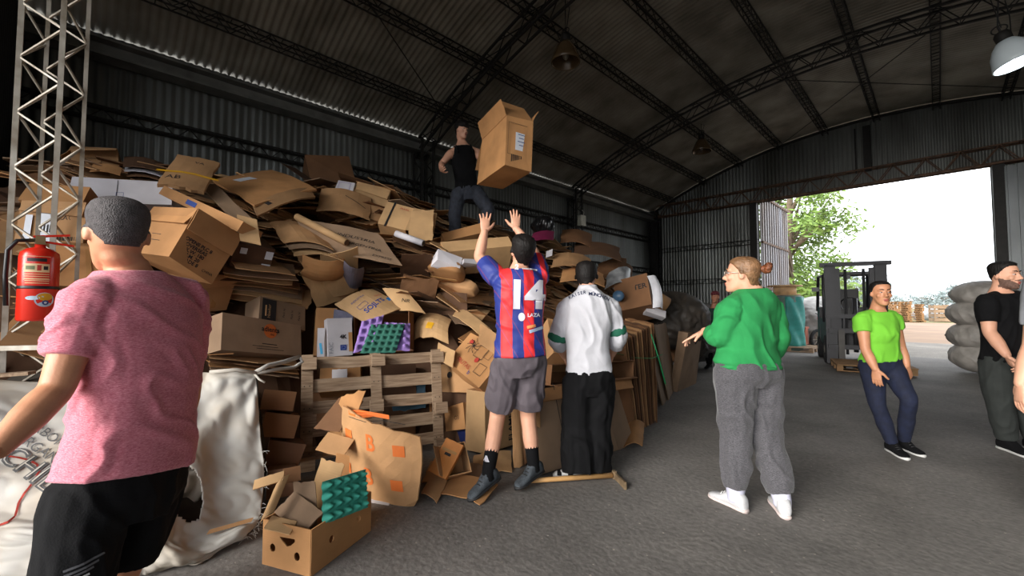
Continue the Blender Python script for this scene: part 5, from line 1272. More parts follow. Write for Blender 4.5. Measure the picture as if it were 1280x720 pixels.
b = MB(); b.prism([(.024 * math.sin(a), .03 * math.cos(a)) for a in [i * math.pi / 6 for i in range(12)]], 0, .0005)
stick(p, o, b.mesh('print', M_NUM), p.pt((652, 396, -.1)), name='crest')
stick(p, o, strip_mesh(.10, .022, mat('sponsor_print', (190, 210, 236), .6)), p.pt((670, 412, -.1)), name='print', roll=.28)
stick(p, o, strip_mesh(.06, .02, mat('gold_print', (226, 150, 90), .6)), p.pt((664, 408, -.1)), name='print', roll=.2)
M_GSH = mat('grey_sports_cloth', (92, 84, 90), .8, 0, .1, 10, bump=.12, bscale=120)
p.bottom(M_GSH, f1=(.86,), e=.022, rad=[.02, .028, .034, .042, .05, .05, .05, .05, .05], name='shorts', s1=.1, amp=.010)
p.hair(M_HAIRD, top=.018, side=.010, front=.058, nape=-.085, ear=-.02, tuft=.006, back=.006)
M_SHG = mat('dark_grey_mesh_shoe', (66, 72, 78), .8, 0, .25, 30, bump=.3, bscale=120)
for sd, pt_ in (('L', -.35), ('R', -.22)):
    p.shoe(sd, M_SHG, M_BLACKR, mlace=M_BLACKR, pitch=pt_); so = p.sock(sd, M_BLACKC, 1.62, .005)
    if sd == 'L':
        b = MB(); b.prism([(-.02, -.012), (.02, -.012), (.006, .022), (-.004, .022)], 0, .0005); stick(p, so, b.mesh('print', M_NUM), p.pt((608, 574, -.1)), name='sock_mark', lift=.003)
p.report()

# -- boy in the white shirt
p = Person('boy in white long-sleeved shirt and wide black trousers', 735, 3.36, dict(
    hd=(733, 346, .04), nk=(735, 361, .0), sL=(709, 382, -.02), sR=(762, 381, .04), mid=(735, 420, 0),
    eL=(696, 424, .03), wL=(706, 447, .2), eR=(773, 422, .1), wR=(765, 444, .26),
    hL=(722, 472, -.01), hR=(750, 471, .03), kL=(722, 532, .03), kR=(744, 532, .08), aL=(722, (.087,), -.04), aR=(742, (.087,), .04),
    tL=(698, (.087,), -.05), tR=(720, (.087,), .02)), up(fdir(735, 8), -.15), k=.95, voxel=.007, seed=5)
p.body(hands=dict(L=dict(palm=CR), R=dict(palm=-CR)))
M_WSH = mat('white_knit', (192, 192, 198), .85, 0, .03, 10, bump=.1, bscale=140)
o = p.top(M_WSH, s0=.06, e=.022, sleeve=(1.45, 1.5), amp=.009, freq=(6, 6, 5), sr=[.018, .02, .022, .026, .03, .026, .02, .018, .016], collar=True)
M_GRN = mat('dark_green_band', (22, 96, 72), .8)
for sd, f0, f1 in (('L', .86, 1.0), ('R', .72, .86)):
    pts = p.armpts(sd, 2); b = MB(); S, E = p.J['s' + sd], p.J['e' + sd]; q = [S.lerp(E, f0 + (f1 - f0) * i / 3) for i in range(4)]
    limb(b, q, [.078, .079, .080, .078], n=18); p.local(b).build('sleeve_band', M_GRN, o, True)
M_NAVY = mat('navy_print', (50, 56, 84), .7)
word = 'KAISER MÜNCHEN'
for i, ch in enumerate(word):
    if ch == ' ': continue
    t = (i - (len(word) - 1) / 2) / len(word); px = 736 + t * 50; py = 367 + 30 * t * t + (-1.5 if t < 0 else .5)
    stick(p, o, tx(ch, .034, M_NAVY, bold=.001), p.pt((px, py, -.1)), name='letter', roll=-t * 1.0)
p.bottom(M_BLACKC, f1=(2.1,), e=.02, rad=[.02, .03, .04, .05, .06, .07, .075, .085, .085], s1=.1, amp=.013)
b = MB(); p.hair(M_HAIRD, top=.02, side=.012, front=.06, nape=-.078, ear=-.03, tuft=.005, back=.006)
for sd in 'LR': p.shoe(sd, M_WHITER, M_WHITER, k=1.02, mlace=M_BLACKR, high=.0, accent=M_BLACKC)
p.report()

# -- woman in green
p = Person('woman in green sweatshirt and grey joggers with hair in a bun', 936, 3.26, dict(
    hd=(928, 343, 0), nk=(939, 359, .03), sL=(913, 384, -.13), sR=(960, 382, .13), mid=(937, 415, .0),
    eL=(902, 421, -.12), wL=(880, 414, .02), eR=(972, 425, .14), wR=(962, 452, .28),
    hL=(918, 462, -.08), hR=(952, 461, .08), kL=(920, 540, -.03), kR=(956, 538, .06), aL=(914, (.087,), -.10), aR=(971, (.087,), -.04),
    tL=(892, (.087,), -.02), tR=(962, (.087,), .12)), up(fdir(928, -80), .08), sex='female', k=.99, fat=1.12, skin=SK_L, voxel=.0065, seed=8, armk=1.12, legk=1.12, waist=1.12)
p.body(hands=dict(L=dict(dir=lambda s: fdir(880, -88) + Vector((0, 0, -.55)), palm=Vector((0, 0, -1)), thumb=fdir(880, 170), curl=[.05, .3, .4, .45], spread=.14)))
M_GSW = mat('green_sweatshirt', (30, 130, 68), .9, 0, .05, 9, bump=.12, bscale=150)
o = p.top(M_GSW, s0=.04, e=.024, sleeve=(1.72, 1.9), amp=.011, freq=(5, 5, 5), belly=.15, sr=[.022, .024, .026, .028, .028, .026, .022, .016, .012])
b = MB(); b.loft(p.torso_rings(.03, .075, .026)); p.local(b).build('waistband', M_GSW, o, True)
M_JOG = melange('grey_melange_joggers', (40, 40, 44), (92, 90, 94))
p.bottom(M_JOG, f1=(1.9,), e=.02, rad=[.018, .022, .026, .03, .032, .03, .03, .034, .022], s1=.12, amp=.012)
p.hair(M_HAIRB, top=.012, side=.009, front=.07, nape=-.075, ear=-.01, tuft=.002, back=.006); p.brows(M_HAIRB)
L = p.Mi @ p.hM
b = MB()
for i in range(9):
    a = i * 2.4; b.sphere((.016 * math.cos(a), -.148 + .010 * math.sin(a * 1.7), .048 + .018 * math.sin(a)), (.026, .024, .022), 12, 8, L)
b.sphere((0, -.12, .04), (.022, .03, .022), 12, 8, L)
me = union(b, .005, 2); me.materials.append(mat('auburn_hair', (120, 68, 40), .5, 0, .3, 60, bump=.6, bscale=60)); link('hair_bun', me, p.root)
M_LENS = mat('spectacle_frame', (210, 200, 190), .3, .6)
g = MB()
for sg in (-1, 1):
    g.tube([L @ Vector((sg * .031 + .021 * math.cos(a), .102, .002 + .016 * math.sin(a))) for a in [i * math.pi / 8 for i in range(17)]], .0022, 6)
    g.tube([L @ Vector((sg * .053, .100, .006)), L @ Vector((sg * .075, .06, .008)), L @ Vector((sg * .078, -.005, .002))], .002, 6)
g.tube([L @ Vector((-.010, .104, .006)), L @ Vector((.010, .104, .006))], .002, 6); g.build('spectacles', M_LENS, p.root, True)
M_WSHOE = mat('white_knit_shoe', (182, 182, 184), .8, 0, .06, 30, bump=.2, bscale=160); M_PSOLE = mat('pale_pink_sole', (200, 184, 180), .6); M_SOCK = mat('pale_sock', (190, 190, 208), .9)
for sd in 'LR': p.shoe(sd, M_WSHOE, M_PSOLE, mlace=M_WHITER); p.sock(sd, M_SOCK, 1.86, .008)
p.report()

# -- woman in lime
p = Person('woman in lime green T-shirt and navy jeans before the forklift', 1104, 5.16, dict(
    hd=(1101, 366, -.02), nk=(1097, 386, .02), sR=(1077, 398, -.10), sL=(1115, 396, .10), mid=(1099, 425, 0),
    eR=(1082, 437, -.18), wR=(1095, 463, -.22), eL=(1126, 434, .15), wL=(1134, 458, .10),
    hR=(1089, 457, -.04), hL=(1112, 455, .06), kR=(1097, 507, -.10), kL=(1136, 500, -.06), aR=(1109, (.085,), -.03), aL=(1123, (.085,), .14),
    tR=(1130, (.085,), -.23), tL=(1150, (.085,), -.02)), up(fdir(1101, 158), -.02), sex='female', k=.93, fat=.96, skin=SK_T, voxel=.0075, seed=11, waist=1.08, legk=.94)
p.body(hands=dict(R=dict(dir=lambda s: Vector((0, 0, -1)) + CR * .05, palm=fdir(1100, 20), thumb=fdir(1100, 120), curl=.25), L=dict(dir=lambda s: Vector((0, 0, -1)) + CR * .25, palm=fdir(1100, -60), thumb=fdir(1100, 150), curl=.3)))
M_LIME = mat('lime_cotton', (114, 192, 52), .85, 0, .03, 9, bump=.1, bscale=140)
o = p.top(M_LIME, s0=.08, s1=.955, e=.011, sleeve=(.42, .45), amp=.007, belly=.05)
M_JEAN = mat('navy_denim', (17, 25, 50), .85, 0, .18, 20, bump=.15, bscale=160)
p.bottom(M_JEAN, f1=(1.97,), e=.01, rad=[.008] * 5 + [.009, .01, .012, .012], s1=.16, amp=.003)
p.hair(M_HAIRD, top=.008, side=.005, front=.082, nape=-.08, ear=-.03, tuft=.001, back=.01); p.brows(M_HAIRD)
L = p.Mi @ p.hM; b = MB(); b.tube([L @ Vector(v) for v in ((0, -.10, -.02), (-.02, -.11, -.07), (-.045, -.06, -.14), (-.05, .0, -.2))], [.025, .024, .02, .01], 10); b.build('ponytail', M_HAIRD, p.root, True)
for sd in 'LR': p.shoe(sd, M_BLACKC, M_WHITER, k=1.02, mlace=M_BLACKR)
p.report()

# -- man in black T-shirt
p = Person('bearded man in black T-shirt and dark trousers by the grey sacks', 1257, 6.0, dict(
    hd=(1255, 344, 0), nk=(1250, 363, .02), sR=(1233, 377, -.14), sL=(1283, 374, .12), mid=(1256, 410, 0),
    eR=(1237, 415, -.20), wR=(1259, 445, -.30), eL=(1294, 412, .05), wL=(1280, 447, -.16),
    hR=(1244, 452, -.06), hL=(1275, 451, .08), kR=(1249, 503, -.08), kL=(1283, 500, .05), aR=(1251, (.09,), -.04), aL=(1284, (.09,), .14),
    tR=(1276, (.09,), -.18), tL=(1305, (.09,), .02)), up(fdir(1255, 118), -.02), k=1.03, fat=1.06, skin=SK_L, voxel=.0075, seed=14, armk=1.1)
p.body(hands=dict(R=dict(dir=lambda s: Vector((0, 0, -.9)) + CR * .45, palm=fdir(1257, 60), thumb=fdir(1257, 150), curl=.45), L=dict(palm=fdir(1257, -60), curl=.4)))
p.top(M_BLACKC, s0=.0, s1=.955, e=.014, sleeve=(.68,), amp=.007)
M_DTR = mat('dark_olive_trousers', (38, 42, 40), .85, 0, .12, 14, bump=.12, bscale=140)
p.bottom(M_DTR, f1=(1.95,), e=.012, rad=[.014, .018, .022, .026, .028, .03, .03, .03, .028], s1=.1)
p.hair(M_HAIRD, top=.016, side=.002, front=.080, nape=-.05, ear=-.01, tuft=.004); p.brows(M_HAIRD)
p.stubble(mat('dark_stubble', (104, 78, 66), .8, 0, .2, 80))
for sd in 'LR': p.shoe(sd, M_BLACKC, M_WHITER, k=1.05)
p.report()

# -- youth on the heap throwing the box
p = Person('youth in black vest and dark jeans standing on top of the heap', 580, 6.05, dict(
    hd=(577, 163, -.02), nk=(577, 178, .02), sR=(564, 191, -.06), sL=(597, 190, .05), mid=(581, 214, 0),
    eR=(552, 205, -.10), wR=(552, 213, -.32), eL=(603, 205, -.05), wL=(606, 192, -.26),
    hR=(574, 240, -.02), hL=(594, 239, .02), kR=(568, 270, -.08), kL=(611, 262, -.12), aR=(570, 302, .02), aL=(601, 294, .02),
    tR=(568, 312, -.2), tL=(612, 300, -.2)), up(fdir(577, 140), -.12), k=1.0, skin=SK_L, voxel=.009, seed=17)
p.body(hands=dict(R=dict(dir=lambda s: fdir(577, 175) + Vector((0, 0, -.15)), palm=Vector((0, 0, 1)) + CR, thumb=CR, curl=.4), L=dict(palm=-CR, curl=.5)))
p.top(M_BLACKC, s0=.02, s1=.93, e=.010, sleeve=(0,), name='vest', amp=.004)
b = MB()
for sd in 'LR':
    q = p.nk.lerp(p.J['s' + sd], .55); limb(b, [q - p.up * .10 + p.fw * .10, q - p.up * .02 + p.fw * .06, q + p.up * .022, q - p.up * .02 - p.fw * .07, q - p.up * .10 - p.fw * .11], [(.012, .026)] * 5, ref=p.sx)
p.cloth('vest_strap', M_BLACKC, b, .008, 0)
M_DJ = mat('charcoal_denim', (48, 52, 62), .85, 0, .2, 20, bump=.15, bscale=160)
p.bottom(M_DJ, f1=(1.98,), e=.012, rad=[.012, .016, .02, .024, .026, .03, .034, .04, .04], s1=.12)
p.hair(M_HAIRD, top=.030, side=.015, front=.024, nape=-.07, ear=-.02, tuft=.012); p.brows(M_HAIRD)
for sd in 'LR': p.shoe(sd, M_BLACKC, M_BLACKR)
p.report()

# -- man far back in dark green, behind the woman in green
p = Person('man in dark green jacket and maroon cap far back by the bales', 890, 9.9, dict(
    hd=(894, 371, 0), nk=(892, 385, .02), sR=(880, 390, 0), sL=(906, 390, 0), mid=(893, 402, 0),
    eR=(879, 408, 0), wR=(882, 424, -.05), eL=(908, 408, 0), wL=(906, 424, -.05),
    hR=(887, 420, 0), hL=(899, 420, 0), kR=(886, 438, -.03), kL=(900, 438, 0), aR=(885, (.09,), 0), aL=(900, (.09,), 0),
    tR=(880, (.09,), -.2), tL=(905, (.09,), -.2)), fdir(893, 200), k=.98, skin=SK_B, voxel=.011, seed=19)
p.body()
p.top(mat('bottle_green_jacket', (34, 62, 54), .8), s0=-.05, e=.03, sleeve=(1.9,), sr=[.025] * 9, amp=.006)
p.bottom(M_BLACKC, f1=(1.98,), e=.02, rad=[.02] * 9, s1=.1)
M_CAP = mat('maroon_cap', (96, 34, 40), .8); p.hair(M_CAP, top=.02, side=.014, front=.045, nape=-.02, ear=.02, tuft=0, name='cap')
L = p.Mi @ p.hM; b = MB(); b.sphere((0, .11, .045), (.07, .07, .008), 14, 6, L); b.build('cap_peak', M_CAP, p.root, True)
for sd in 'LR': p.shoe(sd, M_BLACKC, M_BLACKR)
p.report()

# -- person at the edge of the frame, only a forearm and hand in view
p = Person('person at the frame edge, only a bare forearm and hand seen', 1330, 3.9, dict(
    hd=(1352, 300, 0), nk=(1352, 335, .0), sR=(1395, 352, .1), sL=(1306, 350, -.02), mid=(1345, 420, 0),
    eL=(1292, 432, -.02), wL=(1276, 482, -.10), eR=(1410, 440, .1), wR=(1400, 500, .05),
    hL=(1325, 478, 0), hR=(1365, 478, .05), kL=(1330, 575, 0), kR=(1375, 575, .05), aL=(1330, (.09,), .1), aR=(1375, (.09,), .1),
    tL=(1328, (.09,), .4), tR=(1375, (.09,), .4)), fdir(1330, -20), k=1.0, skin=SK_L, voxel=.0075, seed=21, armk=1.1)
p.body(hands=dict(L=dict(dir=lambda s: Vector((0, 0, -1)) - CR * .12, palm=fdir(1280, 60), thumb=fdir(1280, 0), curl=.3)))
p.top(mat('grey_cotton', (120, 122, 126), .85), s0=-.02, e=.016, sleeve=(.7,))
p.bottom(M_DTR, f1=(1.95,), e=.014)
p.hair(M_HAIRD)
for sd in 'LR': p.shoe(sd, M_BLACKC, M_WHITER)
p.report()
# ------------------------------------------------------------------ pallet leaning on the heap
M_WOOD = mat('weathered_pallet_wood', (172, 148, 122), .85, 0, .2, 5, bump=.25, bscale=24, stretch=(1, 12, 12), dark=(122, 98, 76)); M_WOODN = mat('new_pallet_wood', (158, 120, 80), .8, 0, .15, 5, stretch=(1, 8, 8)); M_NAIL = mat('nail_steel', (60, 56, 52), .5, .7)
A_ = G(371, 590); B_ = G(556, 563); C_ = P(357, 448, 3.52)
FMp, pw, ph = frame(A_, B_, C_); print('pallet', pw, ph)
pal = empty('wooden_pallet', 'weathered wooden pallet leaning against the cardboard heap', 'pallet', FMp)
rp = random.Random(4)
for i, v in enumerate((.94, .73, .53, .33, .14)):
    b = MB(); w_ = pw * .96; x0 = pw * .02; n_ = 6; hh = .05 + rp.uniform(-.004, .006)
    rings = []
    for k in range(n_ + 1):
        x = x0 + w_ * k / n_; y = ph * v + rp.gauss(0, .003) + (k / n_ - .5) * rp.uniform(-.01, .01); rings.append([Vector((x, y - hh, -.011)), Vector((x, y + hh, -.011)), Vector((x, y + hh, .011)), Vector((x, y - hh, .011))])
    b.loft(rings); b.build('slat', M_WOOD, pal)
for i, (u, u2) in enumerate(((.055, .045), (.52, .50), (.95, .96))):
    b = MB(); hw = .045
    b.loft([[Vector((pw * (u + (u2 - u) * t) - hw, ph * (t * 1.04 - .02), .011 + .001)), Vector((pw * (u + (u2 - u) * t) + hw, ph * (t * 1.04 - .02), .012)), Vector((pw * (u + (u2 - u) * t) + hw, ph * (t * 1.04 - .02), .034)), Vector((pw * (u + (u2 - u) * t) - hw, ph * (t * 1.04 - .02), .034))] for t in (0, .33, .66, 1)])
    st_ = b.build('stringer', M_WOOD, pal)
    for v in ((.93, .50) if i == 1 else (.93, .42, .06)):
        b = MB(); b.box((pw * (u + (u2 - u) * v) + rp.uniform(-.01, .02), ph * v, .034 + .04), (.11, .10, .08)); b.build('block', M_WOOD, pal)
    b = MB()
    for v in (.94, .73, .53, .33, .14):
        for dx in (-.02, .02): b.sphere((pw * (u + (u2 - u) * v) + dx, ph * v, .035), .005, 6, 4)
    o = b.build('nail_heads', M_NAIL, st_)

# ------------------------------------------------------------------ white bulk bag
def weave(name, rgb):
    m = bpy.data.materials.new(name); m.use_nodes = True; n = m.node_tree.nodes; l = m.node_tree.links; b = n['Principled BSDF']
    tc = n.new('ShaderNodeTexCoord'); nz = n.new('ShaderNodeTexNoise'); nz.inputs['Scale'].default_value = 2.6; nz.inputs['Detail'].default_value = 7; l.new(tc.outputs['Object'], nz.inputs['Vector'])
    r = n.new('ShaderNodeValToRGB'); r.color_ramp.elements[0].position = .33; r.color_ramp.elements[1].position = .55
    r.color_ramp.elements[0].color = (*lin((178, 166, 148)), 1); r.color_ramp.elements[1].color = (*lin(rgb), 1); l.new(nz.outputs[0], r.inputs[0]); l.new(r.outputs[0], b.inputs['Base Color'])
    ck = n.new('ShaderNodeTexWave'); ck.inputs['Scale'].default_value = 120; ck.inputs['Distortion'].default_value = .5; l.new(tc.outputs['Object'], ck.inputs['Vector'])
    bp = n.new('ShaderNodeBump'); bp.inputs['Strength'].default_value = .06; bp.inputs['Distance'].default_value = .003; l.new(ck.outputs[0], bp.inputs['Height']); l.new(bp.outputs[0], b.inputs['Normal']); b.inputs['Roughness'].default_value = .75
    return m
M_BAG = weave('white_woven_polypropylene', (180, 177, 170))
def cr(p, t):
    n = len(p); i = min(int(t), n - 2); f_ = t - i; g = lambda k: p[max(0, min(n - 1, k))]
    a, b, c, d = g(i - 1), g(i), g(i + 1), g(i + 2)
    return .5 * ((2 * b) + (c - a) * f_ + (2 * a - 5 * b + 4 * c - d) * f_ * f_ + (3 * b - a - 3 * c + d) * f_ ** 3)
rows = [[(-70, 475, 2.50), (60, 472, 2.62), (150, 470, 2.70), (215, 466, 2.74), (268, 464, 2.80), (319, 466, 2.92)],
        [(-75, 530, 2.22), (50, 525, 2.34), (150, 525, 2.46), (215, 528, 2.52), (268, 526, 2.66), (325, 530, 2.80)],
        [(-80, 585, 2.04), (45, 585, 2.14), (150, 580, 2.26), (212, 585, 2.36), (266, 590, 2.54), (331, 590, 2.68)],
        [(-80, 640, 1.92), (45, 640, 1.98), (150, 630, 2.08), (208, 636, 2.20), (264, 642, 2.36), (326, 640, 2.50)],
        [(-80, 690, 1.84), (45, 680, 1.90), (150, 676, 1.98), (206, 680, 2.08), (262, 684, 2.20), (318, 660, 2.40)],
        [(-80, 740, 1.82), (45, 730, 1.88), (150, 724, 1.96), (204, 716, 2.06), (258, 706, 2.18), (308, 676, 2.37)]]
ctl = [[P(*q) for q in r] for r in rows]
for r in ctl:
    for q in r: q.z = max(q.z, .012)
NU, NV = 150, 130; grid = []
for j in range(NV + 1):
    t = j / NV * (len(ctl) - 1); line = [cr([c[i] for c in ctl], t) for i in range(len(ctl[0]))]
    grid.append([cr(line, i / NU * (len(line) - 1)) for i in range(NU + 1)])
b = MB(); vs = []; fs = []; bagn = []
for j in range(NV + 1):
    for i in range(NU + 1):
        p = grid[j][i]; u = i / NU; v = j / NV
        du = grid[j][min(i + 1, NU)] - grid[j][max(i - 1, 0)]; dv = grid[min(j + 1, NV)][i] - grid[max(j - 1, 0)][i]; n_ = du.cross(dv).normalized() * -1
        # folds hang from the gathered corner and sag across the lower half
        a = math.atan2(v * 1.2, 1.02 - u); rr_ = math.hypot(v * 1.2, 1.02 - u)
        w = .030 * math.sin(a * 15 + 2 * math.sin(rr_ * 6)) * min(1, rr_ * 1.8) * math.exp(-rr_ * .9)
        w += .05 * (noise.noise(Vector((u * 6, v * 5, 0))) - .1) + .022 * abs(noise.noise(Vector((u * 14, v * 16, 3)))) - .01
        w += .035 * math.sin(v * 22 + 4 * u + 2 * noise.noise(Vector((u * 4, v * 4, 7)))) * max(0, v - .62) * 1.6
        q = p + n_ * w
        if q.z < .006: q.z = .006
        vs.append(q)
def inhole(i, j):
    u, v = (i + .5) / NU, (j + .5) / NV; du = (u - .655) / .105; dv = (v - .49 + (u - .655) * -.7) / .135
    return du * du + dv * dv < 1 + .25 * noise.noise(Vector((u * 20, v * 20, 0)))
for j in range(NV):
    for i in range(NU):
        if inhole(i, j): continue
        k = j * (NU + 1) + i; fs.append((k, k + NU + 1, k + NU + 2, k + 1))
b.add(vs, fs)
bagroot = empty('bulk_bag', 'dirty white woven bulk bag tied to the pallet corner with a torn hole', 'bag', Matrix.Translation(G(180, 700)))
BMi = bagroot.matrix_world.inverted()
b.v = [tuple(BMi @ Vector(q)) for q in b.v]
bag = b.build('bag_cloth', M_BAG, bagroot, True)
sm = bag.modifiers.new('thickness', 'SOLIDIFY'); sm.thickness = .004
# dark sheet put inside behind the torn hole, closing the bag behind
b = MB(); vs2 = []; fs2 = []
for j in range(13):
    for i in range(13):
        p = grid[int(j / 12 * NV)][int(i / 12 * NU)]; q = p + _fh * .0 + V(-.20, .06, -.02) + V(0, 0, .05) * noise.noise(p * 6); q.z = max(q.z, .01); vs2.append(BMi @ q)
for j in range(12):
    for i in range(12): k = j * 13 + i; fs2.append((k, k + 13, k + 14, k + 1))
b.add(vs2, fs2); b.build('bag_lining', mat('dark_sack_inside', (66, 60, 52), .9, 0, .3), bagroot, True)
# frayed tie ropes to the pallet corner
tie = [(318, 466, 2.92), (335, 457, 3.0), (356, 452, 3.2), (374, 446, 3.32)]
b = MB(); b.tube([BMi @ P(*q) for q in tie], .016, 8); b.tube([BMi @ P(*q) for q in [(318, 467, 2.92), (345, 462, 3.05), (368, 459, 3.3), (378, 452, 3.32), (374, 446, 3.32)]], .013, 8); b.tube([BMi @ P(*q) for q in [(318, 467, 2.92), (324, 474, 2.9), (331, 478, 2.9)]], .008, 6); b.tube([BMi @ P(*q) for q in [(262, 465, 2.78), (295, 462, 2.84), (320, 466, 2.92)]], .012, 8)
b.build('rope', M_BAG, bagroot, True)
b = MB(); rf = random.Random(8)
for i in range(46):
    t = rf.uniform(.3, 1); p = cr([c[5] for c in ctl], t * 4.99); q = p + V(rf.gauss(.02, .02), rf.gauss(.01, .02), rf.gauss(-.01, .015)); b.tube([BMi @ p, BMi @ ((p + q) / 2 + V(0, 0, .006)), BMi @ q], .0012, 3)
o = b.build('frayed_threads', M_BAG, bagroot); tag(o, kind='stuff')
bagv = BVHTree.FromPolygons([v.co for v in bag.data.vertices], [tuple(f.vertices) for f in bag.data.polygons])
def bagtext(s_, px, py, d, size, ang, m, lift=.006, **kw):
    pt = P(px, py, d); z = (CAM - pt).normalized(); x = Vector((0, 0, 1)).cross(z).normalized(); R_ = Matrix.Rotation(ang, 3, z); x = R_ @ x; y = z.cross(x)
    M = BMi @ Matrix(((x.x, y.x, z.x, pt.x), (x.y, y.y, z.y, pt.y), (x.z, y.z, z.z, pt.z), (0, 0, 0, 1)))
    me = tx(s_, size, m, **kw); link('print', wrap_on(me, bagv, M, .5, lift, .03), bag)
BAGINK = mat('grey_stencil_ink', (92, 92, 92), .8)
bagtext('CARBONATO', 68, 549, 2.2, .062, -.86, BAGINK)
bagtext('ORGANICO', 58, 568, 2.15, .064, -.86, BAGINK)
bagtext('UCHILLO', 46, 592, 2.1, .125, -.88, BAGINK, bold=.004)
bagtext('UCHILLO', 46, 592, 2.1, .125, -.88, M_BAG, bold=-.0035, lift=.010)
b = MB(); q = [Vector((.11 * math.cos(a) * (1 + .3 * math.sin(3 * a)), .16 * math.sin(a), 0)) for a in [i * math.pi / 12 for i in range(25)]]
for k in range(24): b.bar(q[k], q[k + 1], .008, .001)
pt = P(-2, 612, 2.05); z = (CAM - pt).normalized(); x = Vector((0, 0, 1)).cross(z).normalized(); y = z.cross(x)
link('red_mark', wrap_on(b.mesh('red_mark', INKR), bagv, BMi @ Matrix(((x.x, y.x, z.x, pt.x), (x.y, y.y, z.y, pt.y), (x.z, y.z, z.z, pt.z), (0, 0, 0, 1))), .5, .005, .03), bag)
b = MB(); b.sphere((0, 0, 0), (.12, .10, .10), 14, 9); me = union(b, .012, 1); wrinkle(me, .05, (7, 7, 7), 3); me.materials.append(mat('greyish_paper_sack', (176, 166, 150), .8, 0, .15)); tag(link('paper_sack', me, None, Matrix.Translation(P(232, 606, 2.52))), 'crumpled greyish paper sack inside the torn hole of the bulk bag', 'bag')
Sheet('narrow brown strip of board lying on the lip of the bulk bag', (258, 668, 2.24), (314, 652, 2.38), (262, 662, 2.26), K_MID, tear=.004)

# ------------------------------------------------------------------ lattice post and extinguisher
tp = []
b = MB(); base = P(33, 420, 2.72); bx, by = base.x, base.y
vx = (P(90, 300, 2.72) - P(20, 300, 2.72)); vx.z = 0; wd_ = .285; vx.normalize(); vy = Vector((-vx.y, vx.x, 0)); vy = -vy if vy.dot(_fh) < 0 else vy
cor = [base + vx * (sx_ * wd_ / 2) + vy * (sy_ * .16) for sx_ in (-1, 1) for sy_ in (0, 1)]
for c_ in cor: c_.z = 0
TZ = 5.6
post = empty('lattice_post', 'pale painted steel lattice post at the left edge of the heap', 'post', Matrix.Translation(V(bx, by, 0)))
PMi = post.matrix_world.inverted()
for k, c_ in enumerate(cor):
    b = MB(); b.bar(PMi @ c_, PMi @ (c_ + V(0, 0, TZ)), .028 if k % 2 == 0 else .022, up=(1, 0, 0)); b.build('chord', M_PALE, post)
nst = 30; mesh_cache = {}
for i in range(nst):
    z0, z1 = TZ * i / nst, TZ * (i + 1) / nst
    for k, (a_, c_) in enumerate(((0, 2), (1, 3), (0, 1), (2, 3))):
        p_, q_ = (cor[a_], cor[c_]) if i % 2 == 0 else (cor[c_], cor[a_])
        b = MB(); b.bar(PMi @ (p_ + V(0, 0, z0)), PMi @ (q_ + V(0, 0, z1)), .011); b.build('lacing_bar', M_PALE, post)
b = MB(); lr = [base + vx * -1.2, base + vx * .3]
M_RED = mat('extinguisher_red', (206, 44, 28), .25, 0, .06, 3); M_BLK = mat('black_plastic', (24, 24, 26), .4)
ep = P(48, 357, 2.5); ex_ = empty('fire_extinguisher', 'red fire extinguisher hanging on the lattice post', 'fire extinguisher', Matrix.Translation(ep) @ Matrix.Rotation(math.atan2(-(CAM - ep).x, (CAM - ep).y) + math.pi, 4, 'Z'))
b = MB(); b.lathe([(.05, -.205), (.078, -.21), (.085, -.20), (.085, .165), (.080, .195), (.055, .218), (.025, .228), (.022, .25)], 28); b.build('cylinder', M_RED, ex_, True)
b = MB(); b.lathe([(.0862, -.022), (.0872, -.018), (.0872, -.008), (.0862, -.004)], 28); b.build('holding_band', M_BLK, ex_, True)
b = MB(); b.box((0, 0, .27), (.04, .05, .05)); b.tube([(-.02, -.0, .26), (.015, 0, .285)], .012, 8); b.build('valve', mat('valve_brass', (170, 150, 110), .4, .8), ex_)
b = MB(); b.bar((-.03, 0, .29), (.12, 0, .315), .02, .012); b.bar((0, 0, .265), (.14, 0, .25), .02, .012); b.build('lever', M_RED, ex_)
b = MB(); b.tube([(-.02, 0, .27), (-.09, 0, .26), (-.125, 0, .2), (-.128, 0, .05), (-.12, 0, -.12)], .011, 8); b.build('hose', M_BLK, ex_, True)
def cyl_patch(name, a0, a1, z0, z1, r, m, parent, n=14):
    b = MB(); vs = []
    for i in range(n + 1):
        a = a0 + (a1 - a0) * i / n; vs += [(r * math.sin(a), -r * math.cos(a), z0), (r * math.sin(a), -r * math.cos(a), z1)]
    b.add(vs, [(2 * i, 2 * i + 2, 2 * i + 3, 2 * i + 1) for i in range(n)]); return b.build(name, m, parent, True)
CREAM = mat('cream_label', (226, 196, 150), .5)
cyl_patch('label', -.75, .5, .075, .125, .0858, CREAM, ex_); cyl_patch('label_text', -.6, .35, .138, .158, .0858, BSTRAP, ex_)
for k in range(5): cyl_patch('label_text', -.75 + .02 * k, .5, .062 - k * .013, .066 - k * .013, .0858, CREAM, ex_)
cyl_patch('label_text', -.65, -.2, .09, .112, .0864, mat('dull_green_ink', (110, 120, 80), .6), ex_); cyl_patch('label_text', -.1, .1, .085, .118, .0864, INKR, ex_); cyl_patch('label_text', .2, .42, .09, .112, .0864, INK, ex_)
for zz_ in (.155, .02): cyl_patch('label_text', -.78, .55, zz_ + .012, zz_ + .0145, .0858, CREAM, ex_)
def cyl_oval(name, ac, zc, ra, rz_, r, m):
    b = MB(); vs = [(r * math.sin(ac + ra * math.cos(t) / .085), -r * math.cos(ac + ra * math.cos(t) / .085), zc + rz_ * math.sin(t)) for t in [i * math.pi / 12 for i in range(24)]]
    b.add([(r * math.sin(ac), -r * math.cos(ac), zc)] + vs, [(0, i + 1, (i + 1) % 24 + 1) for i in range(24)]); return b.build(name, m, ex_, True)
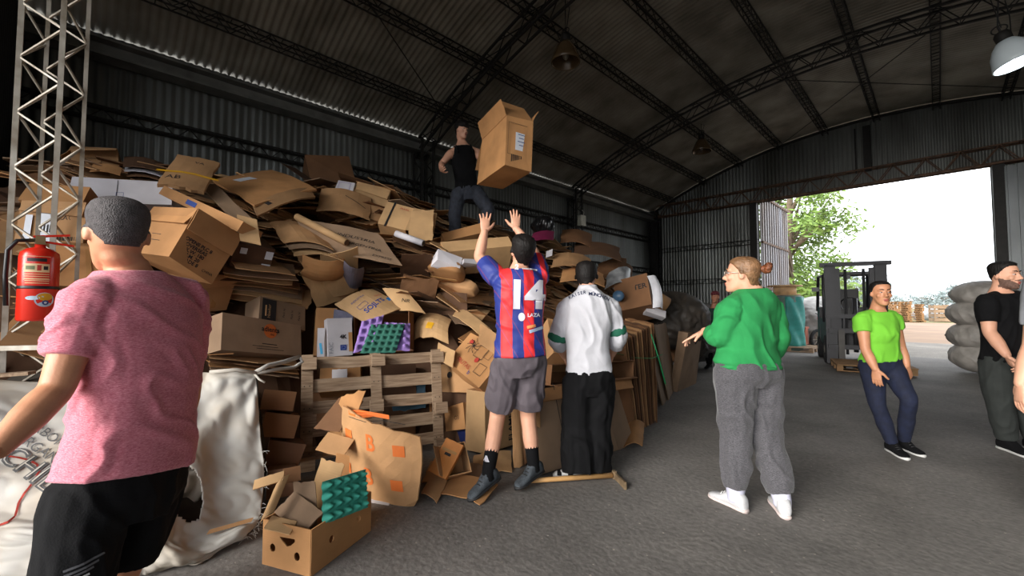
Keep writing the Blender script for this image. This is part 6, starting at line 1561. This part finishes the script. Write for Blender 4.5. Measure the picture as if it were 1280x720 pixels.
cyl_oval('round_sticker', .32, -.085, .042, .042, .0858, mat('pale_blue_sticker', (190, 210, 226), .5)); cyl_oval('sticker_top', .34, -.068, .032, .022, .0864, YTAPE); cyl_oval('sticker_wing', -.25, -.075, .03, .012, .0862, mat('pale_blue_sticker', (190, 210, 226), .5)); cyl_oval('sticker_dot', .36, -.102, .014, .014, .0866, INKB); cyl_oval('sticker_dot', .36, -.102, .006, .006, .087, STICK)
# crossbar low on the post, old planks behind the bag
b = MB(); b.bar(P(-30, 436, 2.6), P(62, 434, 2.66), .03); tag(b.build('steel_bar', M_PALE), 'horizontal pale bar low behind the lattice post', 'bar')
b = MB(); b.bar(P(-40, 472, 2.5), P(40, 466, 2.6), .07, .02); tag(b.build('wooden_plank', M_WOOD), 'grey plank end lying behind the bulk bag', 'plank')

# ------------------------------------------------------------------ long handled hoe on the floor
hA, hB = G(664, 606) + V(0, 0, .03), G(765, 599) + V(0, 0, .03)
ho = empty('hoe', 'wooden handled hoe lying on the floor in front of the two boys', 'hoe', Matrix.Translation((hA + hB) / 2)); HMi = ho.matrix_world.inverted(); hd_ = (hB - hA).normalized(); pp = Vector((-hd_.y, hd_.x, 0))
M_HANDLE = mat('worn_wood_handle', (198, 152, 96), .6, 0, .12, 6, stretch=(1, 1, 1)); b = MB(); b.tube([HMi @ q for q in (hA - hd_ * .1, hA + hd_ * .2, hB)], [.017, .018, .021], 10); b.build('handle', M_HANDLE, ho, True)
b = MB(); e1 = hB; b.loft([[HMi @ (e1 + hd_ * (.02 + dx) + V(0, 0, dz) + pp * s_) for dx, dz in ((-.012, -.028), (.014, -.028), (.014, .028), (-.012, .028))] for s_ in (.03, -.01)]); b.loft([[HMi @ (e1 + hd_ * (.02 + dx) + V(0, 0, dz) + pp * s_) for dx, dz in ((-.008, -w__), (.008, -w__), (.008, w__), (-.008, w__))] for s_, w__ in ((-.01, .026), (-.09, .022), (-.16, .026), (-.20, .027))]); b.build('hoe_head', mat('rusty_tool_steel', (150, 128, 100), .6, .5, .25, 20), ho)

# ------------------------------------------------------------------ wall switch box, cable, lamps
p_ = onx(727, 276, XL + .45); sw = empty('switch_box', 'cream metal switch box on the wall column with wires', 'switch box', Matrix.Translation(p_))
b = MB(); b.box((0, 0, 0), (.14, .22, .30)); b.build('case', mat('cream_paint', (206, 204, 188), .5), sw); b = MB(); b.tube([(0, .0, .15), (.0, -.04, .3), (0, .02, .5), (0, 0, .8)], .012, 6); b.tube([(0, 0, -.15), (0, 0, -.75)], .02, 6); b.build('cable', M_BLK, sw); b = MB(); b.tube([(0.02, .05, .15), (.03, .08, .26), (.0, .02, .32)], .008, 6); b.build('wire', mat('white_wire', (200, 200, 196), .5), sw); b = MB(); b.box((-.04, 0, -.55), (.12, .2, .5)); b.build('cover', M_STEEL, sw)
def highbay(label, px, py, d, tilt, lit, r=.22):
    p = P(px, py, d); M = Matrix.Translation(p) @ Matrix.Rotation(tilt, 4, 'Y'); lm = empty('pendant_lamp', label, 'lamp', M)
    glass = mat('amber_prismatic_glass', (84, 66, 44), .25, 0, .1, 8) if not lit else mat('frosted_glass_lit', (214, 226, 232), .3, var=.02)
    b = MB(); b.lathe([(.05, .18), (.09, .165), (.14, .10), (.185, 0), (r, -.10), (r + .01, -.16), (r, -.165), (r - .01, -.155), (.178, 0), (.13, .095), (.05, .165)], 28); b.build('shade', glass, lm, True)
    b = MB(); b.lathe([(.045, .16), (.075, .17), (.08, .26), (.06, .30), (.03, .31)], 16); b.build('lamp_body', M_STEEL, lm, True)
    b = MB(); b.sphere((0, 0, -.03), (.05, .05, .085), 14, 9); b.build('bulb', mat('lit_bulb', (245, 250, 255), .3, emit=8) if lit else mat('grey_bulb', (150, 145, 130), .4), lm, True)
    b = MB(); b.tube([(math.cos(a) * .07, 0, .35 + math.sin(a) * .05) for a in [i * math.pi / 8 for i in range(17)]], .008, 6); b.tube([(0, 0, .31), (0, 0, .40)], .012, 6); b.build('hook', M_STEEL, lm)
    top = max(.45, zr(p.x) - p.z - .05); b = MB(); b.tube([(0, 0, .4), (-math.sin(tilt) * top, 0, top)], .008, 6); b.tube([(.02, 0, .36), (.08, 0, .55 * top + .2), (.0 - math.sin(tilt) * top, .05, top)], .006, 6); b.build('cord', M_BLK, lm)
    if lit:
        ld = bpy.data.lights.new('lamp_light', 'POINT'); ld.energy = 10; ld.shadow_soft_size = .12; ld.color = (.9, .96, 1.0); lo = bpy.data.objects.new('lamp_light', ld); COL.objects.link(lo); lo.parent = lm; lo.location = (0, 0, -.12)
highbay('unlit amber pendant lamp nearer, high in the middle of the roof', 707, 66, 6.6, 0, False)
highbay('unlit amber pendant lamp farther back under the roof', 877, 182, 11.0, 0, False, .23)
highbay('lit white pendant lamp at the upper right', 1264, 66, 5.2, -.25, True, .2)
b = MB(); b.tube([P(1256, 0, 5.3), P(1262, 20, 5.25), P(1264, 44, 5.2)], .006, 6); tag(b.build('lamp_wire', M_BLK), 'thin wire above the lit pendant lamp', 'wire')

# ------------------------------------------------------------------ forklift, seen from the front, with a pallet on its forks
M_FORK = mat('dark_forklift_paint', (44, 44, 48), .5, .2, .12, 6); M_TYRE = mat('tyre_rubber', (26, 26, 28), .85)
fp = G(1072, 458); fd = Vector((CAM.x - fp.x, CAM.y - fp.y, 0)).normalized(); fd = Matrix.Rotation(.14, 3, 'Z') @ fd
fx = Vector((0, 0, 1)).cross(fd) * 1
FL = Matrix(((fx.x, -fd.x, 0, fp.x), (fx.y, -fd.y, 0, fp.y), (0, 0, 1, 0), (0, 0, 0, 1)))   # x to the right as we see it, y away from us
fk = empty('forklift', 'dark forklift facing the viewer just inside the big door', 'forklift', FL)
def part(name, m, fn, parent=None, smooth=False):
    b = MB(); fn(b); return b.build(name, m, parent or fk, smooth)
for sx_ in (-.44, .44):
    part('mast_rail', M_FORK, lambda b: (b.box((sx_, .02, 1.15), (.20, .16, 2.2)), b.box((sx_ * .70, .06, 1.12), (.10, .12, 2.1))))
part('mast_crossbar', M_FORK, lambda b: (b.box((0, .0, 2.26), (1.24, .12, .09)), b.box((0, .08, 2.06), (1.0, .08, .06)), b.box((0, .0, 1.12), (1.1, .06, .05))))
for sx_ in (-.16, .16): part('lift_chain', M_TYRE, lambda b: b.box((sx_, .03, 1.2), (.05, .04, 1.9)))
part('lift_cylinder', mat('chrome_rod', (120, 120, 124), .3, .9), lambda b: b.tube([(0, .08, .3), (0, .08, 1.5)], .045, 12), None, True)
car = part('carriage', M_FORK, lambda b: (b.box((0, -.1, .42), (1.02, .06, .10)), b.box((0, -.1, .78), (1.02, .06, .10)), b.box((0, -.1, 1.08), (1.02, .04, .05))))
for i in range(2): part('backrest_bar', M_FORK, lambda b: b.box((-.44 + i * .22, -.1, .9), (.03, .03, .4)), car)
for sx_ in (-.28, .28): part('fork', mat('fork_steel', (70, 68, 66), .5, .7), lambda b: (b.box((sx_, -.13, .42), (.11, .05, .75)), b.box((sx_, -.6, .09), (.11, 1.0, .04))), car)
part('body', M_FORK, lambda b: (b.box((0, .95, .72), (1.02, 1.4, .62)), b.box((0, 1.75, .85), (1.04, .5, .9)), b.box((0, .55, 1.05), (.95, .25, .35))))
part('dashboard', M_BLK, lambda b: b.box((0, .5, 1.18), (.8, .2, .16)))
part('seat', M_BLK, lambda b: (b.box((0, 1.25, 1.12), (.55, .5, .14)), b.box((0, 1.52, 1.45), (.55, .12, .6))))
part('steering_wheel', M_BLK, lambda b: b.tube([(.18 * math.cos(a), .72 - .06 * math.sin(a), 1.36 + .17 * math.sin(a)) for a in [i * math.pi / 8 for i in range(17)]], .016, 6), None, True)
for sx_ in (-.52, .52): part('guard_pillar', M_FORK, lambda b: b.tube([(sx_, .42, .95), (sx_, .45, 1.85), (sx_ * .96, .6, 2.05), (sx_ * .96, 1.75, 2.1), (sx_, 1.95, 1.2)], .035, 8), None, True)
part('roof_guard', M_FORK, lambda b: [b.box((0, .65 + i * .2, 2.09), (1.0, .04, .03)) for i in range(6)])
for sx_ in (-.45, .45):
    for yy, r_ in ((.28, .33), (1.7, .27)):
        w_ = part('wheel', M_TYRE, lambda b: b.lathe([(r_ * .5, -.10), (r_ * .95, -.10), (r_, -.06), (r_, .06), (r_ * .95, .10), (r_ * .5, .10)], 20, Matrix.Translation((sx_, yy, r_)) @ Matrix.Rotation(math.pi / 2, 4, 'Y')), None, True)
        part('hub', M_PALE, lambda b: b.lathe([(.02, -.11), (r_ * .5, -.09), (r_ * .5, .09), (.02, .11)], 16, Matrix.Translation((sx_, yy, r_)) @ Matrix.Rotation(math.pi / 2, 4, 'Y')), w_)
part('mirror', M_BLK, lambda b: (b.box((-.68, .4, 1.72), (.14, .04, .10)), b.tube([(-.52, .43, 1.7), (-.64, .41, 1.72)], .012, 6)))
part('work_light', M_BLK, lambda b: (b.box((-.12, .1, 1.98), (.12, .08, .09))))
def pallet(M, label, m, group=None, cat='pallet', name='wooden_pallet', parts=True):
    pl = empty(name, label, cat, M, group)
    for i in range(7): b = MB(); b.box((0, -.5 + i * 1.0 / 6, .135), (1.2, .11, .022)); b.build('slat', m, pl)
    for i in (-1, 0, 1): b = MB(); b.box((0, i * .44, .012), (1.2, .1, .022)); b.build('bottom_slat', m, pl)
    for i in (-1, 0, 1): b = MB(); b.box((i * .55, 0, .113), (.1, 1.0, .022)); b.build('stringer', m, pl)
    for i in (-1, 0, 1):
        for j in (-1, 0, 1): b = MB(); b.box((i * .55, j * .44, .063), (.1, .12, .08)); b.build('block', m, pl)
    return pl
pfl = pallet(FL @ Matrix.Translation((.10, -.75, .02)), 'brown wooden pallet on the forks of the forklift', mat('brown_pallet_wood', (128, 98, 66), .85, 0, .2, 5, stretch=(1, 10, 10)))

# ------------------------------------------------------------------ grey wrapped sacks by the right door edge
M_GSACK = mat('grey_wrapped_sack', (150, 145, 139), .6, 0, .18, 5, bump=.25, bscale=14)
for i, (px, py, r_) in enumerate(((1228, 368, (.46, .46, .27)), (1224, 392, (.48, .48, .28)), (1226, 420, (.48, .48, .30)), (1228, 446, (.47, .47, .32)))):
    bale(['topmost rounded grey sack of the stack behind the black T-shirt', 'second grey sack from the top behind the black T-shirt', 'third grey sack from the top behind the black T-shirt', 'lowest grey sack of the stack behind the black T-shirt'][i], px, py, 8.15, r_, M_GSACK, 30 + i, 'sack', 'sack')
b = MB(); q_ = G(1209, 458); b.bar(q_, q_ + V(0, 0, .75), .06); b.bar(q_ + V(0, 0, .75), q_ + V(.15, .1, .8), .06); tag(b.build('wooden_stake', M_RUST), 'short brown stake standing at the left of the grey sacks', 'stake')

# ------------------------------------------------------------------ the yard beyond the door
M_WSACK = mat('white_bulk_sack', (150, 148, 145), .7, 0, .1, 4, bump=.2, bscale=10)
for i, (px, py, d, r_) in enumerate(((1012, 405, 14.6, (.75, .7, .75)), (1032, 402, 15.8, (.7, .7, .85)), (1046, 412, 14.8, (.6, .6, .55)), (1022, 386, 16.5, (.75, .7, .5)), (1040, 385, 17.0, (.6, .6, .5)))):
    bale(['big white bulk sack nearest the teal covered drum', 'white bulk sack second from the teal covered drum', 'low white sack beside the motorcycle', 'white sack on top behind the nearest bulk sack', 'small white sack at the back beside the forklift mirror'][i], px, py, d, r_, M_WSACK, 40 + i, 'bulk_sack', 'sack')
tp_ = G(983, 437); dr = empty('covered_drum', 'drum covered by a teal tarpaulin beyond the door', 'drum', Matrix.Translation(tp_))
b = MB(); b.lathe([(.42, 0), (.44, .1), (.43, 1.2), (.46, 1.62), (.40, 1.64)], 24); b.build('drum_body', mat('grey_green_drum', (96, 116, 108), .6), dr, True)
b = MB(); rings = []
for j in range(12):
    z = .1 + 1.5 * j / 11; rings.append([Vector(((.47 + .03 * math.sin(7 * a + j)) * math.cos(a), (.47 + .03 * math.sin(7 * a + j)) * math.sin(a), z)) for a in [-1.35 + 2.2 * k / 20 for k in range(21)]])
vs = [v for r in rings for v in r]; b.add(vs, [(j * 21 + i, j * 21 + i + 1, j * 21 + i + 22, j * 21 + i + 21) for j in range(11) for i in range(20)]); tq = b.build('tarpaulin', mat('teal_tarpaulin', (48, 140, 132), .6), dr, True); tq.modifiers.new('thickness', 'SOLIDIFY').thickness = .01
re_ = empty('cable_reel', 'wooden cable reel standing on the teal covered drum', 'reel', Matrix.Translation(tp_ + V(0, 0, 1.66))); M_REEL = mat('reel_wood', (196, 160, 118), .7, 0, .15)
b = MB(); b.lathe([(.05, 0), (.40, 0), (.40, .03), (.05, .03)], 24); b.build('lower_disc', M_REEL, re_); b = MB(); b.lathe([(.05, .26), (.46, .26), (.46, .30), (.05, .30)], 24); b.build('upper_disc', M_REEL, re_); b = MB(); b.lathe([(.30, .03), (.30, .26)], 24); b.build('reel_core', M_REEL, re_, True)
def bucket(label, px, py, r_, h_, m):
    p = G(px, py); b = MB(); b.lathe([(r_ * .8, 0), (r_ * .85, .01), (r_, h_), (r_ * 1.06, h_), (r_ * 1.06, h_ - .02), (r_ * .98, h_ - .02)], 18); o = b.build('bucket', m, None, True, Matrix.Translation(p)); tag(o, label, 'bucket')
    e = MB(); e.tube([(r_ * math.cos(a), 0, h_ - .03 + .12 * math.sin(a)) for a in [i * math.pi / 8 for i in range(9)]], .006, 5); e.build('bucket_handle', M_BLK, o); return o
p_ = G(988, 437) ; pallet(Matrix.Translation(p_ + V(.1, -.2, 0)), 'grey wooden pallet under the buckets beyond the door', M_WOOD)
for lab, px, r_, h_, m in (('cream plastic bucket beyond the door', 982, .19, .42, mat('cream_plastic', (220, 206, 176), .5)), ('dark grey bucket between the cream and the brown one', 990, .14, .3, M_BLK)): 
    o = bucket(lab, px, 436, r_, h_, m); o.location.z += .15
rb = empty('plastic_crate', 'square red brown crate beside the buckets', 'crate', Matrix.Translation(G(999, 436) + V(0, 0, .15))); b = MB()
b.box((0, 0, .25), (.42, .42, .5)); b.build('crate_body', mat('red_brown_plastic', (168, 84, 52), .6), rb); b = MB(); b.box((0, 0, .51), (.46, .46, .05)); b.build('rim', mat('red_brown_plastic', (168, 84, 52), .6), rb)
# motorcycle
mp_ = G(1044, 436); md = (Vector((CAM.x, CAM.y, 0)) - Vector((mp_.x, mp_.y, 0))).normalized(); md = Matrix.Rotation(-.7, 3, 'Z') @ md; mx_ = Vector((0, 0, 1)).cross(md)
MM = Matrix(((md.x, mx_.x, 0, mp_.x), (md.y, mx_.y, 0, mp_.y), (0, 0, 1, 0), (0, 0, 0, 1))); mo = empty('motorcycle', 'parked motorcycle with a red tail behind the forklift', 'motorcycle', MM); M_REDP = mat('red_bike_paint', (196, 36, 46), .3)
def ringw(x): 
    t = MB(); t.tube([(x + .28 * math.cos(a), 0, .3 + .28 * math.sin(a)) for a in [i * math.pi / 12 for i in range(25)]], .045, 8); w_ = t.build('wheel', M_TYRE, mo, True)
    t = MB(); 
    for k in range(8): t.bar((x, 0, .3), (x + .25 * math.cos(k * math.pi / 4), 0, .3 + .25 * math.sin(k * math.pi / 4)), .012)
    t.build('spokes', M_PALE, w_)
ringw(.62); ringw(-.62)
for nm, m, fn in (('fuel_tank', M_REDP, lambda b: b.sphere((.12, 0, .84), (.28, .15, .14), 14, 8)), ('seat', M_BLK, lambda b: b.box((-.35, 0, .82), (.6, .24, .09))), ('tail', M_REDP, lambda b: b.sphere((-.72, 0, .86), (.16, .11, .09), 12, 8)), ('engine', M_STEEL, lambda b: (b.box((.05, 0, .45), (.36, .28, .32)), b.tube([(.2, .12, .4), (-.6, .16, .32)], .05, 8))), ('front_fork', M_PALE, lambda b: (b.tube([(.62, .09, .3), (.40, .09, 1.0)], .025, 6), b.tube([(.62, -.09, .3), (.40, -.09, 1.0)], .025, 6))), ('handlebar', M_BLK, lambda b: b.tube([(.30, -.36, 1.1), (.40, -.12, 1.04), (.40, .12, 1.04), (.30, .36, 1.1)], .016, 6)), ('headlight', M_REDP, lambda b: b.sphere((.50, 0, .95), (.09, .11, .11), 12, 8)), ('frame', M_BLK, lambda b: (b.tube([(.42, 0, .95), (.1, 0, .3), (-.62, 0, .3), (-.3, 0, .75), (.40, 0, .9)], .022, 6)))): part(nm, m, fn, mo, True)
# stacks of pallets and crates in the yard
r_ = random.Random(2)
for s_, (px, base_y, n_, turn, lab) in enumerate(((1133, 402, 10, .3, 'tall stack of pale pallets'), (1120, 399, 12, .5, 'left stack of pale pallets'))):
    p = G(px, base_y)
    for k in range(n_):
        pallet(Matrix.Translation(p + V(r_.gauss(0, .03), r_.gauss(0, .03), .15 * k)) @ Matrix.Rotation(turn + r_.gauss(0, .04), 4, 'Z') @ Matrix.Diagonal((1.6, 1.6, 1, 1)), 'pale yard pallet, %s from the ground in the %s' % (['lowest', 'second', 'third', 'fourth', 'fifth', 'sixth', 'seventh', 'eighth', 'ninth', 'tenth', 'eleventh', 'twelfth'][k], lab), M_WOODN, 'pallets in the %s' % lab)
def crate(label, p, rz, sx_, sy_, sz_, m):
    c = empty('slatted_crate', label, 'crate', Matrix.Translation(p) @ Matrix.Rotation(rz, 4, 'Z'))
    for k in range(4):
        z = sz_ * (.12 + k * .25)
        for sy in (-1, 1): b = MB(); b.box((0, sy * sy_ / 2, z), (sx_, .03, sz_ * .19)); b.build('slat', m, c)
        for sx in (-1, 1): b = MB(); b.box((sx * sx_ / 2, 0, z), (.03, sy_, sz_ * .19)); b.build('slat', m, c)
    for sx in (-1, 1):
        for sy in (-1, 1): b = MB(); b.box((sx * (sx_ / 2 - .05), sy * (sy_ / 2 - .05), sz_ / 2), (.1, .1, sz_)); b.build('corner_post', m, c)
    b = MB(); b.box((0, 0, .05), (sx_, sy_, .05)); b.build('floor', m, c)
M_CRATE = mat('faded_crate_wood', (140, 116, 92), .85, 0, .15, 4)
for i, (px, lab) in enumerate(((1177, 'left of three slatted crates across the yard'), (1189, 'middle of three slatted crates across the yard'), (1201, 'right of three slatted crates across the yard'))): crate(lab, G(px, 402), .3, 1.25, 1.25, 1.45, M_CRATE)
bale('pale grey heap of film between the pallets and crates', 1160, 394, 40, (1.1, .9, .7), mat('pale_film', (140, 144, 150), .5), 60, 'film_bale', 'bale')
for i, px in enumerate((1052, 1062)): bale(['whitish bundle behind the motorcycle', 'second whitish bundle behind the forklift mast'][i], px, 398, 32, (1.1, 1, .7), M_WSACK, 62 + i, 'film_bale', 'bale')

# trees
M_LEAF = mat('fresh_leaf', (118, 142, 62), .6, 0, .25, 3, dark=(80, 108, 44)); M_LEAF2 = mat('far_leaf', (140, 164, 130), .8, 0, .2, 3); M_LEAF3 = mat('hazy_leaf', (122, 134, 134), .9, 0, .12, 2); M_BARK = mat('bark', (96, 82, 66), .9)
for m_ in (M_LEAF, M_LEAF2): m_.node_tree.nodes['Principled BSDF'].inputs['Subsurface Weight'].default_value = 0
def tree(label, p, h, w, m, seed, leaf=.16, n=2600, low=.25, name='tree', cat='tree'):
    r = random.Random(seed); t = empty(name, label, cat, Matrix.Translation(p)); b = MB(); b.tube([(0, 0, 0), (r.uniform(-.2, .2), 0, h * .4), (r.uniform(-.4, .4), 0, h * .85)], [w * .06, w * .045, w * .015], 8)
    cl = []
    for k in range(9):
        a = r.uniform(0, 6.28); z0 = h * r.uniform(.25, .6); e = Vector((math.cos(a) * w * r.uniform(.25, .5), math.sin(a) * w * r.uniform(.25, .5), z0 + h * r.uniform(.1, .3))); b.tube([(0, 0, z0), e * .5 + Vector((0, 0, z0 * .5)), e], [w * .025, w * .018, w * .006], 5)
    b.build('trunk', M_BARK, t, True)
    for k in range(26):
        z = h * (low + (1 - low) * r.random()); q = (z / h - low) / (1 - low); rad = w * .5 * math.sqrt(max(.05, 1 - (2 * q - .8) ** 2 * .6)); a = r.uniform(0, 6.28); d = rad * math.sqrt(r.random()); cl.append((Vector((math.cos(a) * d, math.sin(a) * d, z)), w * r.uniform(.10, .2)))
    f = MB()
    for i in range(n):
        c, s = cl[r.randrange(len(cl))]; p_ = c + Vector((r.gauss(0, s * .6), r.gauss(0, s * .6), r.gauss(0, s * .5))); x = Vector((r.gauss(0, 1), r.gauss(0, 1), r.gauss(0, .6))).normalized(); y = x.orthogonal().normalized(); L = leaf * r.uniform(.6, 1.3)
        f.add([p_ - x * L, p_ + y * L * .4, p_ + x * L, p_ - y * L * .4], [(0, 1, 2, 3)])
    o = f.build('foliage', m, t); tag(o, kind='stuff')
tree('tall loose light green tree beyond the white door leaf', G(990, 412) , 11.5, 5.5, M_LEAF, 1, .17, 5200, .12)
tree('second tall tree close behind the white door leaf', G(972, 410), 12.5, 5.0, M_LEAF, 2, .17, 4000, .15)
tree('round light green bush above the white sacks', G(1030, 408), 3.4, 4.2, M_LEAF, 3, .13, 2600, .1, 'bush', 'bush')
tree('light green bush left of the round one', G(1008, 408), 4.4, 4.0, M_LEAF, 4, .13, 2600, .1, 'bush', 'bush')
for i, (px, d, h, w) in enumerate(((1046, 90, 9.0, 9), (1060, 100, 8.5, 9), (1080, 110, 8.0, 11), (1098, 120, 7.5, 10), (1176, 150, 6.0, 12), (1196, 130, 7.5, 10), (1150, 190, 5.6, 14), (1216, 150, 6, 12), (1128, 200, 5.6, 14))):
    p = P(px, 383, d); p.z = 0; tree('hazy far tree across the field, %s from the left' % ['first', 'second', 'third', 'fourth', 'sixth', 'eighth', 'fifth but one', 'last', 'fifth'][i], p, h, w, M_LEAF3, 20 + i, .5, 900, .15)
